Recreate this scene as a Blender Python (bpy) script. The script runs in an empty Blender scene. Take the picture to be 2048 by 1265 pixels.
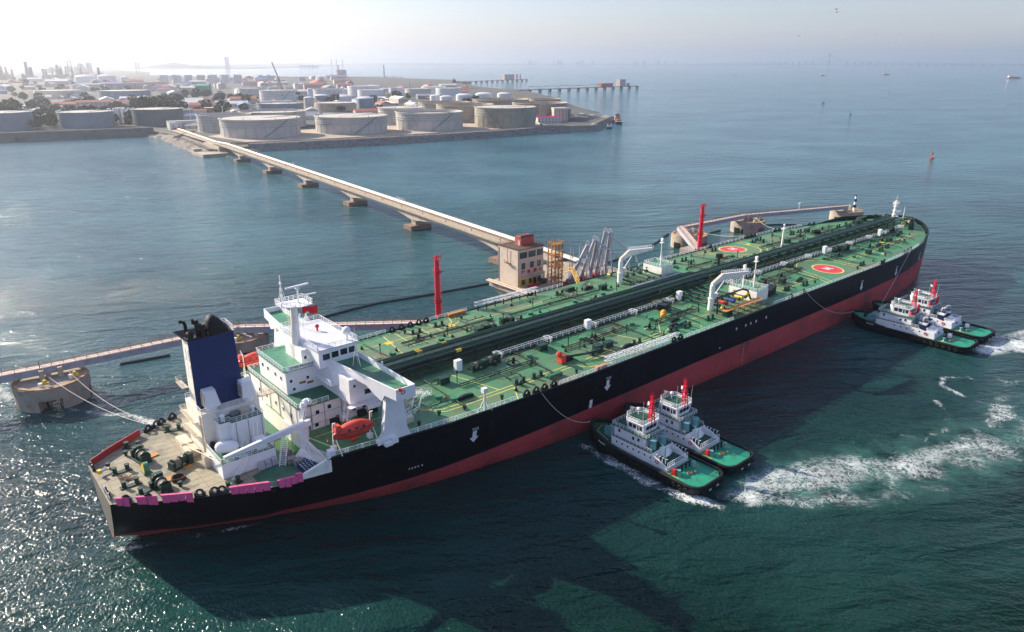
import bpy, bmesh, math, random
HAZE_D=0.000078
from mathutils import Vector, Matrix
PI=math.pi
R=math.radians
sc=bpy.context.scene
# ---------------------------------------------------------------- camera (metres; +X along the tanker's keel, water at z=0)
cam=bpy.data.objects.new('camera',bpy.data.cameras.new('camera'))
sc.collection.objects.link(cam)
YAW,PITCH=0.8686,0.3366
fw=Vector((math.cos(YAW)*math.cos(PITCH),math.sin(YAW)*math.cos(PITCH),-math.sin(PITCH)))
rt=fw.cross(Vector((0,0,1))).normalized(); up=rt.cross(fw)
M=Matrix((rt,up,-fw)).transposed().to_4x4(); M.translation=Vector((-17.77,-145.83,91.69))
cam.matrix_world=M
cam.data.sensor_width=36.0; cam.data.lens=1452.55/2048*36
cam.data.clip_start=1.0; cam.data.clip_end=90000
sc.camera=cam
# ---------------------------------------------------------------- daylight
SUN_AZ,SUN_EL=R(109.5),R(27.4)
w=bpy.data.worlds.new('World'); sc.world=w; w.use_nodes=True
nt=w.node_tree; nt.nodes.clear()
sky=nt.nodes.new('ShaderNodeTexSky'); sky.sky_type='NISHITA'; sky.sun_disc=False
sky.sun_elevation=SUN_EL; sky.sun_rotation=PI/2-SUN_AZ
sky.air_density=1.0; sky.dust_density=0.7; sky.ozone_density=2.5; sky.altitude=50
tc=nt.nodes.new('ShaderNodeTexCoord'); mp=nt.nodes.new('ShaderNodeMapping'); mp.inputs['Scale'].default_value=(1.2,1.2,9)
nz=nt.nodes.new('ShaderNodeTexNoise'); nz.inputs['Scale'].default_value=2.0; nz.inputs['Detail'].default_value=5
cr=nt.nodes.new('ShaderNodeMapRange'); cr.inputs[1].default_value=.42; cr.inputs[2].default_value=.72; cr.inputs[3].default_value=0; cr.inputs[4].default_value=.3
mx=nt.nodes.new('ShaderNodeMix'); mx.data_type='RGBA'; mx.inputs[7].default_value=(5.2,5.4,5.8,1)
bg=nt.nodes.new('ShaderNodeBackground'); bg.inputs['Strength'].default_value=0.11
ow=nt.nodes.new('ShaderNodeOutputWorld')
L_=nt.links.new
L_(tc.outputs['Generated'],mp.inputs[0]); L_(mp.outputs[0],nz.inputs[0]); L_(nz.outputs[0],cr.inputs[0]); L_(cr.outputs[0],mx.inputs[0])
L_(sky.outputs[0],mx.inputs[6]); tn=nt.nodes.new('ShaderNodeMix'); tn.data_type='RGBA'; tn.blend_type='MULTIPLY'; tn.inputs[0].default_value=1; tn.inputs[7].default_value=(.98,.895,.98,1); sx_=nt.nodes.new('ShaderNodeSeparateXYZ'); L_(tc.outputs['Generated'],sx_.inputs[0]); el=nt.nodes.new('ShaderNodeMapRange'); el.inputs[1].default_value=.04; el.inputs[2].default_value=.4; el.inputs[3].default_value=.84; el.inputs[4].default_value=1.1; L_(sx_.outputs[2],el.inputs[0]); st=nt.nodes.new('ShaderNodeMath'); st.operation='MULTIPLY'; st.inputs[1].default_value=.11; L_(el.outputs[0],st.inputs[0]); L_(st.outputs[0],bg.inputs[1]); L_(mx.outputs[2],tn.inputs[6]); L_(tn.outputs[2],bg.inputs[0]); L_(bg.outputs[0],ow.inputs[0])
sl=bpy.data.lights.new('sun','SUN'); sl.energy=5.0; sl.angle=R(0.53); sl.color=(1,.89,.72)
so=bpy.data.objects.new('sun',sl); sc.collection.objects.link(so)
sund=Vector((math.cos(SUN_EL)*math.cos(SUN_AZ),math.cos(SUN_EL)*math.sin(SUN_AZ),math.sin(SUN_EL)))
so.rotation_euler=(-sund).to_track_quat('-Z','Y').to_euler()
vs=sc.view_settings; vs.view_transform='Standard'; vs.look='None'; vs.exposure=0.8; vs.gamma=1.0
sc.cycles.use_denoising=True
sc.cycles.max_bounces=6; sc.cycles.volume_bounces=1; sc.cycles.transparent_max_bounces=12
sc.cycles.sample_clamp_indirect=4.0
# ---------------------------------------------------------------- helpers
def link(o): sc.collection.objects.link(o); return o
def tag(o,label,cat,group=None,kind=None):
    o['label']=label; o['category']=cat
    if group: o['group']=group
    if kind: o['kind']=kind
    return o
def thing(name,loc,label,cat,group=None,rz=0.0):
    o=bpy.data.objects.new(name,None); o.empty_display_size=1; o.location=loc; o.rotation_euler=(0,0,rz)
    link(o); return tag(o,label,cat,group)
def clone(o,parent=None):
    c=o.copy(); link(c); c.parent=parent
    for ch in list(o.children): clone(ch,c)
    return c
MATS={}
def mat(name,col,rough=.6,metal=0.0,var=.18,scale=.35,col2=None,streak=None,spec=.4,bump=0.0,streak_amt=.5,detail=6):
    """weathered paint / stone / steel: base colour broken up by two noises, optional rust streaks that run down"""
    if name in MATS: return MATS[name]
    m=bpy.data.materials.new(name); m.use_nodes=True; t=m.node_tree; n=t.nodes; b=n['Principled BSDF']
    b.inputs['Roughness'].default_value=rough; b.inputs['Metallic'].default_value=metal; b.inputs['Specular IOR Level'].default_value=spec
    geo=n.new('ShaderNodeNewGeometry')
    a=n.new('ShaderNodeTexNoise'); a.inputs['Scale'].default_value=scale; a.inputs['Detail'].default_value=detail; a.inputs['Roughness'].default_value=.65
    t.links.new(geo.outputs['Position'],a.inputs['Vector'])
    r=n.new('ShaderNodeValToRGB'); c2=col2 or tuple(max(0,c*(1-var*1.6)) for c in col)
    hi=tuple(min(1,c*(1+var*.6)) for c in col)
    r.color_ramp.elements[0].position=.32; r.color_ramp.elements[0].color=(*c2,1)
    r.color_ramp.elements[1].position=.62; r.color_ramp.elements[1].color=(*hi,1)
    e=r.color_ramp.elements.new(.46); e.color=(*col,1)
    t.links.new(a.outputs[0],r.inputs[0]); out=r.outputs[0]
    if streak:
        mpn=n.new('ShaderNodeMapping'); mpn.inputs['Scale'].default_value=(.9,.9,.05)
        t.links.new(geo.outputs['Position'],mpn.inputs[0])
        s=n.new('ShaderNodeTexNoise'); s.inputs['Scale'].default_value=1.0; s.inputs['Detail'].default_value=5; s.inputs['Roughness'].default_value=.75
        t.links.new(mpn.outputs[0],s.inputs['Vector'])
        k=n.new('ShaderNodeMapRange'); k.inputs[1].default_value=.56; k.inputs[2].default_value=.74; k.inputs[4].default_value=streak_amt
        t.links.new(s.outputs[0],k.inputs[0])
        x=n.new('ShaderNodeMix'); x.data_type='RGBA'; x.inputs[7].default_value=(*streak,1)
        t.links.new(k.outputs[0],x.inputs[0]); t.links.new(out,x.inputs[6]); out=x.outputs[2]
    t.links.new(out,b.inputs['Base Color'])
    if bump:
        bn=n.new('ShaderNodeBump'); bn.inputs['Strength'].default_value=1; bn.inputs['Distance'].default_value=bump
        t.links.new(a.outputs[0],bn.inputs['Height']); t.links.new(bn.outputs[0],b.inputs['Normal'])
    MATS[name]=m; return m
class MB:
    def __init__(s,o=(0,0,0)): s.v=[];s.f=[];s.m=[];s.o=Vector(o);s.k=0
    def add(s,vs,fs,k=None):
        n=len(s.v); s.v+= [tuple(x) for x in vs]; s.f+=[tuple(i+n for i in f) for f in fs]; s.m+=[s.k if k is None else k]*len(fs); return s
    def box(s,x0,x1,y0,y1,z0,z1,k=None):
        return s.add([(x0,y0,z0),(x1,y0,z0),(x1,y1,z0),(x0,y1,z0),(x0,y0,z1),(x1,y0,z1),(x1,y1,z1),(x0,y1,z1)],
          [(0,3,2,1),(4,5,6,7),(0,1,5,4),(1,2,6,5),(2,3,7,6),(3,0,4,7)],k)
    def obox(s,c,sz,rz=0,k=None,ry=0):
        T=Matrix.Translation(c)@Matrix.Rotation(rz,4,'Z')@Matrix.Rotation(ry,4,'Y'); a,b,d=sz[0]/2,sz[1]/2,sz[2]/2
        vs=[T@Vector(q) for q in ((-a,-b,-d),(a,-b,-d),(a,b,-d),(-a,b,-d),(-a,-b,d),(a,-b,d),(a,b,d),(-a,b,d))]
        return s.add(vs,[(0,3,2,1),(4,5,6,7),(0,1,5,4),(1,2,6,5),(2,3,7,6),(3,0,4,7)],k)
    def prism(s,poly,z0,z1,k=None,top=None):
        n=len(poly); t=top or poly
        vs=[(x,y,z0) for x,y in poly]+[(x,y,z1) for x,y in t]
        return s.add(vs,[tuple(range(n-1,-1,-1)),tuple(range(n,2*n))]+[(i,(i+1)%n,(i+1)%n+n,i+n) for i in range(n)],k)
    def ext(s,pts,vec,k=None):
        n=len(pts); v=Vector(vec); vs=[Vector(q) for q in pts]; vs+=[q+v for q in vs]
        return s.add(vs,[tuple(range(n)),tuple(range(2*n-1,n-1,-1))]+[(i,i+n,(i+1)%n+n,(i+1)%n) for i in range(n)],k)
    def cyl(s,p0,p1,r0,r1=None,n=8,cap=True,k=None):
        p0=Vector(p0);p1=Vector(p1); r1=r0 if r1 is None else r1
        d=(p1-p0); d=d.normalized() if d.length>1e-9 else Vector((0,0,1))
        a=d.orthogonal().normalized(); b=d.cross(a)
        vs=[p0+(a*math.cos(2*PI*i/n)+b*math.sin(2*PI*i/n))*r0 for i in range(n)]+[p1+(a*math.cos(2*PI*i/n)+b*math.sin(2*PI*i/n))*r1 for i in range(n)]
        fs=[(i,(i+1)%n,(i+1)%n+n,i+n) for i in range(n)]
        if cap: fs+=[tuple(range(n-1,-1,-1)),tuple(range(n,2*n))]
        return s.add(vs,fs,k)
    def tube(s,pts,r,n=6,k=None):
        for a,b in zip(pts[:-1],pts[1:]): s.cyl(a,b,r,n=n,k=k)
        return s
    def bar(s,a,b,w,k=None): return s.cyl(a,b,w*.7,n=4,k=k)
    def lathe(s,prof,c=(0,0,0),n=16,k=None,cap=True):
        vs=[];fs=[]
        for r,z in prof: vs+=[(c[0]+r*math.cos(2*PI*i/n),c[1]+r*math.sin(2*PI*i/n),c[2]+z) for i in range(n)]
        for j in range(len(prof)-1):
            for i in range(n): fs.append((j*n+i,j*n+(i+1)%n,(j+1)*n+(i+1)%n,(j+1)*n+i))
        if cap: fs+=[tuple(range(n-1,-1,-1)),tuple((len(prof)-1)*n+i for i in range(n))]
        return s.add(vs,fs,k)
    def ball(s,c,r,n=10,k=None,sz=1.0):
        m=max(4,n//2); return s.lathe([(max(1e-3,r*math.sin(PI*j/m)),-r*sz*math.cos(PI*j/m)) for j in range(m+1)],c,n,k)
    def torus(s,c,R_,r,ax='z',n=14,m=6,k=None):
        vs=[];fs=[]
        for i in range(n):
            a=2*PI*i/n
            for j in range(m):
                b=2*PI*j/m; q=((R_+r*math.cos(b))*math.cos(a),(R_+r*math.cos(b))*math.sin(a),r*math.sin(b))
                if ax=='x': q=(q[2],q[0],q[1])
                if ax=='y': q=(q[0],q[2],q[1])
                vs.append((c[0]+q[0],c[1]+q[1],c[2]+q[2]))
        for i in range(n):
            for j in range(m): fs.append((i*m+j,((i+1)%n)*m+j,((i+1)%n)*m+(j+1)%m,i*m+(j+1)%m))
        return s.add(vs,fs,k)
    def rail(s,pts,h=1.05,step=2.0,r=.045,bars=3,k=None,close=False):
        if close: pts=list(pts)+[pts[0]]
        for a,b in zip(pts[:-1],pts[1:]):
            a=Vector(a);b=Vector(b); L=(b-a).length; n=max(1,int(round(L/step)))
            for i in range(n+1):
                q=a.lerp(b,i/n); s.cyl(q,q+Vector((0,0,h)),r,n=4,cap=False,k=k)
            for j in range(bars):
                z=Vector((0,0,h*(j+1)/bars)); s.cyl(a+z,b+z,r*(1.1 if j==bars-1 else .7),n=4,cap=False,k=k)
        return s
    def truss(s,a,b,h,w,step,r,k=None,n=4):
        a=Vector(a);b=Vector(b);d=(b-a);L=d.length;d.normalize();side=d.cross(Vector((0,0,1)));side=side.normalized() if side.length>.01 else Vector((1,0,0)); upv=side.cross(d).normalized()
        c=[side*(w/2),side*(-w/2),side*(w/2)+upv*h,side*(-w/2)+upv*h]
        for q in c: s.cyl(a+q,b+q,r,n=n,k=k)
        m=max(1,int(L/step))
        for i in range(m):
            p=a+d*(L*i/m);q=a+d*(L*(i+1)/m)
            for u,v in ((0,2),(1,3),(0,1),(2,3)):
                s.cyl(p+c[u],p+c[v],r*.7,n=3,k=k); 
                s.cyl((p+c[u]) if i%2 else (p+c[v]),(q+c[v]) if i%2 else (q+c[u]),r*.7,n=3,k=k)
        return s
    def build(s,name,mats,parent=None,smooth=False,loc=None):
        me=bpy.data.meshes.new(name); o=s.o
        me.from_pydata([(v[0]-o.x,v[1]-o.y,v[2]-o.z) for v in s.v],[],s.f)
        if not isinstance(mats,(list,tuple)): mats=[mats]
        for m in mats: me.materials.append(m)
        if len(mats)>1: me.polygons.foreach_set('material_index',s.m)
        if smooth:
            me.polygons.foreach_set('use_smooth',[True]*len(me.polygons))
        me.update(); ob=bpy.data.objects.new(name,me); link(ob)
        if parent is not None: ob.parent=parent; ob.location=loc or (0,0,0)
        else: ob.location=loc or s.o
        return ob
def autosmooth(ob,ang=35):
    me=ob.data; me.polygons.foreach_set('use_smooth',[True]*len(me.polygons))
    try: me.set_sharp_from_angle(angle=R(ang))
    except Exception: pass
    return ob
def text(s,body,size,origin,xdir,ydir,name,m,parent=None,depth=.03,font=None):
    cu=bpy.data.curves.new(name,'FONT'); cu.body=body; cu.size=size; cu.extrude=depth; cu.align_x='CENTER'; cu.align_y='CENTER'
    t=bpy.data.objects.new(name,cu); link(t)
    dg=bpy.context.evaluated_depsgraph_get(); me=bpy.data.meshes.new_from_object(t.evaluated_get(dg)); bpy.data.objects.remove(t)
    x=Vector(xdir).normalized(); y=Vector(ydir).normalized(); z=x.cross(y)
    T=Matrix((x,y,z)).transposed().to_4x4(); T.translation=Vector(origin); me.transform(T)
    me.materials.clear(); me.materials.append(m); ob=bpy.data.objects.new(name,me); link(ob)
    if parent is not None: ob.parent=parent
    return ob
def interp(x,tab):
    if x<=tab[0][0]: return tab[0][1]
    for (a,u),(b,v) in zip(tab[:-1],tab[1:]):
        if x<=b: return u+(v-u)*(x-a)/(b-a)
    return tab[-1][1]
WHITE=mat('white_paint',(.88,.85,.79),.45,var=.07,streak=(.40,.25,.13),streak_amt=.5)
WHITE2=mat('clean_white',(.86,.86,.86),.4,var=.04)
CREAM=mat('cream_paint',(.62,.55,.42),.5,var=.12,streak=(.3,.17,.08),streak_amt=.5)
GREEN=mat('deck_green',(.048,.215,.115),.55,scale=.09,var=.25,col2=(.06,.12,.075))
GREEN2=mat('fitting_green',(.010,.040,.027),.5,var=.3,scale=1.2)
GREENL=mat('light_green',(.055,.215,.125),.5,var=.2,scale=.8)
DKGREEN=mat('dark_walk_green',(.03,.13,.075),.6,var=.25,scale=.5)  # dark green coating for the poop, roofs and boat deck
BLACK=mat('black_paint',(.008,.009,.014),.35,var=.3)
RUST=mat('rust',(.28,.12,.04),.8,var=.35,scale=.9)
RED=mat('red_paint',(.55,.03,.03),.45,var=.15)
REDB=mat('bright_red',(.7,.02,.05),.4,var=.12)
ORANGE=mat('orange_paint',(.66,.06,.04),.5,var=.15)
OCHRE=mat('ochre_board',(.55,.23,.05),.6,var=.25,scale=.6)
YELLOW=mat('yellow_paint',(.72,.5,.05),.5,var=.12)
GLASS=mat('window_glass',(.012,.018,.025),.08,spec=.8,var=.1)
CONC=mat('concrete',(.36,.31,.25),.85,var=.22,scale=.35,streak=(.14,.09,.06),streak_amt=.6)
CONC2=mat('pale_concrete',(.42,.36,.29),.85,var=.18,scale=.2)
STEEL=mat('grey_steel',(.25,.27,.3),.45,metal=.3,var=.15)
GREYP=mat('grey_paint',(.27,.29,.33),.5,var=.12,streak=(.2,.1,.06),streak_amt=.3)
SILVER=mat('silver_arm_paint',(.42,.43,.47),.4,metal=.2,var=.1)
DARK=mat('dark_gap',(.01,.011,.012),.8,var=.2)
PIPEW=mat('pale_pipe',(.74,.71,.65),.45,var=.08)
# ================================================================ water
def water_material():
    m=bpy.data.materials.new('sea_water'); m.use_nodes=True; t=m.node_tree; n=t.nodes; L=t.links.new
    b=n['Principled BSDF']; b.inputs['Roughness'].default_value=.08; b.inputs['IOR'].default_value=1.25; b.inputs['Specular IOR Level'].default_value=.5
    g=n.new('ShaderNodeNewGeometry')
    big=n.new('ShaderNodeTexNoise'); big.inputs['Scale'].default_value=.012; big.inputs['Detail'].default_value=4; L(g.outputs['Position'],big.inputs['Vector'])
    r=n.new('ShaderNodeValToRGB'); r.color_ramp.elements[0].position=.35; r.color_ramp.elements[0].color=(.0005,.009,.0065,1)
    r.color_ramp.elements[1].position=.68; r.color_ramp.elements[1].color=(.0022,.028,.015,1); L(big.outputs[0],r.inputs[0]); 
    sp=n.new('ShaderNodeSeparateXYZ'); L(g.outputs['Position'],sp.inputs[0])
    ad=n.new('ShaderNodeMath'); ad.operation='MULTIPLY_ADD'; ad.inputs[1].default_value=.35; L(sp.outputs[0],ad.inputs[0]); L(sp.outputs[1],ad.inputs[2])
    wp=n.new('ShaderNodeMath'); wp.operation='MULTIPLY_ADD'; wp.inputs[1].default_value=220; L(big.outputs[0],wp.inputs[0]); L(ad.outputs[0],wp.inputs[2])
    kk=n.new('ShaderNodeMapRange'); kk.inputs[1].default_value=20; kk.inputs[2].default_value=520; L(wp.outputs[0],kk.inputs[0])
    r2=n.new('ShaderNodeValToRGB'); r2.color_ramp.elements[0].position=.38; r2.color_ramp.elements[0].color=(.028,.108,.135,1); r2.color_ramp.elements[1].position=.64; r2.color_ramp.elements[1].color=(.050,.160,.185,1); L(big.outputs[0],r2.inputs[0])  # bluer body colour far out stands in for reflected sky
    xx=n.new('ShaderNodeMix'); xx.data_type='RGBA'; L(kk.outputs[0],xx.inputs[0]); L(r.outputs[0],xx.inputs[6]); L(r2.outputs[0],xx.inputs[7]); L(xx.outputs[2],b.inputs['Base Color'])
    def noise(scale,sx,sy,rot,detail=3,rough=.55,dist=0.0):
        m0=n.new('ShaderNodeMapping'); m0.inputs['Rotation'].default_value=(0,0,rot); L(g.outputs['Position'],m0.inputs[0])
        mp=n.new('ShaderNodeMapping'); mp.inputs['Scale'].default_value=(sx,sy,1)
        L(m0.outputs[0],mp.inputs[0]); q=n.new('ShaderNodeTexNoise'); q.inputs['Scale'].default_value=scale; q.inputs['Detail'].default_value=detail; q.inputs['Roughness'].default_value=rough; q.inputs['Distortion'].default_value=dist
        L(mp.outputs[0],q.inputs['Vector']); return q.outputs[0]
    def mul(a,k):
        q=n.new('ShaderNodeMath'); q.operation='MULTIPLY'; L(a,q.inputs[0])
        if isinstance(k,float): q.inputs[1].default_value=k
        else: L(k,q.inputs[1])
        return q.outputs[0]
    def add(a,b_):
        q=n.new('ShaderNodeMath'); q.operation='ADD'; L(a,q.inputs[0]); L(b_,q.inputs[1]); return q.outputs[0]
    # crests roughly along the image's left-right (perpendicular to yaw), wind waves of 1-6 m
    ang=-(YAW+R(8))
    h=add(add(mul(noise(.095,1.5,.5,ang,3,.5,.5),2.0),mul(noise(.40,1.4,.6,ang+.35,3,.58,.4),.60)),mul(noise(1.35,.85,1.15,ang-.3,2,.55),.30))
    # wind patches: gusts make some areas rougher
    gust=n.new('ShaderNodeMapRange'); gust.inputs[1].default_value=.35; gust.inputs[2].default_value=.7; gust.inputs[3].default_value=.55; gust.inputs[4].default_value=1.15
    L(noise(.009,1,.45,ang,3,.5,.8),gust.inputs[0])
    h=mul(h,gust.outputs[0])
    bn=n.new('ShaderNodeBump'); bn.inputs['Distance'].default_value=1.25; bn.inputs['Strength'].default_value=1.0
    L(h,bn.inputs['Height']); L(bn.outputs[0],b.inputs['Normal'])
    return m
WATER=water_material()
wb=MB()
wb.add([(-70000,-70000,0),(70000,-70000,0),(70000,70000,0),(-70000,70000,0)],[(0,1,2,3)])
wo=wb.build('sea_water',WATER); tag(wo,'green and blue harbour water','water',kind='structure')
# ================================================================ the tanker
HBT=[(0,9),(2,10.2),(5,12.2),(10,15.3),(14,17.6),(20,20.2),(26.5,23.3),(30,24),(37,25.3),(44,26.2),(52,27.2),(63,28.6),(80,29.4),(100,30),(265,30),(285,29.5),(300,28.2),(312,26.5),(322,24.5),(335,21.2),(341,18.4),(346,15.8),(351,12.9),(355,10),(360,5.8),(362,3.2),(363,.05)]
WBT=[(0,.1),(6,1.0),(12.3,3.6),(24.7,9.6),(34,13.7),(44,17.8),(54.6,21.3),(66.7,23.8),(80,25.5),(95,27.5),(133,29.2),(180,30)]
def HB(x): return interp(x,HBT)
def WB(x): return interp(x,WBT) if x<180 else HB(x)*(1-.03*max(0,min(1,(x-290)/50)))
def ztop(x):
    if x<29: return 13.9
    if x<37: return 13.9+3.1*(x-29)/8
    return 17+max(0,min(1,(x-322)/16))*1.9
def dz(x,y=0):
    if x<36.2: return 13.9
    return 17+max(0,x-320)/43*.9+1.25*(1-min(1,abs(y)/max(HB(x),.1)))
REDL=[(0,2.0),(25,2.9),(50,4.0),(100,6.6),(150,7.9),(250,8.4),(363,9.8)]
ship=thing('oil_tanker',(0,0,0),'huge black and red oil tanker with a long green deck, moored at the jetty','tanker ship')
HULLB=mat('hull_black',(.006,.007,.013),.38,var=.35,scale=.12,streak=(.045,.038,.036),streak_amt=.5,spec=.12)
def antifoul():
    m=mat('hull_red',(.42,.055,.06),.6,var=.3,scale=.11,col2=(.22,.05,.055),streak=(.12,.045,.04),streak_amt=.7); return m
HULLR=antifoul()
TRANS=mat('transom_sunlit_black',(.16,.145,.125),.6,var=.25,scale=.3,col2=(.10,.09,.08))  # black hull paint, lightened to carry grazing sunlight on the transom
TRANSR=mat('transom_sunlit_red',(.42,.14,.08),.6,var=.25,scale=.3)  # red bottom paint, warmed in colour for the same sunlight
def hull():
    mb=MB(); xs=sorted(set([0,1,2,3.5,5,7.5,10,12.3,14,17,20,24,26.5,29,31,33,35,37,40,44,48,52,57,63,70,80,90,100,115,133,150,165,180,200,220,240,265,275,285,293,300,306,312,317,322,328,335,338,341,344,346,349,351,353,355,357,359,360,361,362,363]))
    rows=[]
    for x in xs:
        zt=ztop(x); zr=interp(x,REDL); cu=max(0,1-x/13); zz=[-2.5+4.3*cu,1.9*cu,zr*.35+1.25*cu,zr*.7+.75*cu,zr+.9*cu]+[zr+.9*cu+(zt-zr-.9*cu)*k/5 for k in range(1,6)]
        sec=[]
        for z in zz:
            t=max(0,min(1,(z-1.6*cu)/(zt-1.6*cu) if x<29 else z/17)); g=t**.62 if x<130 else t**.8
            g=t**(.68 if x<60 else .68+.12*min(1,(x-60)/70))
            y=WB(x)+(HB(x)-WB(x))*g
            if z<0: y*=.93
            xx=x-(5.5*(1-t)*max(0,min(1,(x-325)/38))**1.3)+.6*(1-min(1,max(0,z)/13.9))*max(0,1-x/12)
            sec.append((xx,y,z))
        rows.append(sec)
    nr=len(rows[0])
    for sgn in (-1,1):
        vs=[];fs=[];ms=[]
        for sec in rows: vs+=[(x,sgn*y,z) for x,y,z in sec]
        n=len(mb.v); mb.v+=vs
        for i in range(len(rows)-1):
            for j in range(nr-1):
                q=(i*nr+j,(i+1)*nr+j,(i+1)*nr+j+1,i*nr+j+1)
                if sgn>0: q=q[::-1]
                mb.f.append(tuple(a+n for a in q)); mb.m.append(1 if j<4 else 0)
    # transom
    n=len(mb.v); sec=rows[0]; mb.v+=[(x,-y,z) for x,y,z in sec]+[(x,y,z) for x,y,z in sec]
    for j in range(nr-1): mb.f.append((n+j,n+j+1,n+nr+j+1,n+nr+j)); mb.m.append(3 if j<4 else 2)
    return mb.build('hull',[HULLB,HULLR,TRANS,TRANSR],ship)
h=autosmooth(hull(),40)
# main deck plating (cambered), poop deck
def deckmat():
    m=mat('main_deck_paint',(.075,.22,.10),.5,scale=.06,var=.22,col2=(.13,.22,.11),spec=.35); t=m.node_tree; n=t.nodes; L=t.links.new
    b=n['Principled BSDF']; src=b.inputs['Base Color'].links[0].from_socket
    g=n.new('ShaderNodeNewGeometry')
    # repainted panels, each a slightly different green, and brown worn zones
    mp=n.new('ShaderNodeMapping'); mp.inputs['Scale'].default_value=(.045,.075,0); L(g.outputs['Position'],mp.inputs[0])
    v=n.new('ShaderNodeTexVoronoi'); v.distance='CHEBYCHEV'; v.inputs['Scale'].default_value=1; v.inputs['Randomness'].default_value=.8; L(mp.outputs[0],v.inputs['Vector'])
    sp=n.new('ShaderNodeSeparateColor'); L(v.outputs['Color'],sp.inputs[0])
    k=n.new('ShaderNodeMapRange'); k.inputs[1].default_value=.45; k.inputs[2].default_value=.5; k.inputs[4].default_value=.55; L(sp.outputs[0],k.inputs[0])
    x=n.new('ShaderNodeMix'); x.data_type='RGBA'; L(k.outputs[0],x.inputs[0]); L(src,x.inputs[6]); x.inputs[7].default_value=(.05,.255,.11,1)
    k2=n.new('ShaderNodeMapRange'); k2.inputs[1].default_value=.72; k2.inputs[2].default_value=.76; k2.inputs[4].default_value=.6; L(sp.outputs[1],k2.inputs[0])
    x2=n.new('ShaderNodeMix'); x2.data_type='RGBA'; L(k2.outputs[0],x2.inputs[0]); L(x.outputs[2],x2.inputs[6]); x2.inputs[7].default_value=(.15,.20,.105,1)
    ns=n.new('ShaderNodeTexNoise'); ns.inputs['Scale'].default_value=.05; ns.inputs['Detail'].default_value=8; ns.inputs['Roughness'].default_value=.7; L(g.outputs['Position'],ns.inputs['Vector'])
    k3=n.new('ShaderNodeMapRange'); k3.inputs[1].default_value=.52; k3.inputs[2].default_value=.68; k3.inputs[4].default_value=.75; L(ns.outputs[0],k3.inputs[0])
    x3=n.new('ShaderNodeMix'); x3.data_type='RGBA'; L(k3.outputs[0],x3.inputs[0]); L(x2.outputs[2],x3.inputs[6]); x3.inputs[7].default_value=(.20,.17,.09,1)
    cur=x3.outputs[2]
    sp2=n.new('ShaderNodeSeparateXYZ'); L(g.outputs['Position'],sp2.inputs[0])
    def seam(sock,period,wd,col,amt,cur):
        a=n.new('ShaderNodeMath'); a.operation='MODULO'; a.inputs[1].default_value=period; ad=n.new('ShaderNodeMath'); ad.operation='ADD'; ad.inputs[1].default_value=400; L(sock,ad.inputs[0]); L(ad.outputs[0],a.inputs[0])
        c=n.new('ShaderNodeMath'); c.operation='LESS_THAN'; c.inputs[1].default_value=wd; L(a.outputs[0],c.inputs[0])
        nn=n.new('ShaderNodeMath'); nn.operation='MULTIPLY'; nn.inputs[1].default_value=amt; L(c.outputs[0],nn.inputs[0])
        q=n.new('ShaderNodeMix'); q.data_type='RGBA'; L(nn.outputs[0],q.inputs[0]); L(cur,q.inputs[6]); q.inputs[7].default_value=(*col,1); return q.outputs[2]
    cur=seam(sp2.outputs[0],12.2,.28,(.03,.07,.04),.5,cur); cur=seam(sp2.outputs[1],5.1,.2,(.04,.08,.05),.35,cur)
    for sc_,lo,hi,col,amt,st in ((.35,.57,.68,(.17,.095,.045),.85,(1,1,1)),(.9,.62,.68,(.05,.05,.03),.7,(1,1,1)),(.16,.53,.63,(.11,.12,.075),.7,(.35,1.6,1)),(2.2,.63,.7,(.25,.3,.18),.5,(1,1,1))):
        mp2=n.new('ShaderNodeMapping'); mp2.inputs['Scale'].default_value=st; L(g.outputs['Position'],mp2.inputs[0])
        q=n.new('ShaderNodeTexNoise'); q.inputs['Scale'].default_value=sc_; q.inputs['Detail'].default_value=6; q.inputs['Roughness'].default_value=.7; L(mp2.outputs[0],q.inputs['Vector'])
        k=n.new('ShaderNodeMapRange'); k.inputs[1].default_value=lo; k.inputs[2].default_value=hi; k.inputs[4].default_value=amt; L(q.outputs[0],k.inputs[0])
        z=n.new('ShaderNodeMix'); z.data_type='RGBA'; L(k.outputs[0],z.inputs[0]); L(cur,z.inputs[6]); z.inputs[7].default_value=(*col,1); cur=z.outputs[2]
    L(cur,b.inputs['Base Color']); return m
DECKM=deckmat()
POOPM=mat('poop_deck_paint',(.33,.29,.205),.7,scale=.12,var=.15,col2=(.21,.205,.145))
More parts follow.
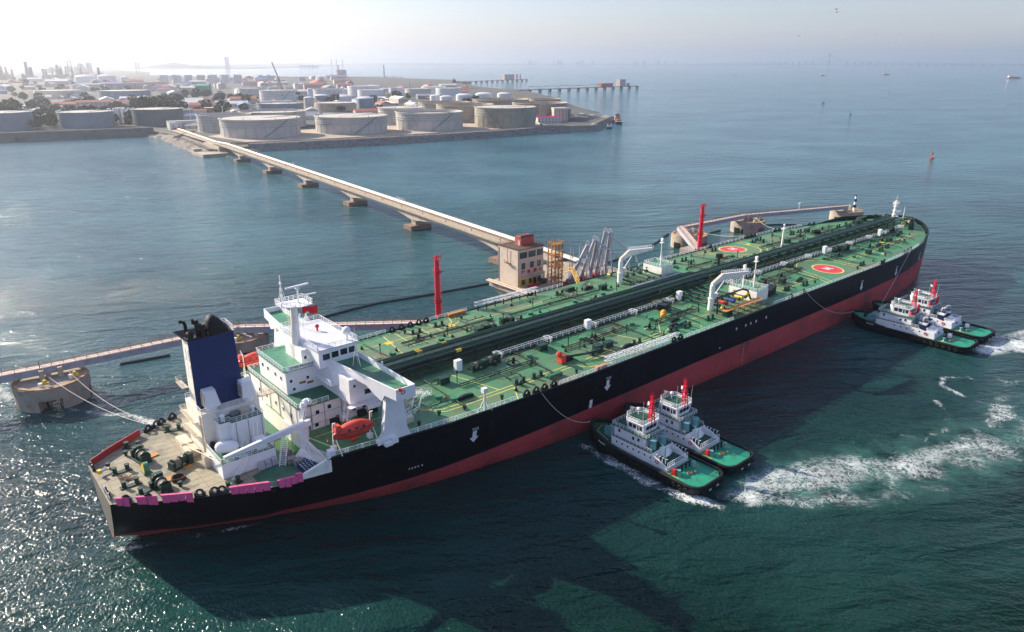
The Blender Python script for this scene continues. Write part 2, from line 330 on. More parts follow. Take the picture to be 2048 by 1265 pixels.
def dirty(m,seams,stains):
    t=m.node_tree; n=t.nodes; L=t.links.new; b=n['Principled BSDF']; cur=b.inputs['Base Color'].links[0].from_socket
    g=n.new('ShaderNodeNewGeometry'); sp2=n.new('ShaderNodeSeparateXYZ'); L(g.outputs['Position'],sp2.inputs[0])
    for ax,period,wd,col,amt in seams:
        ad=n.new('ShaderNodeMath'); ad.operation='ADD'; ad.inputs[1].default_value=400; L(sp2.outputs[ax],ad.inputs[0]); a=n.new('ShaderNodeMath'); a.operation='MODULO'; a.inputs[1].default_value=period; L(ad.outputs[0],a.inputs[0])
        c=n.new('ShaderNodeMath'); c.operation='LESS_THAN'; c.inputs[1].default_value=wd; L(a.outputs[0],c.inputs[0]); q=n.new('ShaderNodeMath'); q.operation='MULTIPLY'; q.inputs[1].default_value=amt; L(c.outputs[0],q.inputs[0])
        z=n.new('ShaderNodeMix'); z.data_type='RGBA'; L(q.outputs[0],z.inputs[0]); L(cur,z.inputs[6]); z.inputs[7].default_value=(*col,1); cur=z.outputs[2]
    for sc_,lo,hi,col,amt in stains:
        q=n.new('ShaderNodeTexNoise'); q.inputs['Scale'].default_value=sc_; q.inputs['Detail'].default_value=6; q.inputs['Roughness'].default_value=.7; L(g.outputs['Position'],q.inputs['Vector'])
        k=n.new('ShaderNodeMapRange'); k.inputs[1].default_value=lo; k.inputs[2].default_value=hi; k.inputs[4].default_value=amt; L(q.outputs[0],k.inputs[0])
        z=n.new('ShaderNodeMix'); z.data_type='RGBA'; L(k.outputs[0],z.inputs[0]); L(cur,z.inputs[6]); z.inputs[7].default_value=(*col,1); cur=z.outputs[2]
    L(cur,b.inputs['Base Color'])
dirty(POOPM,((1,2.05,.13,(.06,.055,.04),.75),(0,7.3,.12,(.08,.07,.05),.5)),((.28,.5,.64,(.14,.14,.10),.75),(.9,.6,.7,(.20,.11,.05),.8),(3.0,.62,.7,(.08,.07,.05),.6)))
dirty(HULLB,((0,11.4,.14,(.02,.02,.028),.6),(2,3.1,.09,(.016,.016,.024),.5)),((.5,.62,.75,(.035,.03,.032),.5),(.15,.56,.7,(.022,.022,.03),.5)))
dirty(HULLR,((0,11.4,.14,(.18,.03,.035),.6),(2,2.4,.1,(.2,.035,.04),.5)),((.6,.6,.72,(.10,.035,.035),.7),(.2,.55,.68,(.30,.10,.07),.4)))
def deck(x0,x1,mt,name):
    mb=MB(); xs=[x for x in sorted(set([x0,x1]+[q for q,_ in HBT if x0<q<x1]+list(range(int(x0)+4,int(x1),8))))]
    n=13; vs=[]
    for x in xs:
        for j in range(n):
            f=-1+2*j/(n-1); y=HB(x)*f*(.999); vs.append((x,y,dz(max(x,36.3) if x0>30 else 0,y)))
    fs=[(i*n+j,(i+1)*n+j,(i+1)*n+j+1,i*n+j+1) for i in range(len(xs)-1) for j in range(n-1)]
    mb.add(vs,fs); return mb.build(name,mt,ship)
deck(36,363,DECKM,'main_deck'); deck(0,36,POOPM,'poop_deck')
# dark green forward half of the mooring deck, painted plate laid on it
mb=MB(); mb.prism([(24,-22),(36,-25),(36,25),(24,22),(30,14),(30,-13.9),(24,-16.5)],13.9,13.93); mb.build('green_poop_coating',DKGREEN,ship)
mb=MB(); mb.prism([(31.5,-6),(35.9,-6),(35.9,-13),(32.6,-13)],13.93,13.96); mb.build('bright_green_mat',mat('bright_green',(.05,.30,.05),.5,var=.3,scale=.9),ship)
# step between poop and main deck
mb=MB(); mb.ext([(36,-25.1,13.9),(36,25.1,13.9),(36,25.1,17.0),(36,13,18),(36,-13,18),(36,-25.1,17.0)],(.25,0,0)); mb.build('break_bulkhead',WHITE,ship)
for s in (-1,1):
    mb=MB(); pts=[(x,s*(HB(x)-.15),ztop(x)) for x in (28.6,31,33,35,37)]
    for a,b in zip(pts[:-1],pts[1:]):
        mb.add([(a[0],a[1],13.9),(b[0],b[1],13.9),(b[0],b[1],b[2]+.25),(a[0],a[1],a[2]+.25)],[(0,1,2,3)]); mb.add([(a[0],a[1]-s*.35,a[2]+.26),(b[0],b[1]-s*.35,b[2]+.26),(b[0],b[1]+s*.2,b[2]+.26),(a[0],a[1]+s*.2,a[2]+.26)],[(0,1,2,3)])
    mb.build('sloping_bulwark',WHITE,ship)
# sloped white plate and railing in front of the drum store
mb=MB(); mb.add([(33,-15.6,14),(36.2,-25,14),(36.2,-25,17.2),(34.4,-19,17.2),(36,-15.6,17.2)],[(0,1,2,3,4)]); mb.build('recess_bulkhead',WHITE,ship)
# gunwale bar, waterway bar and bow bulwark
for s in (-1,1):
    mb=MB()
    pts=[(x,s*(HB(x)+.02),ztop(x)+.12) for x in [37,44,52,63,80,100,140,180,220,265,285,300,312,322]]
    mb.tube(pts,.22,6); mb.build('gunwale_bar',BLACK,ship)
    mb=MB(); xs=[300,312,317,322,328,335,338,341,344,346,349,351,353,355,357,359,360,361,362,363]
    for a,b in zip(xs[:-1],xs[1:]):
        fa=min(1,max(0,(a-312)/16)); fb=min(1,max(0,(b-312)/16))
        A=(a,s*max(0,HB(a)-.1),dz(a,99)-.1);B=(b,s*max(0,HB(b)-.1),dz(b,99)-.1)
        mb.add([A,B,(b,s*HB(b)*1.004,ztop(b)+.02+fb*.5),(a,s*HB(a)*1.004,ztop(a)+.02+fa*.5)],[(0,1,2,3)])
        mb.add([(a,s*(HB(a)-.35),ztop(a)+.04+fa*.5),(b,s*(max(0,HB(b)-.35)),ztop(b)+.04+fb*.5),(b,s*(HB(b)+.1),ztop(b)+.04+fb*.5),(a,s*(HB(a)+.1),ztop(a)+.04+fa*.5)],[(0,1,2,3)])
        if a>=328 and s<0 or a>=322 and s>0:
            m_=((a+b)/2); y=HB(m_); mb.bar((m_,s*(y-.1),ztop(m_)+.3),(m_-.2,s*(y-1.2),dz(m_,y)),.12)
    mb.build('bow_bulwark',GREEN2,ship)
# deck-edge railings
for s in (-1,1):
    segs=[(37.5,84),(96,139),(145,169),(192,268),(273,312)] if s<0 else [(37.5,82),(98,112),(142,154),(195,266),(274,310)]
    for a,b in segs:
        mb=MB(); n=max(1,int((b-a)/12)); pts=[(a+(b-a)*i/n,s*(HB(a+(b-a)*i/n)-.25),17.05) for i in range(n+1)]
        mb.rail(pts,1.15,2.6,.06)
        for i in range(n):                                    # wide stanchion plates that read as white ticks
            for j in range(5):
                x=pts[i][0]+(pts[i+1][0]-pts[i][0])*j/5; y=s*(HB(x)-.25); mb.box(x-.18,x+.18,y-.05,y+.05,17,18.2)
        mb.build('deck_edge_railing',WHITE2,ship)
mb=MB(); pts=[(x,-(HB(x)-.2),13.9) for x in (.4,5,10,14,20,26.5,29)]; mb.rail(pts,1.1,2,.05)
mb.build('poop_railing',GREYP,ship); mb=MB(); pts=[(x,(HB(x)-.2),13.9) for x in (10,14,20,26.5,29)]; mb.rail(pts,1.1,2,.05); mb.build('poop_railing',GREYP,ship); mb=MB(); mb.rail([(0.3,-8.6,13.9),(.3,-2,13.9)],1.1,2,.05); mb.build('poop_railing',GREYP,ship)
mb=MB(); mb.ext([(0.3,8.6,13.9),(5,12.0,13.9),(11.6,15.9,13.9),(11.6,15.9,15.5),(5,12.0,15.4),(0.3,8.6,15.3)],(0.1,-.25,0)); mb.build('red_bulwark_screen',mat('dark_red_screen',(.33,.02,.03),.55,var=.2),ship)
# hull markings: tug arrows, draught marks, load line
WM=mat('marking_white',(.72,.74,.76),.6,var=.25,scale=2.5)
def sidey(x,z):
    t=max(0,min(1,z/17)); g=t**(.68 if x<60 else .68+.12*min(1,(x-60)/70))
    return WB(x)+(HB(x)-WB(x))*g
def on_side(mb,poly,x0,z0):                                   # polygon in (dx,dz) laid 6 cm proud of starboard plating
    vs=[(x0+a,-(sidey(x0+a,z0+b)+.07),z0+b) for a,b in poly]; mb.add(vs,[tuple(range(len(vs)))])
for (x,z) in ((70.8,11.2),(113.3,12.0),(253.9,11.4),(284.9,11.3),(318.3,10.9)):
    mb=MB(); on_side(mb,[(-.55,0),(.55,0),(.55,1.7),(-.55,1.7)],x,z-.3); on_side(mb,[(0,-1.5),(1.25,0),(-1.25,0)],x,z-.3); mb.build('tug_arrow_mark',WM,ship)
    text('tug_mark','TUG',.95,(x,-(sidey(x,z+2)+.12),z+1.95),(1,0,0),(0,-.02,1),'tug_lettering',WM,ship,.01)
mb=MB()
for x,w in ((55,.35),(55.7,.3),(56.4,.35),(57.1,.3),(58,.35)): on_side(mb,[(-w/2,0),(w/2,0),(w/2,.45),(-w/2,.45)],x,7.2)
for x in (19,19.6,20.2,21.2,22.6,23.2,23.8): on_side(mb,[(-.16,0),(.16,0),(.16,.25),(-.16,.25)],x,7.6)
on_side(mb,[(-.55,0),(.55,0),(.55,2.4),(-.55,2.4)],107.6,6.9)
for k in range(12): on_side(mb,[(-.12,0),(.12,0),(.12,.28),(-.12,.28)],176.3,1.0+k*.62)
for x in (171.0,176.0,178.8,181.8,187.6): on_side(mb,[(.42*math.cos(i*PI/5),.5*math.sin(i*PI/5)) for i in range(10)],x,13.9)
on_side(mb,[(.3*math.cos(i*PI/5),.3*math.sin(i*PI/5)) for i in range(10)],163,9.6)
mb.build('draught_marks',WM,ship)
# painted lines and helicopter circles on the deck
def strip(mb,pts,w,k=None,lift=.04):
    P=[Vector((a,b,0)) for a,b in pts]; Q=[]
    for a,b in zip(P[:-1],P[1:]):
        n=max(1,int((b-a).length/3)); Q+=[a.lerp(b,i/n) for i in range(n)]
    Q.append(P[-1])
    for a,b in zip(Q[:-1],Q[1:]):
        d=(b-a).normalized(); nn=Vector((-d.y,d.x,0))*w/2
        mb.add([(q.x,q.y,dz(q.x,q.y)+lift) for q in (a-nn,b-nn,b+nn,a+nn)],[(0,1,2,3)],k)
YL=mat('line_yellow',(.62,.56,.17),.6,var=.25,scale=1.0)
mb=MB()
for y in (-22.6,-23.9):
    strip(mb,[(72,y),(106,y)],.28); strip(mb,[(112,y),(143,y)],.28); strip(mb,[(215,y+1.0),(232,y+1.0)],.28); strip(mb,[(262,y+4),(332,y+7.5)],.28)
strip(mb,[(60,-17.5),(66,-22.3),(72,-22.6)],.28);strip(mb,[(61,-18.6),(66,-23.6),(72,-23.9)],.28)
strip(mb,[(106,-22.6),(109,-26.5),(116,-28.4)],.28);strip(mb,[(86,-24),(83,-29)],.3);strip(mb,[(143,-22.6),(149,-17),(160,-16)],.28);strip(mb,[(143,-23.9),(150,-21),(168,-22)],.28)
for a in ((78,-9,82.5,-22.5),(128,-9,134,-22.5),(80,27,76,9)): strip(mb,[(a[0],a[1]),(a[2],a[3])],.3)
for y in (21.5,): strip(mb,[(70,y),(98,y),(102,24),(104,28.5)],.28); strip(mb,[(99,20.2),(104,23),(106,28.5)],.28); strip(mb,[(108,20.5),(140,20.5)],.25)
for x in (84,88,92,96): strip(mb,[(x,28.5),(x-1.5,14)],.25)
strip(mb,[(206,-16),(207,-24)],.3); strip(mb,[(209,-16),(210,-24)],.3)
def ring(mb,cx,cy,r0,r1,a0=0,a1=2*PI,n=40,lift=.05):
    vs=[]
    for i in range(n+1):
        a=a0+(a1-a0)*i/n
        for r in (r0,r1): x=cx+r*math.cos(a);y=cy+r*math.sin(a); vs.append((x,y,dz(x,y)+lift))
    mb.add(vs,[(2*i,2*i+1,2*i+3,2*i+2) for i in range(n)])
PADS=((245.8,-20.0,-1),(245,21.2,1))
for cx,cy,s in PADS:
    a0,a1=(PI,0) if s>0 else (0,PI)
    # arcs face inboard and open to the ship's side
    for r_ in (11.0,13.8):
        if s<0: ring(mb,cx,cy,r_,r_+.4,R(-8),R(188)); 
        else: ring(mb,cx,cy,r_,r_+.4,R(172),R(368))
        for sx in (-1,1):
            x=cx+sx*r_; y=cy; yo=s*29; strip(mb,[(x,y),(x+sx*2.5,yo)],.4)
    ring(mb,cx,cy,5.2,5.9)
ring(mb,156,-25.4,1.7,1.9)
mb.build('deck_line_marking',YL,ship)
HR=mat('helipad_red',(.62,.05,.06),.6,var=.15)
for cx,cy,s in PADS:
    mb=MB(); vs=[(cx,cy,dz(cx,cy)+.045)]+[(cx+5.25*math.cos(a),cy+5.25*math.sin(a),dz(cx,cy+5.25*math.sin(a))+.045) for a in [2*PI*i/36 for i in range(36)]]
    mb.add(vs,[(0,i+1,(i+1)%36+1) for i in range(36)]); p=mb.build('helicopter_circle',HR,ship)
    mb=MB(); z=dz(cx,cy)+.16
    for dx in (-1.1,1.1): mb.box(cx+dx-.35,cx+dx+.35,cy-1.7,cy+1.7,z,z+.02)
    mb.box(cx-.76,cx+.76,cy-.35,cy+.35,z,z+.02); mb.build('letter_h',WM,p)
mb=MB()
for x,y in ((78.2,20.9),(99.8,21.2),(98.2,-24.9)): mb.box(x-1.1,x+1.1,y-1,y+1,dz(x,y)+.02,dz(x,y)+.1)
for x,y in ((286,-23),(258,22),(304,-14)): mb.box(x-.9,x+.9,y-.9,y+.9,dz(x,y)+.02,dz(x,y)+.08)
mb.build('yellow_deck_plate',YELLOW,ship)
# ---------------------------------------------------------------- engine casing and funnel
CASE=mat('casing_cream_white',(.88,.82,.70),.5,var=.08,streak=(.42,.26,.13),streak_amt=.55)
BLUE=mat('funnel_blue',(.008,.03,.125),.45,var=.1,scale=.5)
mb=MB(); mb.box(19.4,31.3,-5.0,5.3,13.9,24.5); mb.build('engine_casing',CASE,ship)
FZ=39.4
mb=MB()
fv=[(19.5,-2.2,24.5),(29.3,-2.2,24.5),(29.3,1.8,24.5),(19.5,1.8,24.5),(19.7,-2.1,FZ),(28.8,-2.1,FZ+.1),(28.8,1.7,FZ+.1),(19.7,1.7,FZ)]
mb.add(fv,[(0,1,5,4),(1,2,6,5),(2,3,7,6)],0); mb.add([fv[i] for i in (0,3,7,4)],[(0,1,2,3)],1)
fn=mb.build('funnel',[BLUE,CASE],ship)
mb=MB(); mb.add([(19.7,-2.1,FZ),(28.8,-2.1,FZ+.1),(28.8,1.7,FZ+.1),(19.7,1.7,FZ),(19.0,-2.3,FZ+.55),(29.0,-2.2,FZ+.3),(29.0,2.6,FZ+.6),(18.6,3.4,FZ+.8)],[(0,1,5,4),(1,2,6,5),(2,3,7,6),(3,0,4,7)])
mb.box(19.75,28.7,-2.05,1.65,FZ-.3,FZ-.1); mb.build('funnel_cap',BLACK,fn)
for y in (-1.3,.3):
    for z in (33.0,36.2):
        for k in range(7):
            mb=MB(); mb.box(19.52,19.62,y-.38,y+.38,z+k*.36-1,z+k*.36-.82); mb.build('funnel_louvre',WHITE2,fn)
SOOT=mat('soot_black',(.010,.010,.011),.7,var=.3)
mb=MB(); mb.tube([(20.6,1.2,FZ-.2),(20.6,1.2,FZ+2.6),(20.2,1.3,FZ+3.2),(19.6,1.5,FZ+3.2)],.34,10); mb.build('exhaust_pipe',SOOT,fn)
for (x,y,r,hh) in ((22.6,.2,.75,2.6),(23.4,-.8,.8,1.6),(24.0,.4,.6,1.3)):
    mb=MB(); mb.tube([(x,y,FZ-.2),(x,y,FZ+hh),(x-.4,y+.1,FZ+hh+.5),(x-1.0,y+.2,FZ+hh+.5)],r*.75,10); mb.build('exhaust_pipe',SOOT,fn)
mb=MB(); mb.torus((20.3,-.9,FZ+.6),.7,.3,'x',14,6); mb.torus((20.9,-.9,FZ+.9),.7,.22,'x',14,6); mb.build('exhaust_ring',SOOT,fn)
prof=[(24.6,FZ-.2),(24.1,FZ+1.4),(24.2,FZ+2.9),(24.9,FZ+4.0),(25.6,FZ+4.1),(26.8,FZ+3.0),(27.8,FZ+1.6),(28.5,FZ)]
vs=[]
for yy,sc_ in ((-1.7,.72),(-1.3,.9),(-.2,1.0),(.9,.9),(1.3,.72)): vs+=[(26.2+(x-26.2)*(.6+.4*sc_),yy,FZ+(z-FZ)*sc_) for x,z in prof]
m_=len(prof); mb=MB(); mb.add(vs,[(i*m_+j,(i+1)*m_+j,(i+1)*m_+j+1,i*m_+j+1) for i in range(4) for j in range(m_-1)]+[tuple(range(m_)),tuple(range(5*m_-1,4*m_-1,-1))]); autosmooth(mb.build('exhaust_cowl',SOOT,fn),50)
mb=MB(); mb.rail([(28.9,-2.1,FZ+.3),(28.9,2.5,FZ+.5),(25,2.8,FZ+.6)],1.1,.9,.06); mb.build('funnel_railing',WHITE2,fn)
for a_,b_ in (((23.4,-4.9),(31.2,-4.9)),((31.2,-4.9),(31.2,5.2)),((19.5,-4.9),(21.0,-4.9)),((19.5,-4.9),(19.5,-2.4)),((19.5,5.2),(31.2,5.2))):
    mb=MB(); mb.rail([(*a_,24.5),(*b_,24.5)],1.1,1.4,.05); mb.build('casing_railing',WHITE2,ship)
for z in (18.4,21.6,28.2):
    mb=MB(); x_=19.4 if z<25 else 19.5; mb.box(x_-1.2,x_,1.6 if z>25 else -2,6.2,z,z+.12); mb.rail([(x_-1.15,1.6 if z>25 else -2,z+.1),(x_-1.15,6.2,z+.1),(x_,6.2,z+.1)],1.1,1.3,.05); mb.build('casing_platform',CREAM,ship)
for (x,y) in ((21.9,-3.8),(29.4,-4.0)):
    mb=MB(); mb.cyl((x,y,24.5),(x,y,25.8),1.15,n=14); mb.prism([(x-1.5,y-1.3),(x+1.2,y-1.7),(x+1.7,y-.9),(x+1.7,y+1.4),(x-1.5,y+1.4)],25.6,29.0,top=[(x-1.3,y-.9),(x+.6,y-1.2),(x+1.0,y-.6),(x+1.0,y+1.3),(x-1.3,y+1.3)]); ob=mb.build('fan_hood',WHITE2,ship)
    mb=MB(); mb.box(x-1.58,x-1.46,y-1.1,y+1.2,25.9,26.1); mb.box(x-1.56,x-1.5,y-1.0,y+1.1,26.1,28.4); mb.build('hood_grille',mat('grille_dirty',(.42,.36,.28),.8,var=.3,scale=3),ob)
SIDEH=[(21.6,-8.3),(23.6,-8.3),(23.6,-9.3),(30.3,-9.3),(30.3,-5.0),(21.6,-5.0)]
mb=MB(); mb.prism(SIDEH,17.1,22.9); mb.build('side_deckhouse',WHITE2,ship)
mb=MB(); mb.prism([(21.7,-8.2),(23.7,-8.2),(23.7,-9.2),(30.2,-9.2),(30.2,-5.05),(21.7,-5.05)],22.9,22.95); mb.build('side_house_roof',DKGREEN,ship)
mb=MB(); mb.rail([(21.7,-5.2,22.9),(21.7,-8.2,22.9),(23.7,-8.2,22.9),(23.7,-9.2,22.9),(30.2,-9.2,22.9),(30.2,-5.2,22.9)],1.1,1.1,.05); mb.build('roof_railing',WHITE2,ship)
for x_,y_ in ((22.7,-7.2),(29.0,-6.9)):
    mb=MB(); mb.cyl((x_,y_,22.9),(x_,y_,24.0),.42,n=10); mb.ball((x_,y_,24.1),.6,10,sz=.6); mb.build('mushroom_vent',WHITE2,ship)
mb=MB(); mb.box(24.8,26.4,-6.3,-5.6,22.95,23.8); mb.build('roof_unit',STEEL,ship)
mb=MB(); mb.box(26.6,28.3,-7.4,-6.1,22.95,24.1); mb.rail([(26.6,-7.5,22.95),(28.4,-7.5,22.95)],1.2,.6,.05); mb.build('roof_skylight',CREAM,ship)
mb=MB(); mb.box(19.3,30.2,-14,-5.0,13.9,17.1); mb.build('lower_deckhouse',WHITE2,ship)
mb=MB(); mb.box(19.4,30.1,-13.9,-5.05,17.1,17.14); mb.build('lower_house_roof',DKGREEN,ship)
mb=MB(); mb.rail([(19.4,-5.3,17.1),(19.4,-13.9,17.1),(30.1,-13.9,17.1),(30.1,-5.5,17.1)],1.1,1.2,.055); mb.build('lower_house_railing',WHITE2,ship)
mb=MB(); mb.cyl((20.9,-9.6,18.6),(22.9,-10.8,18.6),1.25,n=16); mb.ball((20.9,-9.6,18.6),1.2,14,sz=1); mb.ball((22.9,-10.8,18.6),1.2,14); autosmooth(mb.build('pressure_tank',WHITE2,ship),60)
for a_,b_ in (((23.6,-12.6,17.1),(24.8,-12.2,21)),((26,-12.8,17.1),(24.8,-12.2,21)),((24.6,-10.6,17.1),(24.8,-12.2,21))):
    mb=MB(); mb.bar(a_,b_,.12); mb.build('jib_rest',WHITE2,ship)
mb=MB(); mb.cyl((20.3,-6.4,17.1),(20.3,-6.4,18.6),.5,n=10); mb.box(20.6,21.6,-7.6,-6.6,17.1,18.4); mb.build('pump_unit',DARK,ship)
mb=MB(); mb.box(27,29,-13,-11,17.14,19.4); mb.build('ventilation_box',WHITE2,ship)
def ladder(a,b,w,name='stair',m=WHITE2,sub=None):
    mb=MB(); a=Vector(a);b=Vector(b); d=(b-a); side=Vector((-d.y,d.x,0)).normalized()*w/2
    for s in (-1,1):
        mb.bar(a+side*s,b+side*s,.14); mb.bar(a+side*s+Vector((0,0,1)),b+side*s+Vector((0,0,1)),.06)
        for i in range(5): q=a.lerp(b,i/4)+side*s; mb.bar(q,q+Vector((0,0,1)),.05)
    n=max(3,int(d.length/.45))
    for i in range(1,n): q=a.lerp(b,i/n); mb.bar(q-side,q+side,.10)
    return mb.build(name,m,sub or ship)
ladder((20.6,-15.9,13.9),(24.2,-14.1,17.1),1.0); ladder((26.6,-12.8,17.2),(28.4,-9.4,21.6),.8); ladder((30.2,-16.8,13.95),(33.6,-11.5,18.0),1.2)
ladder((24.5,-14.5,17.1),(22.5,-11.5,17.2),.7)
# casing-side pipes and small boxes on the after side
mb=MB(); mb.box(18.0,19.3,-7.5,-5.6,13.9,16.4); mb.build('aft_locker',CREAM,ship)
for q in ((16.4,19,-1,2.2,15.3),(16.8,19,3.5,8,15.1),(15.2,16.8,-2.6,-.9,14.8)): mb=MB(); mb.box(q[0],q[1],q[2],q[3],13.9,q[4]); mb.build('deck_box',CREAM,ship)
mb=MB()
for y in (-4.6,-3.9): mb.cyl((19.25,y,14),(19.25,y,24),.09,n=6)
for z in [14+.5*k for k in range(20)]: mb.bar((19.28,-2.8,z),(19.28,-2.2,z),.05)
mb.build('casing_pipe',CREAM,ship)
mb=MB(); mb.tube([(16.9,5.5,14.2),(17.4,0,15.6),(18,-6,16.8),(19.2,-14,17.5)],.12,6); mb.tube([(16.9,5.5,15),(17.4,0,16.5),(18,-6,17.6)],.07,6); mb.build('sloping_handrail',CREAM,ship)
# ---------------------------------------------------------------- accommodation block
def windows(parent,face,spec,w=.75,h=.9,name='window'):
    """face: ('y',value,side) or ('x',value,side); spec: [(along,z)]"""
    ax,val,sd=face
    for a,z in spec:
        mb=MB(); 
        if ax=='y': mb.box(a-w/2-.12,a+w/2+.12,val,val+sd*.05,z-h/2-.12,z+h/2+.12)
        else: mb.box(val,val+sd*.05,a-w/2-.12,a+w/2+.12,z-h/2-.12,z+h/2+.12)
        f=mb.build(name,WHITE2,parent); mb=MB()
        if ax=='y': mb.box(a-w/2,a+w/2,val,val+sd*.09,z-h/2,z+h/2)
        else: mb.box(val,val+sd*.09,a-w/2,a+w/2,z-h/2,z+h/2)
        mb.build('pane',GLASS,f)
mb=MB(); mb.box(36.3,54.5,-13,13,17.2,23.5); acc=mb.build('accommodation_block',WHITE,ship)
mb=MB(); mb.box(35.9,55,-13.6,13.6,23.5,23.66); acd=mb.build('boat_deck',DKGREEN,ship)
windows(acc,('y',-13,-1),[(40.4,21.4),(43.2,21.9),(46.6,19.6),(49,19.6),(51.4,19.4),(40,18.6)],.8,.9); windows(acc,('x',36.3,-1),[(-9,20.5),(-5,20.5),(-1,20.5),(4,20.5),(8,20.5)],.8,.9)
mb=MB(); mb.rail([(43,-13.5,23.6),(36,-13.5,23.6),(36,13.5,23.6),(55,13.5,23.6)],1.1,1.5,.055); mb.build('boat_deck_railing',WHITE2,ship)
# ventilation goose-neck standing at the block's after starboard corner
mb=MB(); mb.cyl((37.2,-13.4,17.2),(37.2,-13.4,23.9),.75,n=16); mb.tube([(37.2,-13.4,23.9),(37.5,-13.3,24.5),(38.2,-13.1,24.7),(38.9,-12.9,24.3)],.72,12); autosmooth(mb.build('gooseneck_vent',WHITE2,ship),60)
mb=MB(); mb.prism([(37.3,-5.6),(46,-5.6),(46,9),(37.3,9)],23.66,29.0); nb=mb.build('name_block',WHITE2,ship)
windows(nb,('y',-5.6,-1),[(38.4,26.6),(38.9,24.6),(42.2,26.5)],.55,.6); windows(nb,('x',37.3,-1),[(-3,26.8),(0,26.8),(4,26.8),(7,26.8)],.6,.8)
mb=MB(); mb.box(36.9,46,-6,9.4,29,29.15); mb.build('after_bridge_deck',GREENL,ship)
mb=MB(); mb.rail([(46,-5.9,29.1),(37,-5.9,29.1),(37,9.3,29.1),(46,9.3,29.1)],1.1,1.4,.05); mb.build('after_bridge_railing',WHITE2,ship)
mb=MB(); mb.box(37.9,44.2,-6.06,-6.0,29.25,30.1); bd=mb.build('name_board',WHITE2,ship)
text('n','STAR PIONEER',.85,(41.05,-6.09,29.68),(1,0,0),(0,0,1),'ship_name_lettering',mat('letter_dark',(.02,.04,.05),.5,var=.1),bd,.02)
# red lifebuoy box, stairs, walkways on the starboard side
mb=MB(); mb.box(45.6,48.4,-13.5,-12.8,23.7,24.9); mb.build('red_raft_cradle',ORANGE,ship)
ladder((47.6,-7,26.2),(45.2,-6.4,29.2),.9); ladder((45.8,-13.6,23.7),(49,-7.6,26.6),.9); ladder((43.5,-19.2,20.4),(47.5,-14,23.6),.9); ladder((47.2,-16.2,17.6),(44.4,-15.0,20.4),.9)
mb=MB(); mb.box(44.6,56,-20.0,-18.7,23.3,23.42); mb.box(54.6,56,-18.7,-13,23.3,23.42); mb.rail([(44.6,-19.9,23.4),(56,-19.9,23.4),(56,-13,23.4)],1.1,1.4,.05); mb.build('side_walkway',WHITE2,ship)
mb=MB(); mb.box(44,53,-13,-5.6,26.2,26.3); mb.rail([(44.1,-12.9,26.3),(44.1,-6,26.3)],1.1,1.4,.05); mb.build('mid_platform',WHITE2,ship)
# bridge: block under the wing, wheelhouse, wings, pillars
mb=MB(); mb.box(45.4,52.6,-18.6,18.6,23.66,29.2); ub=mb.build('upper_block',WHITE2,ship)
windows(ub,('y',-18.6,-1),[(49.6,25.6)],1.5,1.1); windows(ub,('y',-18.6,-1),[(46.6,27.6)],.5,.6); windows(ub,('x',52.6,1),[(y,27.4) for y in (-15,-10,-5,0,5,10,15)],.9,.9)
mb=MB(); mb.box(43.6,52.7,-9.2,9.2,29.2,33.3); wh=mb.build('wheelhouse',WHITE2,ship)
windows(wh,('y',-9.2,-1),[(45.3,31.6),(47.4,31.7),(49.5,31.8),(51.5,31.8)],1.6,1.35,'bridge_window'); windows(wh,('x',52.7,1),[(y*1.7,31.8) for y in range(-5,6)],1.2,1.2,'bridge_window')
mb=MB(); mb.box(41.9,43.6,-4.2,4.2,29.2,32.4); mb.build('chart_room',WHITE2,wh); windows(wh,('y',-4.22,-1),[(42.7,30.6)],.5,.7)
ROOFP=mat('pale_roof',(.62,.63,.68),.5,var=.1)
mb=MB(); mb.box(43.2,53.1,-9.6,9.6,33.3,33.5); mb.build('wheelhouse_roof',ROOFP,ship)
mb=MB(); mb.rail([(43.3,-9.5,33.5),(53,-9.5,33.5),(53,9.5,33.5),(43.3,9.5,33.5)],1.1,1.3,.055,close=True); mb.build('roof_rail',WHITE2,ship)
for s in (-1,1):
    mb=MB(); mb.prism([(45.9,s*9.2),(52.7,s*9.2),(52.7,s*32.3),(48.5,s*32.3)][::s],29.7,29.86); mb.build('wing_deck',GREEN,ship)
    mb=MB()
    mb.box(52.62,52.86,min(s*9.2,s*32.3),max(s*9.2,s*32.3),29.4,31.1)       # forward bulwark
    mb.box(48.5,52.86,min(s*32.2,s*32.45),max(s*32.2,s*32.45),28.6,31.1)
    # after face: deep girder arching down to the pillar
    prof=[(9.2,31.0),(32.4,31.0),(32.4,28.7),(28.6,28.6),(27.6,27.0),(25.6,27.6),(22.6,29.0),(17.5,29.2),(13.6,27.6),(12,26.0),(9.2,26.0)]
    mb.ext([(48.4-(32.4-a)*.115,s*a,b) for a,b in prof],(.25,0,0))
    mb.box(48.5,52.8,min(s*26,s*32.4),max(s*26,s*32.4),28.5,28.7)
    mb.build('bridge_wing',WHITE2,ship)
    mb=MB()
    for k in range(22): y=s*(10+k); mb.box(52.9,52.96,y-.12,y+.12,29.6,31.0)
    mb.cyl((52.7,s*20,31.1),(52.7,s*20,32.0),.25,n=8); mb.cyl((52.7,s*16.8,31.1),(52.7,s*16.8,31.9),.25,n=8); mb.build('wing_rail_frame',WHITE2,ship)
    mb=MB(); mb.ext([(46.6,s*26.1,17.05),(54.6,s*26.1,17.05),(53.6,s*26.3,19.4),(52.7,s*26.6,28.6),(49.0,s*26.6,28.6),(47.9,s*26.3,19.4)],(0,s*1.1,0)); mb.build('wing_pillar',WHITE2,ship)
mb=MB(); mb.box(49.5,50.8,-28.3,-27.3,17,18.2); mb.box(47.6,49.3,-28.6,-27.6,17,17.8); mb.build('pillar_foot_locker',WHITE2,ship)
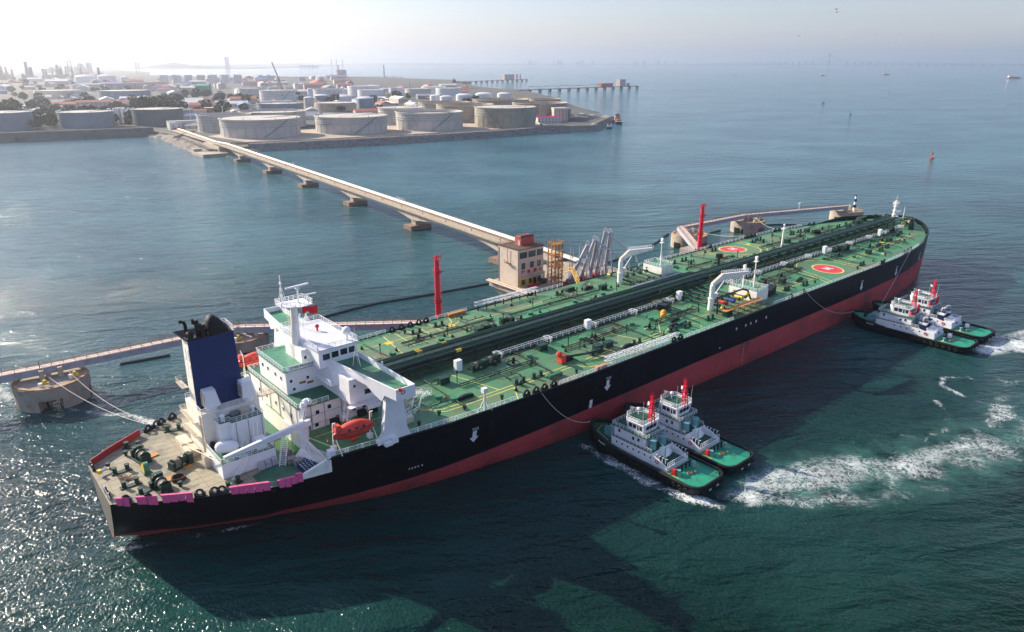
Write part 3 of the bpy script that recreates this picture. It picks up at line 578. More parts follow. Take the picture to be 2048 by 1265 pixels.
mb=MB(); mb.cyl((49.0,-33,30.9),(49.0,-33,31.5),.35,n=8); mb.torus((50,-32.5,30.2),.4,.1,'y',12,5); mb.build('wing_lifebuoy',ORANGE,ship)
# tripod aerial mast on the starboard wing, radar dome
mb=MB()
for a in ((49.2,-13.6),(50.9,-12.6),(50.2,-15.2)): mb.bar((a[0],a[1],29.86),(50.1,-13.7,34.6),.09)
mb.bar((50.1,-13.7,34.6),(50.1,-13.7,38.6),.07); mb.build('wing_aerial',WHITE2,ship)
mb=MB(); mb.cyl((51.4,-7.4,33.5),(51.4,-7.4,34.8),.3,n=8); mb.ball((51.4,-7.4,35.6),1.0,16); autosmooth(mb.build('radome',WHITE2,ship),60)
mb=MB(); mb.cyl((49,2.2,33.5),(49,2.2,34.3),.22,n=6); mb.ball((49,2.2,34.6),.5,10); mb.build('red_lamp',RED,ship)
mb=MB()
for a in ((45.4,6.4),(47.4,6.4),(46.4,8.4)): mb.bar((a[0],a[1],33.5),(46.4,7.0,37.4),.08)
mb.build('roof_tripod',WHITE2,ship)
# radar mast
mb=MB(); mb.cyl((42.9,.3,29.2),(43.1,.2,41.8),1.05,.75,n=12); mst=autosmooth(mb.build('radar_mast',WHITE,ship),50)
mb=MB()
for i in range(20): mb.bar((41.75,-.2,30+i*.6),(41.75,.8,30+i*.6),.06)
mb.bar((41.75,-.25,29.5),(41.9,-.25,42),.07); mb.bar((41.75,.85,29.5),(41.9,.85,42),.07); mb.build('mast_ladder',CREAM,mst)
mb=MB(); mb.prism([(39.8,2.2),(46.2,2.2),(46.2,-3.0),(43,-3.6),(39.8,-1.4)],41.8,42.0); mb.rail([(39.8,2.2,42),(46.2,2.2,42),(46.2,-3.0,42),(43,-3.6,42),(39.8,-1.4,42)],1,1,.06,close=True); mb.build('mast_platform',WHITE2,mst)
mb=MB(); mb.bar((41,1,42),(41,1,48.4),.16)
for z,w_ in ((43.6,1.6),(45,1.3),(46.4,1.0)): mb.bar((41,1-w_/2,z),(41,1+w_/2,z),.07); mb.box(40.8,41.2,.8,1.2,z,z+.5)
mb.bar((40.4,1.6,42),(41,1,46.5),.06);mb.bar((41.8,.4,42),(41,1,46.5),.06); mb.build('signal_mast',WHITE2,mst)
mb=MB(); mb.cyl((44,-.6,42),(44,-.6,45.2),.22,n=8); mb.box(43.6,44.4,-1,-.2,45.2,45.6); rd=mb.build('radar_pedestal',WHITE2,mst)
mb=MB(); mb.obox((44,-.6,45.8),(5.6,.4,.35),R(8)); mb.build('radar_scanner',WHITE2,rd)
mb=MB(); mb.cyl((45.6,-2.2,42),(45.6,-2.2,43.8),.14,n=8); rd=mb.build('radar_pedestal',WHITE2,mst)
mb=MB(); mb.obox((45.6,-2.2,44),(3.6,.3,.25),R(-5)); mb.build('radar_scanner',WHITE2,rd)
mb=MB(); mb.cyl((44.4,-1.5,40),(44.9,-1.9,40.2),.1,n=6); mb.ball((45.1,-2.2,40.0),.5,10,sz=.5); mb.build('satellite_dish',WHITE2,mst)
mb=MB(); 
for i in range(4): mb.add([],[])
vs=[];nx=9
for i in range(nx):
    t=i/(nx-1); yy=.15*math.sin(t*7)
    vs+=[(44.0+3.2*t,-2.0-1.2*t+yy,41.6-.25*math.sin(t*3)),(44.0+3.1*t,-2.0-1.2*t+yy*.7,39.8-.2*t)]
mb.add(vs,[(2*i,2*i+1,2*i+3,2*i+2) for i in range(nx-1)]); fl=mb.build('flag',mat('flag_red',(.75,.015,.02),.7,var=.05),None)
tag(fl,'red flag flying from the white radar mast of the tanker','flag')
mb=MB(); mb.torus((38.6,-20.3,18.4),.35,.1,'y',10,5); mb.build('lifebuoy',ORANGE,ship)
# provision crane
mb=MB(); mb.cyl((35.9,-15.6,17),(35.9,-15.6,21.4),.95,n=14); mb.cyl((35.9,-15.6,21.4),(35.9,-15.6,22),.75,n=14); pc=mb.build('crane_pedestal',WHITE2,ship)
mb=MB(); mb.ext([(36.8,-16.6,21.2),(17.9,-20.4,21.9),(17.9,-20.4,22.5),(28,-18.5,22.7),(36.8,-16.6,22.5)],(.13,-.7,0)); mb.build('crane_jib',WHITE2,pc)
mb=MB(); mb.cyl((37.6,-16.2,21.8),(36.4,-15.0,21.8),.6,n=10); mb.bar((36,-15.6,22),(36.4,-16.2,24.2),.12); mb.build('crane_winch',STEEL,pc)
mb=MB(); mb.rail([(33.4,-15.9,17.2),(34.5,-19.5,17.2),(36.3,-25,17.2)],1.1,1.2,.06); mb.rail([(36.2,-25,17.1),(37.5,-25,17.1)],1.1,1.2,.06); mb.box(36.8,38.2,-25,-23.8,17,18.4); mb.build('recess_railing',WHITE2,ship)
# main deck walkway outlines beside the block
mb=MB(); 
for pts in ([(38,-16),(45,-16),(56,-17.5)],[(40,-21),(40.5,-24.8),(46,-25.4)],[(47,-24),(56,-24.6)]): strip(mb,pts,.22)
mb.build('walkway_line',YL,ship)
mb=MB()
for x in (43,49.6,52.4): mb.box(x,x+1.8,-14.1,-13,17.3,18.9)
mb.build('louvred_box',DARK,ship)

for (x,y,z) in ((38.2,-13.05,18.2),(44.9,-13.05,18.2),(53.2,-13.05,18.2)):
    mb=MB(); mb.box(x-.45,x+.45,y-.06,y,z-.9,z+1.1); mb.build('door',STEEL,ship)
mb=MB(); 
for x in (39,42,46,50): mb.cyl((x,-13.1,17.4),(x,-13.1,23.3),.07,n=5)
for z in (19.0,21.0): mb.cyl((36.4,-13.12,z),(54.4,-13.12,z),.05,n=5)
for x in (24.5,27,29.8): mb.cyl((x,-9.38,17.2),(x,-9.38,22.8),.07,n=5)
for y in (-12,-9,-3,2,7): mb.cyl((36.2,y,17.4),(36.2,y,23.4),.07,n=5)
mb.build('wall_pipe',GREYP,ship)
mb=MB(); mb.box(40.2,41.6,-5.72,-5.6,25.4,25.9); mb.box(42.0,43.4,-5.72,-5.6,25.0,25.5); mb.build('rust_patch_bracket',RUST,ship)
mb=MB(); mb.box(48.6,51.8,-20.15,-20.05,22.0,23.2); mb.build('side_name_plate',WHITE2,ship)
for x,y,z,a in ((30.9,-1,24.5,1.5),(30.9,3,24.5,1.2)): 
    mb=MB(); mb.box(x-1.6,x-.2,y-.7,y+.7,z,z+a); mb.build('casing_top_unit',STEEL,ship)
mb=MB(); mb.box(31.3,36.4,-2.2,-1.0,23.4,23.55); mb.rail([(31.3,-2.2,23.5),(36.4,-2.2,23.5)],1.0,1.2,.05); mb.rail([(31.3,-1.0,23.5),(36.4,-1.0,23.5)],1.0,1.2,.05); mb.build('casing_footbridge',CREAM,ship)
mb=MB(); mb.bar((44.0,-2.0,42),(44.0,-2.0,33.5),.03); mb.build('flag_halyard',WHITE2,mst)
# ---------------------------------------------------------------- deck piping and fittings of the tanker
def P(x,y,z,lift=0): return (x,y,dz(x,y)+lift)
def put(proto,x,y,z=None,rz=0,scale=1):
    c=clone(proto,ship); c.location=(x,y,dz(x,y) if z is None else z); c.rotation_euler=(0,0,rz); c.scale=(scale,)*3; return c
def first(o,x,y,z=None,rz=0): o.location=(x,y,dz(x,y) if z is None else z); o.rotation_euler=(0,0,rz); return o
random.seed(5)
# cargo lines on tall trestles
for y,z,r,x0,x1 in ((3.6,20.9,.42,58,192),(2.5,20.9,.42,58,192),(-1.9,20.9,.42,58,192),(-3.0,20.9,.42,58,192),(4.6,20.2,.25,58,190),(.6,20.2,.2,58,346),(-.9,20.2,.2,58,346),(-4.0,20.1,.28,58,190),
   (1.9,20.9,.45,192,347),(-1.6,20.9,.45,192,347),(2.9,20.3,.22,192,340),(-2.6,20.2,.22,192,340)):
    mb=MB(); mb.cyl((x0,y,z),(x1,y,z),r,n=10)
    for k in range(int((x1-x0)/11)): xx=x0+6+k*11; mb.cyl((xx,y,z),(xx+.25,y,z),r*1.35,n=10)
    autosmooth(mb.build('cargo_pipe',GREEN2,ship),50)
for x0,x1 in ((58,190),(190,347)):
    mb=MB(); mb.box(x0,x1,-.5,1.1 if x0<100 else 1.3,21.0,21.08); mb.rail([(x0,-.5,21.08),(x1,-.5,21.08)],1.05,3.0,.045,2); mb.rail([(x0,1.2,21.08),(x1,1.2,21.08)],1.05,3.0,.045,2); mb.build('pipe_rack_walkway',GREEN2,ship)
mb=MB(); mb.box(-3.2,3.2,-.1,.1,2.1,2.35)
mb.v=[]; mb.f=[]; mb.m=[]
mb.box(-.1,.1,-4.6,5.2,2.1,2.35)
for y in (-4.4,-1.4,1.6,5.0): mb.box(-.13,.13,y-.13,y+.13,-.3,2.15)
mb.bar((0,-4.4,.2),(0,-1.4,2.1),.08); mb.bar((0,5,.2),(0,1.6,2.1),.08)
rack=mb.build('pipe_trestle',GREEN2,ship); first(rack,62,0)
for k in range(1,42): put(rack,62+k*6.9,0)
for x in (75.5,84): 
    mb=MB(); mb.cyl((x,3.6,20.9),(x+1.6,3.6,20.9),.5,n=10); mb.cyl((x,2.5,20.9),(x+1.6,2.5,20.9),.5,n=10) if x<80 else mb.cyl((x,-3,20.9),(x+1.6,-3,20.9),.5,n=10); mb.build('yellow_pipe_band',YELLOW,ship)
for x0,x1,ya,yb in ((58,192,1.9,4.9),(58,192,-4.2,-1.3),(192,345,1.3,3.2),(192,345,-2.9,-1.0)):
    mb=MB(); mb.box(x0,x1,ya,yb,19.75,19.85); mb.build('rack_shade_plate',BLACK,ship)  # solid plates added beneath the pipes to close up the rack's deck shadow
for x0,x1,y in ((64,160,7.4),(64,160,-5.0),(200,330,5.6),(200,330,-4.8),(60,165,8.6)):
    mb=MB(); mb.cyl((x0,y,18.75),(x1,y,18.75),.28,n=8); autosmooth(mb.build('deck_main_pipe',GREEN2,ship),50)
# silver cross-over duct near the manifold
mb=MB(); mb.box(163,190,5.4,6.4,20.2,20.7); mb.build('cable_duct',STEEL,ship)
# low walkway with white rails on the starboard side of the rack
for a,b in ((93,166),(198,262),(268,312),(318,338)):
    mb=MB(); mb.box(a,b,-8.4,-7.4,dz(a,-8)+.35,dz(a,-8)+.42); mb.build('low_walkway_grating',GREEN2,ship); mb=MB(); mb.rail([(a,-8.4,dz(a,-8)+.4),(b,-8.4,dz(b,-8)+.4)],1.15,2.4,.055,2); mb.rail([(a,-7.4,dz(a,-8)+.4),(b,-7.4,dz(b,-8)+.4)],1.15,2.4,.045,2)
    for k in range(int((b-a)/18)+1):
        x=a+k*18; mb.rail([(x,-9.3,dz(x,-9)+.1),(x+1.5,-9.3,dz(x,-9)+.1),(x+1.5,-6.9,dz(x,-9)+.1),(x,-6.9,dz(x,-9)+.1)],1.5,1,.07,close=True)
    mb.build('low_walkway',WHITE2,ship)
for a,b in ((64,160),(200,330)):
    mb=MB(); mb.rail([(a,-5.8,dz(a,-6)),(b,-5.8,dz(b,-6))],1.0,3,.05,2); mb.tube([(a,-6.4,dz(a,-6)+.5),(b,-6.4,dz(b,-6)+.5)],.16,6); mb.tube([(a,6.6,dz(a,6)+.5),(b,6.6,dz(b,6)+.5)],.16,6); mb.build('service_pipe',GREEN2,ship)
for k,x in enumerate((81,127.8,170.7,266,315.5)):
    mb=MB(); mb.box(x-.9,x+.9,-8.6,-7.3,dz(x,-8),dz(x,-8)+2.9); mb.build('white_locker',WHITE2,ship)
# stairs and platforms at the front of the block
ladder((64.5,-13.5,18),(60.2,-8.5,20.6),1.2,'stair'); ladder((68,-15.2,18),(61,-11.5,19.8),1.4,'stair')
mb=MB(); mb.rail([(56,-20.5,17.6),(60,-19,17.6),(63,-15.6,18.3),(66,-14,18.3)],1.2,1.2,.07); mb.rail([(56,-22,17.6),(61,-20.2,17.6),(64,-17,18.1),(67,-15.4,18.1)],1.2,1.2,.07); mb.build('gangway_railing',WHITE2,ship)
mb=MB(); mb.truss((55.5,-19,18.2),(63,-16,18.4),.9,.9,1.5,.07); mb.box(56,58,-23,-21.6,17,18.6); mb.build('accommodation_ladder_frame',CREAM,ship)
# bitts, chocks, fairleads
mb=MB(); mb.box(-1.9,1.9,-.6,.6,0,.22)
for x in (-1.15,1.15): mb.cyl((x,0,.2),(x,0,1.35),.42,n=12); mb.cyl((x,0,1.3),(x,0,1.42),.52,n=12)
bitt=autosmooth(mb.build('mooring_bitts',GREEN2,ship),40)
BT=[(88.8,-22.9),(94.5,-23),(116.5,-22),(131,-24),(147,-24.2),(153,-24.6),(164,-25),(203,-21),(209.5,-24),(220,-25),(262,-25.4),(290,-20),(297,-19.3),(322,-13),(327,-12),(88.4,22.6),(97,23.6),(146,22.8),(151.5,22.8),(207,22.8),(214,22.8),(237,25),(263,22.6),(268.5,23.5),(289,19.5),(296,19.8),(319,13),(333,12)]
first(bitt,*BT[0]); [put(bitt,*q) for q in BT[1:]]
for x,y,r_ in ((4.6,2.1,0),(4.7,-4.6,0),(20,-17.3,.35),(6.5,-8.6,.4),(9,11.3,-.5),(18,13.6,-.3)): put(bitt,x,y,13.9,r_)
mb=MB(); mb.torus((0,0,.85),.6,.24,'y',16,6); mb.box(-1,1,-.35,.35,0,.3); mb.box(-1,-.7,-.3,.3,0,.9); mb.box(.7,1,-.3,.3,0,.9)
chock=autosmooth(mb.build('panama_chock',BLACK,ship),50)
CH=[(85.6,-1),(88.6,-1),(91.2,-1),(94.2,-1),(140.5,-1),(143.5,-1),(203,-1),(211,-1),(270,-1),(272.5,-1),(293,-1),(297,-1),(301,-1),(84.1,1),(87.4,1),(90.5,1),(93.6,1),(96.2,1),(138.5,1),(204,1),(241,1),(268,1),(271,1),(274,1),(290,1),(293,1),(315,1),(318,1)]
for i,(x,s) in enumerate(CH):
    q=first(chock,x,s*(HB(x)-.6),17.05) if i==0 else put(chock,x,s*(HB(x)-.6),17.05)
for x,s in ((2.6,-1),(5.9,-1),(13.8,-1),(16.2,-1),(17.4,-1),(13.6,1),(15.6,1),(16.8,1),(19.5,1)): put(chock,x,s*(HB(x)-.5),13.9,math.atan2((HB(x+1)-HB(x-1))/2,1)*s)
for y in (-6.8,-4,6.6,8): put(chock,.5,y,13.9,PI/2,.8)
for i in range(9): x=338+i*2.7; put(chock,x,-(HB(x)-.7),dz(x,20),-math.atan2((HB(x+1)-HB(x-1))/2,1)*1.0); put(chock,x,(HB(x)-.7),dz(x,20),math.atan2((HB(x+1)-HB(x-1))/2,1))
# pedestal rollers
mb=MB(); mb.cyl((0,0,0),(0,0,.55),.3,n=8); mb.cyl((0,0,.55),(0,0,1.1),.45,n=10); rol=mb.build('pedestal_roller',GREEN2,ship)
RO=[(58,-25),(64,-24),(70,-25.4),(80,-26.6),(104,-27.2),(86,25),(106,24.5),(155,21),(225,-26),(255,-27),(284,-24.5),(315,-19),(280,24),(305,20),(328,14)]
first(rol,*RO[0]); [put(rol,*q) for q in RO[1:]]
for x,y in ((3,5.6),(9,-12.5),(12,-11),(7,8.5)): put(rol,x,y,13.9)
# winches
def winch(name,L=5.2,drum=.95):
    mb=MB(); mb.box(-L/2,L/2,-1.1,1.1,0,.3)
    for x in (-L*.36,0,L*.3): mb.cyl((x-.1,0,1.25),(x+.1,0,1.25),drum*1.35,n=16)
    mb.cyl((-L*.36,0,1.25),(L*.3,0,1.25),drum*.8,n=12)
    for x in (-L*.44,L*.42): mb.box(x-.2,x+.2,-.9,.9,.2,1.7)
    mb.cyl((L*.42,0,1.25),(L*.58,0,1.25),.45,n=10)
    o=autosmooth(mb.build(name,GREEN2,ship),40)
    q=MB(); q.box(L*.3,L*.5,-1.0,.6,.3,2.2); q.build('gearbox',GREEN2,o)
    q=MB(); q.cyl((-L*.34,0,1.25),(-L*.04,0,1.25),drum*1.02,n=14); q.build('rope_on_drum',mat('rope',(.22,.19,.14),.9,var=.3,scale=3),o)
    return o
wn=winch('mooring_winch',4.6,.75); first(wn,85.5,-10.2,rz=0)
for x,y,r_ in ((90.5,-9.6,0),(105,9.5,PI),(113,11,PI),(272.4,-9.5,0),(278,-10.5,0),(297,12.5,PI),(326,-8,0),(331,9,PI)): put(wn,x,y,None,r_)
for x,y,r_,s in ((9,4.6,PI/2+.2,1.1),(9,-9.6,PI/2+.1,1.15),(14.5,-3.2,.3,1.0)): put(wn,x,y,13.9,r_,s)
put(wn,348,6.5,None,PI/2+.4,1.25); put(wn,347,-6.8,None,PI/2-.4,1.25); put(wn,341,-11,None,.4,1.1); put(wn,340,12,None,-.3,1.1)
mb=MB(); mb.cyl((-.45,0,1.2),(.45,0,1.2),1.2,n=18); mb.box(-.7,.7,-1,1,0,.5); yw=mb.build('yellow_brake_wheel',GREENL,ship)
q=MB(); q.cyl((-.6,0,1.2),(-.46,0,1.2),1.0,n=18); q.build('brake_disc',YELLOW,yw); first(yw,8.4,-1.6,13.9); put(yw,342,-7,None,.5); put(yw,353,2.5,None,1.2)
mb=MB(); mb.cyl((0,0,0),(0,0,1.0),1.5,n=16); mb.torus((0,0,1.4),1.3,.35,'x',16,8); mb.box(-1,1,-.4,.4,0,1); wl=autosmooth(mb.build('anchor_windlass',mat('dirty_windlass',(.05,.06,.045),.6,var=.5,scale=1.0),ship),40); first(wl,352,-5.5); put(wl,352,5.5)
mb=MB(); mb.tube([(353,-5.5,19.8),(357,-5,19.2),(359,-3.5,19)],.25,6); mb.tube([(353,5.5,19.8),(357,5,19.2),(359,3.5,19)],.25,6); mb.build('anchor_chain',RUST,ship)
# ladders of thin deck pipes (stripping, inert gas, steam), valves, hatches
def pipe_run(x0,x1,y,dy=.9,r=.15,m=None):
    mb=MB()
    for o_ in (0,dy): mb.cyl(P(x0,y+o_,0,.55),P(x1,y+o_,0,.55),r,n=5)
    n=int((x1-x0)/2.4)
    for i in range(n+1):
        x=x0+(x1-x0)*i/n; mb.bar(P(x,y-.1,0,.45),P(x,y+dy+.1,0,.45),.09); mb.bar(P(x,y+dy/2,0,0),P(x,y+dy/2,0,.5),.08)
    mb.build('deck_pipe_run',m or RUST if False else (m or BROWNP),ship)
BROWNP=mat('brown_pipe',(.02,.026,.018),.6,var=.4,scale=1)
for x0,x1,y in ((76,100,-16.2),(112,140,-15.2),(146,166,-17),(204,238,-14.2),(256,284,-14.2),(292,330,-10.5),(80,112,16.5),(118,158,15.6),(204,232,13.2),(254,290,13.5),(298,326,10.5)): pipe_run(x0,x1,y)
def cross(x,y0,y1,r=.12,m=GREEN2):
    mb=MB(); n=max(2,int(abs(y1-y0)/4)); pts=[P(x,y0+(y1-y0)*i/n,0,.5) for i in range(n+1)]; mb.tube(pts,r,5)
    for q in pts: mb.bar((q[0],q[1],q[2]-.55),q,.1)
    mb.build('cross_deck_pipe',m,ship)
for x in (70.5,99,109,122,137,158,162,201,213,229,262,274,288,301,311,321): cross(x,-5,-25.5+max(0,x-290)*.16,.16,BROWNP)
for x in (72,104,118,146,208,222,262,280,294,312): cross(x,5,24.5-max(0,x-285)*.22,.16,BROWNP)
# tank hatches, vents, lockers
mb=MB(); mb.cyl((0,0,0),(0,0,.75),.9,n=14); mb.cyl((0,0,.75),(0,0,.85),1.0,n=14); mb.box(-.15,.15,-1.1,1.1,.85,1.0); hat=mb.build('tank_hatch',GREENL,ship)
HT=[(68.4,-17.4),(70.9,-20.4),(101,-12.5),(121,-12.5),(126,-18),(141,-13.4),(149,-14),(213,-12),(226,-19.8),(257,-12.2),(270,-18),(285,-14.5),(304,-10.5),(317,-9),(74,12),(90,12.4),(111,17.5),(124,13),(143,12.6),(156,12.4),(203,19),(219,12),(233,13.4),(262,15.4),(277,18),(302,13.5),(315,8)]
first(hat,*HT[0]); [put(hat,*q) for q in HT[1:]]
mb=MB(); mb.box(-1.4,1.4,-.8,.8,0,1.5); mb.box(-1.5,1.5,-.9,.9,1.5,1.6); lk=mb.build('deck_locker',GREEN2,ship)
LK=[(74,-11.5),(107,-11),(119,-20.4),(123,-20.4),(171,-26.3),(216,-18.5),(236,-10),(281,-19),(309,-15),(102,10.2),(161,17),(228,16),(272,12),(299,17.8),(322,9.4)]
first(lk,*LK[0]); [put(lk,*q) for q in LK[1:]]
mb=MB(); mb.cyl((0,0,0),(0,0,2.6),.13,n=8); mb.cyl((0,0,2.6),(0,0,3.0),.3,n=8); pv=mb.build('vent_post',GREEN2,ship)
PV=[(77,-13),(97,-17.8),(114,-14),(115.5,-17),(134,-17.5),(144,-20),(160,-13),(166,-19),(206,-10.2),(224,-12.4),(240,-9.8),(260,-16.5),(276,-12),(288,-10),(298,-13.5),(312,-11),(72,15),(94,15),(113,12.8),(130,18.5),(149,17.6),(163,12.5),(206,14.8),(224,20.6),(232,10.5),(259,11.5),(274,20.5),(285,11),(305,10.8),(325,12)]
first(pv,*PV[0]); [put(pv,*q) for q in PV[1:]]
mb=MB()
mb.torus((0,0,.15),1.6,.12,'z',20,5); mb.cyl((0,0,0),(0,0,.9),.45,n=10); mb.ball((.2,.1,1.2),.45,8); hm=mb.build('cleaning_machine',BLACK,ship)
HM=[(95,-13),(124,-14.6),(143,-18.5),(209,-16),(222,-14.6),(267,-13.5),(292,-14.5),(307,-13),(86,18),(118,10.5),(150,10),(212,18),(266,19.8),(288,15),(309,15.5)]
first(hm,*HM[0]); [put(hm,*q) for q in HM[1:]]
mb=MB(); mb.ext([(-2.4,0,0),(2.4,0,0),(2.0,0,.8),(0,0,1.1),(-2.0,0,.8)],(0,.7,0)); hc=mb.build('hose_saddle',BLACK,ship)
HC=[(73.5,-21.5),(107,-21),(127,-24.4),(150,-22.3),(152,23.5),(158,20.5),(154,-19.6),(298,-16),(223,-21.5)]
first(hc,*HC[0]); [put(hc,x,y,None,.1) for x,y in HC[1:]]
mb=MB(); mb.box(-2.2,2.2,-.5,.5,.1,.9); bx=mb.build('ladder_stowage',DKGREEN,ship); first(bx,98.2,-25.4); put(bx,153.5,-22.2,None,.1); put(bx,152,25,None,.1)
# white signal towers on the deck
def deck_tower(x,y,z0,h,lean=True,name='deck_light_tower'):
    mb=MB(); mb.cyl((x,y,z0),(x,y,z0+h),.3,.22,n=10)
    if lean:
        for dx,dy in ((-2.2,0),(1.4,-.9),(1.4,.9)): mb.bar((x+dx,y+dy,z0),(x,y,z0+h*.72),.1)
    o=mb.build(name,WHITE,ship); q=MB(); q.box(x-.7,x+.5,y-.5,y+.5,z0+h,z0+h+1.1); q.build('lamp_housing',WHITE2,o)
    q=MB(); q.box(x+.5,x+.56,y-.4,y+.4,z0+h+.15,z0+h+.95); q.build('lamp_glass',DARK,o); return o
deck_tower(73.4,-28.6,17,4.6); deck_tower(52,14.6,29.9,5.0)
mb=MB(); mb.cyl((258,6.5,18),(258,6.5,27.2),.5,.36,n=12); mb.box(257,259,5.8,7.2,26.6,27); mb.cyl((258,6.5,27),(258,6.5,28.2),.18,n=8); mb.ball((258,6.5,28.4),.45,10); mb.build('midship_mast',WHITE,ship)
mb=MB(); mb.cyl((212.7,6.1,18),(212.7,6.1,23.4),.42,n=8); mb.box(211.8,213.4,5.4,6.8,22.4,23.8); mb.build('black_vent_mast',BLACK,ship)
mb=MB(); mb.box(213.5,214.2,5.3,6,22,23.2); mb.build('orange_lamp',ORANGE,ship)
# foremast
mb=MB(); mb.cyl((350.5,1.2,18.6),(350.5,1.2,28.5),.85,.45,n=12)
for z in (21.5,23.5,25.5): mb.cyl((350.5,1.2,z),(350.5,1.2,z+.15),1.2,n=12)
mb.box(349,352,.2,2.2,26.6,26.75); mb.rail([(349,.2,26.7),(352,.2,26.7),(352,2.2,26.7),(349,2.2,26.7)],.9,1,.06,close=True); mb.bar((350.5,1.2,28.5),(350.5,1.2,31),.1); mb.bar((350.5,.4,29.6),(350.5,2,29.6),.08)
mb.box(351.4,353.2,.2,2.2,18.7,20.6); mb.build('foremast',CREAM if False else WHITE,ship)
mb=MB(); mb.cyl((358.5,0,18.8),(358.5,0,24.4),.25,.12,n=8); mb.build('jack_staff',WHITE2,ship)
mb=MB(); mb.rail([(353,3,21.2),(361,2.6,21.2)],1,1.2,.06); mb.build('forepeak_railing',WHITE2,ship)
# manifold: transverse lines, valves, coloured reducers, drip tray
for k in range(5):
    x=171.6+k*3.6
    for s in (-1,1):
        mb=MB(); mb.tube([(x,s*4,18.9),(x,s*15,18.9),(x,s*22.6,19.4)],.36,10); mb.cyl((x,s*22.6,19.4),(x,s*23,19.4),.6,n=12); mb.cyl((x,s*12,18.9),(x,s*12.3,18.9),.55,n=12); autosmooth(mb.build('manifold_line',GREEN2,ship),50)
        mb=MB(); mb.cyl((x,s*18.6,19.2),(x,s*18.6,20.6),.16,n=6); mb.torus((x,s*18.6,20.6),.5,.07,'z',12,5); mb.box(x-.5,x+.5,s*18.6-.5,s*18.6+.5,18.7,19.7); mb.build('manifold_valve',GREEN2,ship)
for x,m_ in ((174.6,RED),(178.6,mat('blue_paint',(.02,.06,.3),.5)),(183.2,YELLOW)):
    mb=MB(); mb.cyl((x,-20.6,19.7),(x,-23.4,19.7),.55,n=12); mb.cyl((x,-23.3,19.7),(x,-23.6,19.7),.75,n=12); autosmooth(mb.build('coloured_reducer',m_,ship),50)
mb=MB(); mb.cyl((176,24,19.6),(178,23,19.6),.5,n=10); mb.cyl((172,22.5,19.2),(172,25,19.2),.4,n=10); mb.cyl((180,22.5,19.2),(180,25,19.2),.4,n=10); mb.ball((170.8,-24.4,19.3),.55,10); mb.cyl((187.6,-22.4,19),(187.6,-22.4,20.4),.5,n=10); mb.build('yellow_fitting',YELLOW,ship)
mb=MB(); mb.box(169,189.6,-27.2,-25.4,19.0,19.15); mb.build('ochre_drip_tray',OCHRE,ship)
mb=MB()
for x in [169.3+3.3*k for k in range(7)]:
    for y in (-27,-25.6): mb.bar((x,y,17),(x,y,19),.1)
mb.rail([(169,-28.6,17.1),(191,-28.6,17.1)],1.0,1.3,.06,2); mb.build('drip_tray_frame',GREEN2,ship)
mb=MB(); mb.tube([(169.6,-23.4,17.4),(169.6,-23.4,20.6),(172,-21.6,21.6),(186,-21.4,21.7),(187.6,-22.4,21.2),(189,-23,18)],.3,8); mb.build('arched_pipe',BLACK,ship)
mb=MB(); mb.box(166,167.5,-9,-4.8,19,19.1); mb.rail([(166,-4.8,20.4),(176,-4.8,21)],1,1.2,.07); mb.tube([(165,-4.4,19.5),(165.4,-4.4,21.6),(176,-4.4,21.6)],.3,8); mb.build('manifold_walkway',GREEN2,ship)
# two manifold cranes with box jibs
def mcrane(x,y,h,jt):
    z0=dz(x,y); mb=MB(); mb.cyl((x,y,z0),(x,y,z0+h*.45),1.0,n=16); mb.cyl((x,y,z0+h*.45),(x,y,z0+h*.5),1.15,n=16); mb.cyl((x,y,z0+h*.5),(x,y,z0+h),.8,n=16); mb.box(x+.6,x+1.8,y-1.2,y+.4,z0+h*.5,z0+h*.68)
    o=autosmooth(mb.build('manifold_crane_post',WHITE,ship),40)
    e=Vector((x+4.2,y+jt*.25,z0+h+2.6)); t=Vector((x+17.5,y+jt,z0+h+1.6)); b=Vector((x-.6,y,z0+h-.2)); d=(t-b).cross(Vector((0,0,1))).normalized()*.9
    mb=MB(); mb.ext([b-d/2,b-d/2+Vector((0,0,1.0)),e-d/2+Vector((0,0,.6)),t-d/2+Vector((0,0,.3)),t-d/2-Vector((0,0,.5)),e-d/2-Vector((0,0,1.6))],d); j=mb.build('crane_jib',WHITE,o)
    mb=MB(); mb.rail([e+d/2+Vector((0,0,.6)),t+d/2+Vector((0,0,.3))],.9,1.1,.06,2); mb.rail([e-d/2+Vector((0,0,.6)),t-d/2+Vector((0,0,.3))],.9,1.1,.06,2); mb.build('jib_railing',WHITE2,j)
    mb=MB(); mb.ext([b-d/2+Vector((0,0,1.02)),e-d/2+Vector((0,0,.62)),e+d/2+Vector((0,0,.62)),b+d/2+Vector((0,0,1.02))],(0,0,.05)); mb.build('jib_heel_plate',CREAM,j)
    mb=MB(); mb.bar((x+1,y,z0+h*.55),e+Vector((2.4,0,-1.0)),.22); mb.build('luffing_ram',WHITE2,o); return o
mcrane(170.6,17.7,8.4,.6); mcrane(171.3,-19.9,8.0,-1.5)
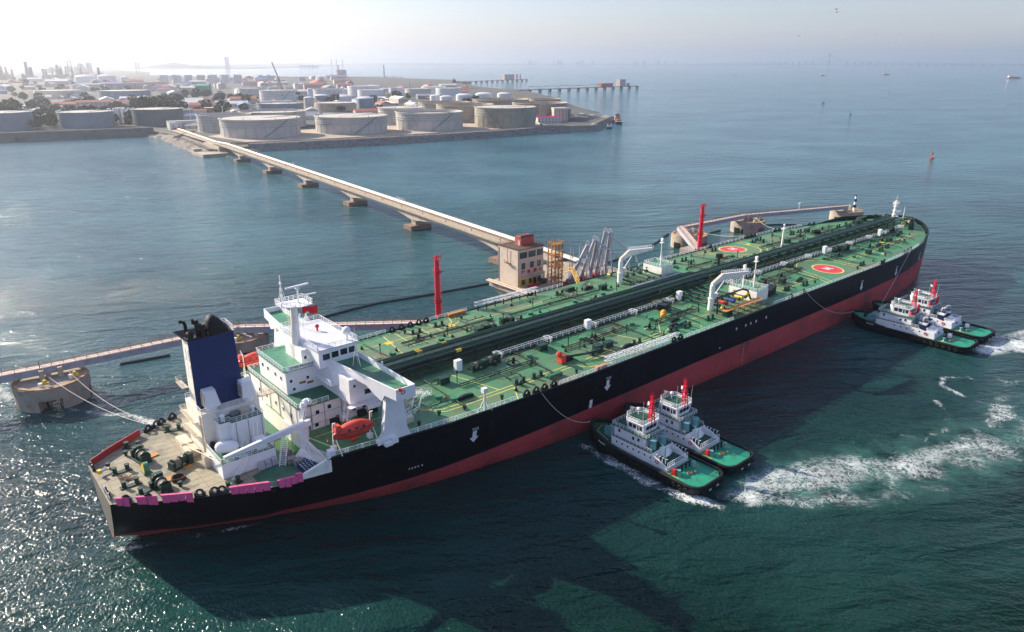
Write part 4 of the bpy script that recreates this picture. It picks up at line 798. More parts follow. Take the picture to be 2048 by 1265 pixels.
# two white deckhouses beside the manifold, each with masts on top
for s,y0,y1 in ((1,14.2,22.8),(-1,-24.9,-14.3)):
    mb=MB(); mb.box(189.2,196,y0,y1,17.1,20.8); d_=mb.build('deck_store_house',WHITE,ship)
    mb=MB(); mb.box(189.3,195.9,y0+.1,y1-.1,20.8,20.85); mb.build('store_roof',GREENL,d_)
    mb=MB(); mb.rail([(189.3,y0+.1,20.85),(195.9,y0+.1,20.85),(195.9,y1-.1,20.85),(189.3,y1-.1,20.85)],1.0,1.2,.06,close=True); mb.build('store_railing',WHITE2,d_)
    ym=(y0+y1)/2
    for (x,y,hh) in (((192,17,9),) if s>0 else ((190.6,-18.6,6.6),(193.6,-20.8,9.4))):
        mb=MB(); mb.cyl((x,y,20.8),(x,y,20.8+hh),.28,.2,n=8)
        for dx,dy in ((-1.3,-.8),(1.2,-.8),(0,1.4)): mb.bar((x+dx,y+dy,20.85),(x,y,20.8+hh*.5),.09)
        mb.box(x-.7,x+.7,y-.6,y+.6,20.8+hh*.92,20.8+hh*.95); mb.box(x-.4,x+.4,y-.4,y+.4,20.8+hh,21.9+hh); mb.bar((x-.6,y,20.8+hh),(x-.6,y,22+hh),.07); mb.build('store_mast',WHITE,ship)
mb=MB()
for k in range(6): mb.box(198+k*1.2,198.7+k*1.2,-24.6+k*.35,-21.4+k*.2,17.3,19.6)
mb.build('hose_handling_rack',BLACK,ship)
# stowed gangway ladders along both edges
mb=MB(); mb.truss((114,-27.9,17.9),(143.5,-28.6,17.9),1.1,1.0,1.7,.09); mb.build('stowed_gangway',WHITE2,ship)
mb=MB(); mb.truss((114.5,28.6,18.6),(141,28.6,18.6),1.1,1.0,1.7,.09)
mb.build('stowed_gangway',WHITE2,ship)
mb=MB()
for k in range(8): x=115+k*3.5; mb.cyl((x,27.8,17),(x,27.8,18.8),.22,n=6)
for k in range(6): x=118+k*4.4; mb.cyl((x,-26.6,17),(x,-26.6,18.7),.2,n=6)
mb.build('gangway_support',GREEN2,ship)
mb=MB(); mb.box(104,110.5,28.2,29.6,17,18.1); mb.box(109,113,-29.6,-28.6,17,18); mb.build('rust_red_ladder_box',mat('rust_orange',(.5,.2,.07),.7,var=.3,scale=1),ship)
mb=MB(); mb.box(104.4,106,-21.4,-19.6,17.6,19.6); mb.ball((104.6,-20.2,20),.8,8); mb.build('foam_monitor',ORANGE,ship)
mb=MB(); mb.cyl((106,-20.4,18.6),(118,-24.2,18.6),.16,n=6); mb.cyl((106,-19.6,18.6),(118,-23.4,18.6),.16,n=6); mb.build('long_boom_pipe',BLACK,ship)
random.seed(11)
for i in range(90):                                            # small valves and clamps scattered along the pipe runs
    x=random.uniform(64,330); s=random.choice((-1,1)); y=s*random.uniform(7.5,min(26,HB(x)-4))
    if 188<x<198 or any((x-a)**2+(y-b)**2<12**2 for a,b,_ in PADS): continue
    mb=MB(); z=dz(x,y); mb.cyl((x,y,z),(x,y,z+random.uniform(.6,1.3)),.2,n=6); mb.box(x-.35,x+.35,y-.25,y+.25,z,z+.5); mb.build('deck_valve',random.choice((GREEN2,GREEN2,BLACK,BROWNP)),ship)

random.seed(44)
pn=0
for i in range(120):                                           # short branch pipes with bends
    if pn>=60: break
    x=random.uniform(62,334); s=random.choice((-1,1)); y=s*random.uniform(8.5,max(9,min(25,HB(x)-5)))
    if 186<x<199 or any((x-a)**2+(y-b)**2<13**2 for a,b,_ in PADS): continue
    L1=random.uniform(2,7); L2=random.uniform(1,4)*random.choice((-1,1)); z=dz(x,y)+.45; mb=MB(); mb.tube([(x,y,z-.45),(x,y,z),(x+L1,y,z),(x+L1,y+L2,z),(x+L1,y+L2,z-.5)],.13,5); mb.cyl((x+L1/2,y,z),(x+L1/2,y,z+.7),.12,n=5); mb.torus((x+L1/2,y,z+.7),.3,.05,'z',8,4); mb.build('branch_pipe',random.choice((GREEN2,BROWNP,BLACK)),ship); pn+=1
# ---------------------------------------------------------------- things that rest on or hang from the tanker
def lifeboat(x,y,z,s,label):
    t=thing('lifeboat',(x,y,z),label,'lifeboat','enclosed lifeboats of the tanker')
    mb=MB((0,0,0)); n=14; secs=[]
    for i in range(n+1):
        u=i/n; xx=-4.6+9.2*u; wv=math.sin(PI*min(1,max(0,u)))**.45*1.55; secs.append((xx,wv,u))
    vs=[];m_=9
    for xx,wv,u in secs:
        cab=1.25*max(0,math.sin(PI*min(1,max(0,(u-.02)/.96))))**.6
        for a,b in ((0,-1.6),(.55,-1.35),(.92,-.5),(1,.25),(.93,.35),(.8,.85),(.5,1.25),(.2,1.35),(0,1.38)):
            hz=b*(.55+.45*cab) if b<0 else b*cab
            vs.append((xx,-a*wv,hz))
    fs=[]
    for i in range(n):
        for j in range(m_-1): fs.append((i*m_+j,(i+1)*m_+j,(i+1)*m_+j+1,i*m_+j+1))
    mb.add(vs,fs); mb.add([(a,-b,c) for a,b,c in vs],[f[::-1] for f in fs]); autosmooth(mb.build('hull',ORANGE if True else RED,t),50)
    mb=MB(); mb.prism([(-4.4,-.9),(-2.9,-.95),(-2.9,.95),(-4.4,.7)],1.0,2.0,top=[(-4.0,-.6),(-3.1,-.7),(-3.1,.7),(-4.0,.6)]); mb.build('steering_cupola',ORANGE,t)
    mb=MB(); mb.tube([(-4.5,-s*.4,.3),(-3,-s*1.45,.28),(0,-s*1.62,.28),(3,-s*1.45,.28),(4.5,-s*.4,.3)] if False else [(-4.5,-.4,.3),(-3,-1.42,.3),(0,-1.58,.3),(3,-1.42,.3),(4.5,-.4,.3)],.09,5); mb.tube([(-4.5,.4,.3),(-3,1.42,.3),(0,1.58,.3),(3,1.42,.3),(4.5,.4,.3)],.09,5); mb.build('rubbing_strake',mat('dark_red',(.25,.02,.02),.6),t)
    for xx in (-1.6,0,1.6):
        mb=MB(); mb.box(xx-.3,xx+.3,-1.42,-1.34,.5,.85); mb.build('porthole',GLASS,t)
    return t
lifeboat(42.8,-24.4,21.3,-1,'orange red enclosed lifeboat slung in davits beside the starboard bridge pillar')
lifeboat(42.0,24.6,21.3,1,'red lifeboat on the far side of the tanker behind the blue funnel')
for s in (-1,1):
    for x in (38.6,47):
        mb=MB(); mb.bar((x,s*23.2,17),(x,s*23.8,23.6),.22); mb.bar((x+.5,s*26,17),(x,s*23.8,21.5),.16); mb.bar((x,s*23.8,23.6),(x,s*25,24.2),.18); mb.bar((x,s*24.6,24),(x,s*24.5,22.6),.05); mb.box(x-.4,x+.6,s*23-.5,s*23+.5,17,18.2); mb.build('lifeboat_davit',WHITE,ship)
mb=MB(); mb.cyl((43.2,-21.6,17.4),(44.8,-21.6,17.4),.7,n=12); mb.box(43.6,44.4,-22,-21.2,17,17.5); mb.build('liferaft_canister',ORANGE,ship)
# pink tarpaulins hung over the poop rail
PINK=mat('pink_tarpaulin',(.72,.1,.26),.6,var=.15,scale=1.5)
random.seed(3)
for i,(xa,xb,lab) in enumerate(((1.0,3.0,'short pink tarpaulin over the rail at the stern corner'),(4.0,7.2,'pink tarpaulin on the stern rail between two black fairleads'),(7.8,12.6,'long pink tarpaulin on the rail forward of the stern fairleads'),(18.6,25.2,'pink tarpaulins in overlapping flaps on the rail below the deckhouse'),(26.6,31.2,'pink tarpaulin on the rail next to the sloping bulwark'))):
    mb=MB(); n=max(2,int((xb-xa)/1.1))
    for k in range(n):
        a=xa+(xb-xa)*k/n; b=xa+(xb-xa)*(k+1)/n-.04; ya=-(HB(a)-.1);yb=-(HB(b)-.1); z=13.9+max(0,(a-29)*.38)
        d=random.uniform(.3,1.1)*(1 if k%2 else .6); mb.add([(a,ya+.55,z+1.15),(b,yb+.55,z+1.15),(b,yb-.12,z+1.2),(a,ya-.12,z+1.2),(b-.02,yb-.36,z-.1-d*.7),(a+.05,ya-.36,z-.1-d*.5)],[(0,1,2,3),(3,2,4,5)])
        mb.add([(a,ya+.55,z+1.12),(b,yb+.55,z+1.12),(b,yb+.6,z+.5),(a,ya+.6,z+.5)],[(0,1,2,3)])
    tag(mb.build('tarpaulin',PINK),lab,'tarpaulin','pink tarpaulins along the poop rail')
# coils, drums, bags
mb=MB((12.5,-8.3,13.9))
for r_,z in ((1.3,14.1),(1.0,14.1),(1.15,14.35),(.7,14.1),(1.2,14.55)): mb.torus((12.5,-8.3,z),r_,.14,'z',18,5)
tag(mb.build('rope_coil',mat('dark_rope',(.07,.035,.02),.9,var=.3,scale=3)),'dark coiled rope lying on the poop deck beside an ochre board','rope coil')
mb=MB((5,-1.2,13.9)); random.seed(8)
for k in range(7): mb.torus((4.6+random.uniform(-1.2,1.2),-1.2+random.uniform(-.7,.7),14.05+k*.05),random.uniform(.4,.9),.1,'z',14,5)
tag(mb.build('rope_coil',mat('tan_rope',(.25,.17,.11),.9,var=.3,scale=3)),'loose tan rope heaped between the two stern bitts','rope coil')
for x,y,lab in ((11.4,4.9,'ochre board lying forward of the port stern winch'),(11.2,-7.0,'ochre board between the starboard winch and the rope coil'),(15.4,-4.6,'ochre board under the middle winch of the poop')):
    mb=MB((x,y,13.9)); mb.obox((x,y,14.0),(1.7,1.5,.2),.2); tag(mb.build('wooden_board',OCHRE),lab,'board','ochre boards on the poop deck')
mb=MB((.9,3.4,14)); mb.obox((1.0,3.2,14.9),(.7,.9,.7),.3,0); mb.obox((1.8,3.8,14.6),(1.6,.5,.15),.3,1); mb.obox((2.7,4.2,14.6),(.5,.5,.15),.3,0)
tag(mb.build('signal_flag_bundle',[YELLOW,mat('flag_blue',(.03,.07,.5),.6)]),'yellow and blue bundle tied at the stern rail','bundle')
for x,y,lab in ((26.6,-14.9,'wrapped grey bag on the poop, aftmost of three beside the deckhouse'),(28.0,-14.8,'wrapped grey bag on the poop, middle one of three beside the deckhouse'),(29.4,-14.7,'wrapped grey bag on the poop, forward one of three beside the deckhouse')):
    mb=MB((x,y,13.95)); mb.prism([(x-.65,y-.6),(x+.65,y-.6),(x+.65,y+.6),(x-.65,y+.6)],13.95,15.3,top=[(x-.5,y-.5),(x+.55,y-.45),(x+.5,y+.5),(x-.5,y+.45)]); tag(mb.build('bulk_bag',mat('bag_grey',(.45,.45,.47),.7,var=.2,scale=2)),lab,'bulk bag','wrapped bags beside the deckhouse')
for x,y,lab in ((32.9,-12.9,'brown crate standing at the edge of the bright green mat'),(32.2,-16.6,'grey crate next to the blue drums in the recess'),(33.0,-18.2,'grey crate at the after end of the blue drum stack')):
    mb=MB((x,y,13.95)); mb.box(x-.8,x+.8,y-.7,y+.7,13.95,15.2); tag(mb.build('crate',mat('crate_grey',(.3,.27,.24),.7,var=.25,scale=2)),lab,'crate','crates in the poop recess')
DRB=mat('drum_blue',(.02,.045,.13),.45,var=.2); DRL=mat('drum_lid',(.33,.42,.5),.4,var=.2)
proto=None
n=0
for i in range(5):
    for j in range(8):
        x=34.3+i*.68-.02*j+ (j*.0); y=-17.6-j*.78-i*.15
        if y<-(HB(x)-1.2): continue
        if proto is None:
            mb=MB(); mb.cyl((0,0,0),(0,0,.9),.31,n=12,k=0); mb.cyl((0,0,.9),(0,0,.93),.2,n=8,k=1); proto=mb.build('drum',[DRB,DRL]); tag(proto,'blue steel drum with a pale lid, stacked in the poop recess','drum','blue drums in the poop recess'); c=proto
        else: c=clone(proto)
        c.location=(x-1.6,y,13.95+ (0)); n+=1
# mooring lines
ROPE=mat('hawser',(.5,.45,.38),.8,var=.2,scale=2)
def sag(a,b,s,n=16): 
    a=Vector(a);b=Vector(b); return [a.lerp(b,i/n)-Vector((0,0,s*4*(i/n)*(1-i/n))) for i in range(n+1)]
LINES=[((3.6,80.5,8.2),(16,15.2,14.8),2.4,'mooring line from the left hook of the outer stern dolphin to the poop'),
 ((8.6,82.8,8.2),(17.4,16.2,14.8),3.6,'mooring line from the right hook of the outer stern dolphin to the poop'),
 ((294,74,9),(270,30,18),1.2,'mooring line from the middle dolphin to the port chocks'),
 ((349,75,9),(292,29.5,18),1.2,'mooring line from the far dolphin to the port bow chocks')]
for a,b,s,lab in LINES:
    mb=MB(a); mb.tube(sag(a,b,s),.075,5); tag(mb.build('mooring_line',ROPE),lab,'mooring line','mooring lines of the tanker')
for a,b,s,lab in (((89,-29.6,18),(104.6,-32.2,5.2),3.0,'slack towing line from the tanker chocks to the nearest tug'),((211,-30.2,18),(240.6,-34.5,5.4),3.4,'slack towing line from the tanker rail to the left tug at the bow'),((297,-29,18),(259,-36.5,5.4),.3,'taut towing line from the bow chocks to the right tug at the bow')):
    mb=MB(a); mb.tube(sag(a,b,s),.09,5); tag(mb.build('towing_line',ROPE),lab,'towing line','towing lines between tanker and tugs')
mb=MB((150,-15,18)); 
tag(MB((153.7,-15.2,18.2)).ball((153.9,-15,19.0),1.0,12).ball((152.4,-15.9,18.8),.75,10).build('buoy_float',mat('float_orange',(.8,.33,.04),.6,var=.15)),'pair of orange yellow floats sitting on the green deck','float')
mb=MB((159,-11,18)); mb.obox((159,-11,19.0),(4.2,2.6,1.8),.25); mb.obox((160.6,-10.6,20.0),(1.2,2.4,.2),.25); tag(mb.build('black_container',BLACK),'black steel box standing near the catwalk aft of the starboard crane','box')
# crew standing on the manifold deck
def person(x,y,z,rz,top,leg,lab,hat=YELLOW):
    t=thing('person',(x,y,z),lab,'person','crew on the manifold deck',rz)
    mb=MB(); 
    def ellip(profile,cx=0,cy=0,k=0,n=10):
        vs=[];fs=[]
        for (rx,ry,zz,ox) in profile: vs+=[(cx+ox+rx*math.cos(2*PI*i/n),cy+ry*math.sin(2*PI*i/n),zz) for i in range(n)]
        for j in range(len(profile)-1):
            for i in range(n): fs.append((j*n+i,j*n+(i+1)%n,(j+1)*n+(i+1)%n,(j+1)*n+i))
        fs+=[tuple(range(n-1,-1,-1)),tuple((len(profile)-1)*n+i for i in range(n))]; mb.add(vs,fs,k)
    for s in (-1,1): ellip([(.12,.06,0,.05),(.07,.06,.12,0),(.08,.08,.45,.0),(.1,.1,.85,0)],0,s*.11,1)
    ellip([(.11,.17,.82,0),(.12,.2,1.1,0),(.13,.23,1.38,0),(.06,.09,1.5,0),(.05,.05,1.56,0)],0,0,0)
    for s in (-1,1):
        mb.cyl((0,s*.22,1.4),(.05,s*.3,1.1),.055,.045,8,k=0); mb.cyl((.05,s*.3,1.1),(.16,s*.26,.86),.045,.035,8,k=0); mb.ball((.18,s*.26,.82),.045,6,k=2)
    mb.ball((0.01,0,1.65),.105,10,k=2,sz=1.15); mb.build('body',[top,leg,mat('skin',(.45,.26,.18),.6)],t)
    mb=MB(); mb.lathe([(.14,1.68),(.13,1.74),(.08,1.8),(.01,1.82)],n=10); mb.build('helmet',hat,t); return t
RC=mat('coverall_red',(.45,.03,.04),.8); NV=mat('trousers_navy',(.03,.03,.06),.8)
person(157.6,21.6,dz(157.6,21.6),.5,RC,RC,'person in red coveralls leading the group beside the yellow gangway')
person(158.9,21.3,dz(158.9,21.3),2.2,WHITE2,NV,'person in a pale shirt and dark trousers near the foot of the yellow gangway',WHITE2)
person(158.2,19.8,dz(158.2,19.8),-1.2,RC,NV,'person in red jacket and navy trousers standing nearest the deck pipes')
# ================================================================ tugboats (local x forward, bow pressed against the tanker)
TUGDK=mat('tug_deck_green',(.02,.27,.155),.5,scale=.5,var=.25,col2=(.035,.16,.10),streak=(.09,.11,.07),streak_amt=.5); TUGBLK=mat('tug_black',(.007,.008,.012),.5,var=.5,scale=.9)
TUGW=mat('tug_white',(.86,.86,.88),.45,var=.06,scale=1.0,streak=(.4,.35,.3),streak_amt=.12)
TUGDG=mat('tug_dark_green',(.02,.09,.055),.55,var=.3,scale=.8); TEAL=mat('winch_teal',(.16,.36,.36),.5,var=.2,scale=1.5)
TYRE=mat('tyre_rubber',(.012,.012,.013),.85,var=.3); FOAMW=mat('red_hose',(.6,.03,.03),.5)
def tug_outline(Lh,B,tip=0.9):
    pts=[]; h=Lh/2; b=B/2
    right=[(-h,-b+2.6),(-h+.5,-b+1.1),(-h+1.4,-b+.35),(-h+2.8,-b),(h*.30,-b),(h*.55,-b*.93),(h*.75,-b*.76),(h*.90,-b*.47),(h*.975,-b*.2),(h,0)]
    return right+[(x,-y) for x,y in right[-2::-1]]
def tug_deckz(x,Lh): return 2.1 if x<-Lh*.08 else 2.1+1.5*((x+Lh*.08)/(Lh*.58))**1.6
def make_tug(loc,rz,Lh,B,label,kind):
    t=thing('tugboat',(loc[0],loc[1],0),label,'tugboat','tugboats pushing the tanker',rz)
    ol=tug_outline(Lh,B); n=len(ol)
    mb=MB(); rows=[]
    for f,zz in ((.82,-1.2),(.93,.1),(.985,1.0),(1,None)):
        rows.append([(x*(.94 if zz is not None and zz<.5 else 1.0),y*f,tug_deckz(x,Lh)+.55 if zz is None else zz) for x,y in ol])
    vs=[v for r_ in rows for v in r_]; fs=[(j*n+i,j*n+(i+1)%n,(j+1)*n+(i+1)%n,(j+1)*n+i) for j in range(3) for i in range(n)]
    mb.add(vs,fs); inn=[(x*.985,y*.94,z) for x,y,z in rows[-1]]; m0=len(mb.v)
    mb.add([v for v in rows[-1]]+inn+[(x,y,z-.55) for x,y,z in inn],[(i,(i+1)%n,n+(i+1)%n,n+i) for i in range(n)]+[(n+i,n+(i+1)%n,2*n+(i+1)%n,2*n+i) for i in range(n)])
    autosmooth(mb.build('hull',TUGBLK,t),40)
    # deck sheets: bright green aft, dark or green forward
    mb=MB(); half=[(x*.985,y*.94) for x,y in ol]; aft=[q for q in half if q[0]<=-Lh*.2]; 
    xs=[-Lh/2*.985+k*Lh*.985/24 for k in range(25)]
    def hw(x):
        r_=[(a,-b) for a,b in half[:10]]; return interp(x,r_)
    vs=[];
    for x in xs: 
        w_=hw(x); vs+=[(x,-w_,tug_deckz(x,Lh)+.02),(x,w_,tug_deckz(x,Lh)+.02)]
    for i in range(24): mb.add(vs[2*i:2*i+4],[(0,2,3,1)],1 if xs[i]<-Lh*.22 or (kind==1 and xs[i]>Lh*.3) else 0)
    mb.build('deck',[TUGDG,TUGDK],t)
    mb=MB()
    for s in (-1,1):
        for a,b,wd in (((-Lh*.2,s*B*.36),(-Lh*.33,s*B*.36),.16),((Lh*.28,s*B*.3),(Lh*.4,s*B*.22),.16),((Lh*.4,s*B*.22),(Lh*.43,0),.16),((-Lh*.2,s*B*.30),(-Lh*.33,s*B*.30),.16)):
            A=Vector((*a,tug_deckz(a[0],Lh)+.07)); Bv=Vector((*b,tug_deckz(b[0],Lh)+.07)); mb.cyl(A,Bv,.07,n=4)
    mb.build('deck_line',YL,t)
    # rubber fenders: thick bow fender, tyres along the sides and the stern
    mb=MB()
    for i in range(n):
        a=rows[-1][i]; b=rows[-1][(i+1)%n]; mb.cyl((a[0],a[1],a[2]-.25),(b[0],b[1],b[2]-.25),.32 if a[0]<Lh*.25 else .55,n=8)
        if a[0]>Lh*.25: mb.cyl((a[0]*.985,a[1]*.98,a[2]-1.3),(b[0]*.985,b[1]*.98,b[2]-1.3),.6,n=8)
    autosmooth(mb.build('rubber_fender',TYRE,t),60)
    tp=None
    pos=[]
    for s in (-1,1):
        for k in range(17): x=-Lh*.42+k*Lh*.047; pos.append((x,s*(B/2+.18),1.35+.02*k,0))
    for k in range(7): pos.append((-Lh/2-.15,-B*.3+k*B*.1,1.4,PI/2))
    for (x,y,z,a) in pos:
        if tp is None: tp=MB().torus((0,0,0),.42,.17,'y',12,6).build('tyre',TYRE,t); q=tp
        else: q=clone(tp,t)
        q.location=(x,y,z); q.rotation_euler=(0,0,a)
    A0=-Lh*.235; A1=Lh*.265; wb=B*.345
    # lower house with an open well aft, upper house, wheelhouse
    mb=MB(); mb.prism([(-Lh*.10,-wb),(A1-1,-wb),(A1,-wb+1.2),(A1,wb-1.2),(A1-1,wb),(-Lh*.10,wb)],2.15,4.9); 
    for s in (-1,1): mb.ext([(A0,s*wb,2.15),(-Lh*.1,s*wb,2.15),(-Lh*.1,s*wb,4.9),(A0+2.6,s*wb,4.3),(A0,s*wb,3.2)],(0,-s*.15,0))
    mb.box(A0,A0+.15,-wb,wb,2.15,3.3); lh=mb.build('lower_house',TUGW,t)
    mb=MB(); mb.prism([(-Lh*.10,-wb+.02),(A1-1,-wb+.02),(A1-.1,-wb+1.2),(A1-.1,wb-1.2),(A1-1,wb-.02),(-Lh*.10,wb-.02)],4.9,4.95); mb.box(A0+.2,-Lh*.1,-wb+.2,wb-.2,2.2,2.75); mb.build('boat_deck',TUGDG,t)
    mb=MB(); mb.rail([(-Lh*.1,-wb+.1,4.95),(A1-1,-wb+.1,4.95),(A1-.15,-wb+1.2,4.95),(A1-.15,wb-1.2,4.95),(A1-1,wb-.1,4.95),(-Lh*.1,wb-.1,4.95)],1.0,1.1,.045); mb.build('boat_deck_railing',WHITE2,t)
    U0=-Lh*.03; U1=Lh*.235; wu=B*.27
    mb=MB(); mb.box(U0,U1,-wu,wu,4.95,7.6); uh=mb.build('upper_house',TUGW,t)
    mb=MB(); mb.box(U0-.6,U1+.5,-wu-.5,wu+.5,7.6,7.7); mb.build('bridge_deck',TUGDG,t)
    mb=MB(); mb.rail([(U0-.5,-wu-.4,7.7),(U1+.4,-wu-.4,7.7),(U1+.4,wu+.4,7.7),(U0-.5,wu+.4,7.7)],1.0,1.1,.045,close=True); mb.build('bridge_railing',WHITE2,t)
    W0=Lh*.005; W1=Lh*.165; ww=B*.225
    wl=[(W0,-ww),(W1-1.2,-ww),(W1,-ww+1.2),(W1,ww-1.2),(W1-1.2,ww),(W0,ww)]
    wt=[(x+(.35 if x>W0+.5 else -.35),y*1.12) for x,y in wl]
    mb=MB(); mb.prism(wl,7.7,10.2,top=wt); wh=mb.build('wheelhouse',TUGW,t)
    def slant(side,x0,x1,z0,z1):
        y0=ww*(1+.12*(z0-7.7)/2.5)+.05;y1=ww*(1+.12*(z1-7.7)/2.5)+.05
        mb=MB(); mb.add([(x0,side*y0,z0),(x1,side*y0,z0),(x1,side*y1,z1),(x0,side*y1,z1)],[(0,1,2,3)] if side<0 else [(3,2,1,0)]); mb.build('wheelhouse_window',GLASS,wh)
    L2=W1-W0-1.5
    for s in (-1,1):
        for k,(a,b) in enumerate(((.03,.2),(.27,.36),(.44,.66),(.72,.96))): slant(s,W0+L2*a+.1,W0+L2*b+.1,8.75 if k!=1 else 8.5,9.8)
    for k in range(3):
        ya=-ww+.55+k*(2*ww-1.1)/3; yb=ya+(2*ww-1.1)/3-.25; mb=MB(); mb.add([(W0-.25,ya,8.75),(W0-.25,yb,8.75),(W0-.42,yb,9.8),(W0-.42,ya,9.8)],[(3,2,1,0)]); mb.build('wheelhouse_window',GLASS,wh)
        ya*=.8;yb*=.8; mb=MB(); mb.add([(W1+.2,ya,8.75),(W1+.2,yb,8.75),(W1+.38,yb,9.8),(W1+.38,ya,9.8)],[(0,1,2,3)]); mb.build('wheelhouse_window',GLASS,wh)
    mb=MB(); mb.prism([(x*1.0+(.2 if x>W0+.5 else -.3),y*1.2) for x,y in wl],10.2,10.45); mb.build('wheelhouse_roof',TUGW,t)
    mb=MB(); mb.prism([(x,y*1.1) for x,y in wl],10.45,10.48); mb.build('roof_coating',TUGDG,t)
    mb=MB(); rr=[(x+(.1 if x>W0+.5 else -.2),y*1.15,10.45) for x,y in wl]; mb.rail(rr,1.1,1.0,.05,close=True); mb.box(W0+1.2,W1-1.5,-ww*1.16,-ww*1.13,10.7,11.2); mb.box(W0+1.2,W1-1.5,ww*1.13,ww*1.16,10.7,11.2); mb.build('roof_railing',WHITE2,t)
    windows(uh,('y',-wu,-1),[(U0+2,6.4),(U0+3.6,6.2),(U1-1.6,6.6)],.6,.8); windows(uh,('y',wu,1),[(U0+2,6.4),(U0+3.6,6.2),(U1-1.6,6.6)],.6,.8)
    for s in (-1,1):
        for k in range(7 if kind==0 else 5):
            x=A0+5+k*(A1-A0-6)/7; mb=MB(); mb.cyl((x,s*(wb-.02),3.9),(x,s*(wb+.06),3.9),.24,n=12); mb.build('porthole',GLASS,lh)
        mb=MB(); mb.torus((A0+3.0,s*(wb+.1),3.6),.42,.1,'y',14,5); mb.build('lifebuoy',RED,t)
    mb=MB(); mb.box(U0-.06,U0,-.9,.1,5,6.9); mb.box(U0-.06,U0,1,1.8,5,6.9); mb.build('door',STEEL,uh)
    # red lattice mast
    mx_=W0-.1; mb=MB()
    for dx,dy in ((-.7,-.6),(-.7,.6),(.8,0)): mb.cyl((mx_+dx,dy,10.45),(mx_+dx*.3,dy*.3,17.2),.13,n=6)
    for z in [11.2+k*.75 for k in range(8)]:
        f=1-.7*(z-10.45)/6.75; q=[(mx_-.7*f,-.6*f,z),(mx_-.7*f,.6*f,z),(mx_+.8*f,0,z)]
        for i in range(3): mb.bar(q[i],q[(i+1)%3],.09)
    for z,w_ in ((12.6,1.5),(14.2,1.7),(15.6,1.1)): mb.box(mx_-.5,mx_+.6,-w_/2,w_/2,z,z+.16); mb.bar((mx_,-w_/2,z),(mx_,-w_/2,z+.7),.1); mb.bar((mx_,w_/2,z),(mx_,w_/2,z+.7),.1)
    mb.bar((mx_,0,17),(mx_,0,18.2),.1); mb.bar((mx_+.3,.35,16.6),(mx_+.3,.35,17.7),.1); ms=mb.build('signal_mast',REDB,t)
    mb=MB(); mb.obox((mx_+.9,.1,15.0),(.4,2.0,.25),.6); mb.ball((mx_-.2,-1.0,13.3),.2,8); mb.box(mx_+.5,mx_+.9,-.9,-.6,13,13.4); mb.build('radar_scanner',WHITE2,ms)
    mb=MB(); mb.cyl((W1-1.4,-.9,10.45),(W1-1.4,-.9,11.6),.12,n=6); mb.ball((W1-1.4,-.9,11.9),.5,12); mb.build('radome',WHITE2,t)
    mb=MB(); mb.cyl((W1-.9,.9,10.45),(W1-.9,.9,12.4),.16,n=6); mb.box(W1-1.4,W1-.5,.5,1.3,12.2,12.8); mb.cyl((W1-.9,.9,12.6),(W1-.2,.9,12.9),.14,n=6); mb.build('fire_monitor',STEEL if kind==0 else TEAL,t)
    mb=MB(); mb.bar((W0+.2,ww,10.4),(W0+.3,ww,16.5),.035); mb.bar((W0-.4,-ww*.9,10.4),(W0-.6,-ww*.9,15.5),.035); mb.build('whip_aerial',WHITE2,t)
    # fore deck winch, bitts
    fx=A1+1.9; fz=tug_deckz(fx,Lh); mb=MB(); mb.cyl((fx,-1.7,fz+1.3),(fx,1.7,fz+1.3),1.15,n=16); mb.cyl((fx,-1.9,fz+1.3),(fx,-1.7,fz+1.3),1.4,n=16); mb.cyl((fx,1.7,fz+1.3),(fx,1.9,fz+1.3),1.4,n=16); mb.box(fx-1.1,fx+1.1,-2.2,2.2,fz,fz+.5); autosmooth(mb.build('towing_winch',TEAL,t),40)
    bxx=Lh*.38; bz=tug_deckz(bxx,Lh); mb=MB()
    for y in (-.8,.8): mb.cyl((bxx,y,bz),(bxx,y,bz+1.3),.28,n=10)
    mb.bar((bxx,-1.2,bz+.9),(bxx,1.2,bz+.9),.22); mb.build('bow_bitts',TUGBLK if kind else TUGDG,t)
    # after deck: ventilators, boat, capstan, tow beam
    if kind==0:
        for y,h_ in ((-1.9,2.0),(1.9,2.2)):
            mb=MB(); mb.cyl((-Lh*.065,y,4.95),(-Lh*.065,y,4.95+h_),.85,n=14); mb.cyl((-Lh*.065,y,4.95+h_),(-Lh*.065,y,5.2+h_),1.02,n=14); autosmooth(mb.build('funnel_ventilator',TEAL,t),40)
        mb=MB(); mb.prism([(-5.6,-.9),(-3.2,-.9),(-3.2,.9),(-5.6,.9)],3.6,5.3,top=[(-5.2,-.6),(-3.5,-.6),(-3.5,.6),(-5.2,.6)]); mb.cyl((-4.8,-2.2,3.6),(-3.4,-2.2,3.6),.6,n=12); mb.build('rescue_boat',WHITE2,t)
        mb=MB(); mb.cyl((-5.9,1.7,2.8),(-5.9,1.7,7.0),.15,n=8); mb.bar((-5.9,1.7,6.6),(-3.6,1.2,7.0),.12); mb.build('deck_crane',TEAL,t)
        mb=MB()
        for k in range(5): x=A0+.8+k*.95; mb.tube([(x,-wb+.2,4.0),(x,-wb+.25,5.2),(x-.5,-wb+.3,5.2)],.07,5); mb.tube([(x,wb-.2,4.0),(x,wb-.25,5.2),(x-.5,wb-.3,5.2)],.07,5)
        mb.rail([(A0+.1,-wb+.1,3.3),(A0+.1,wb-.1,3.3)],1.1,.9,.06,2); mb.build('davit_frame',WHITE2,t)
    else:
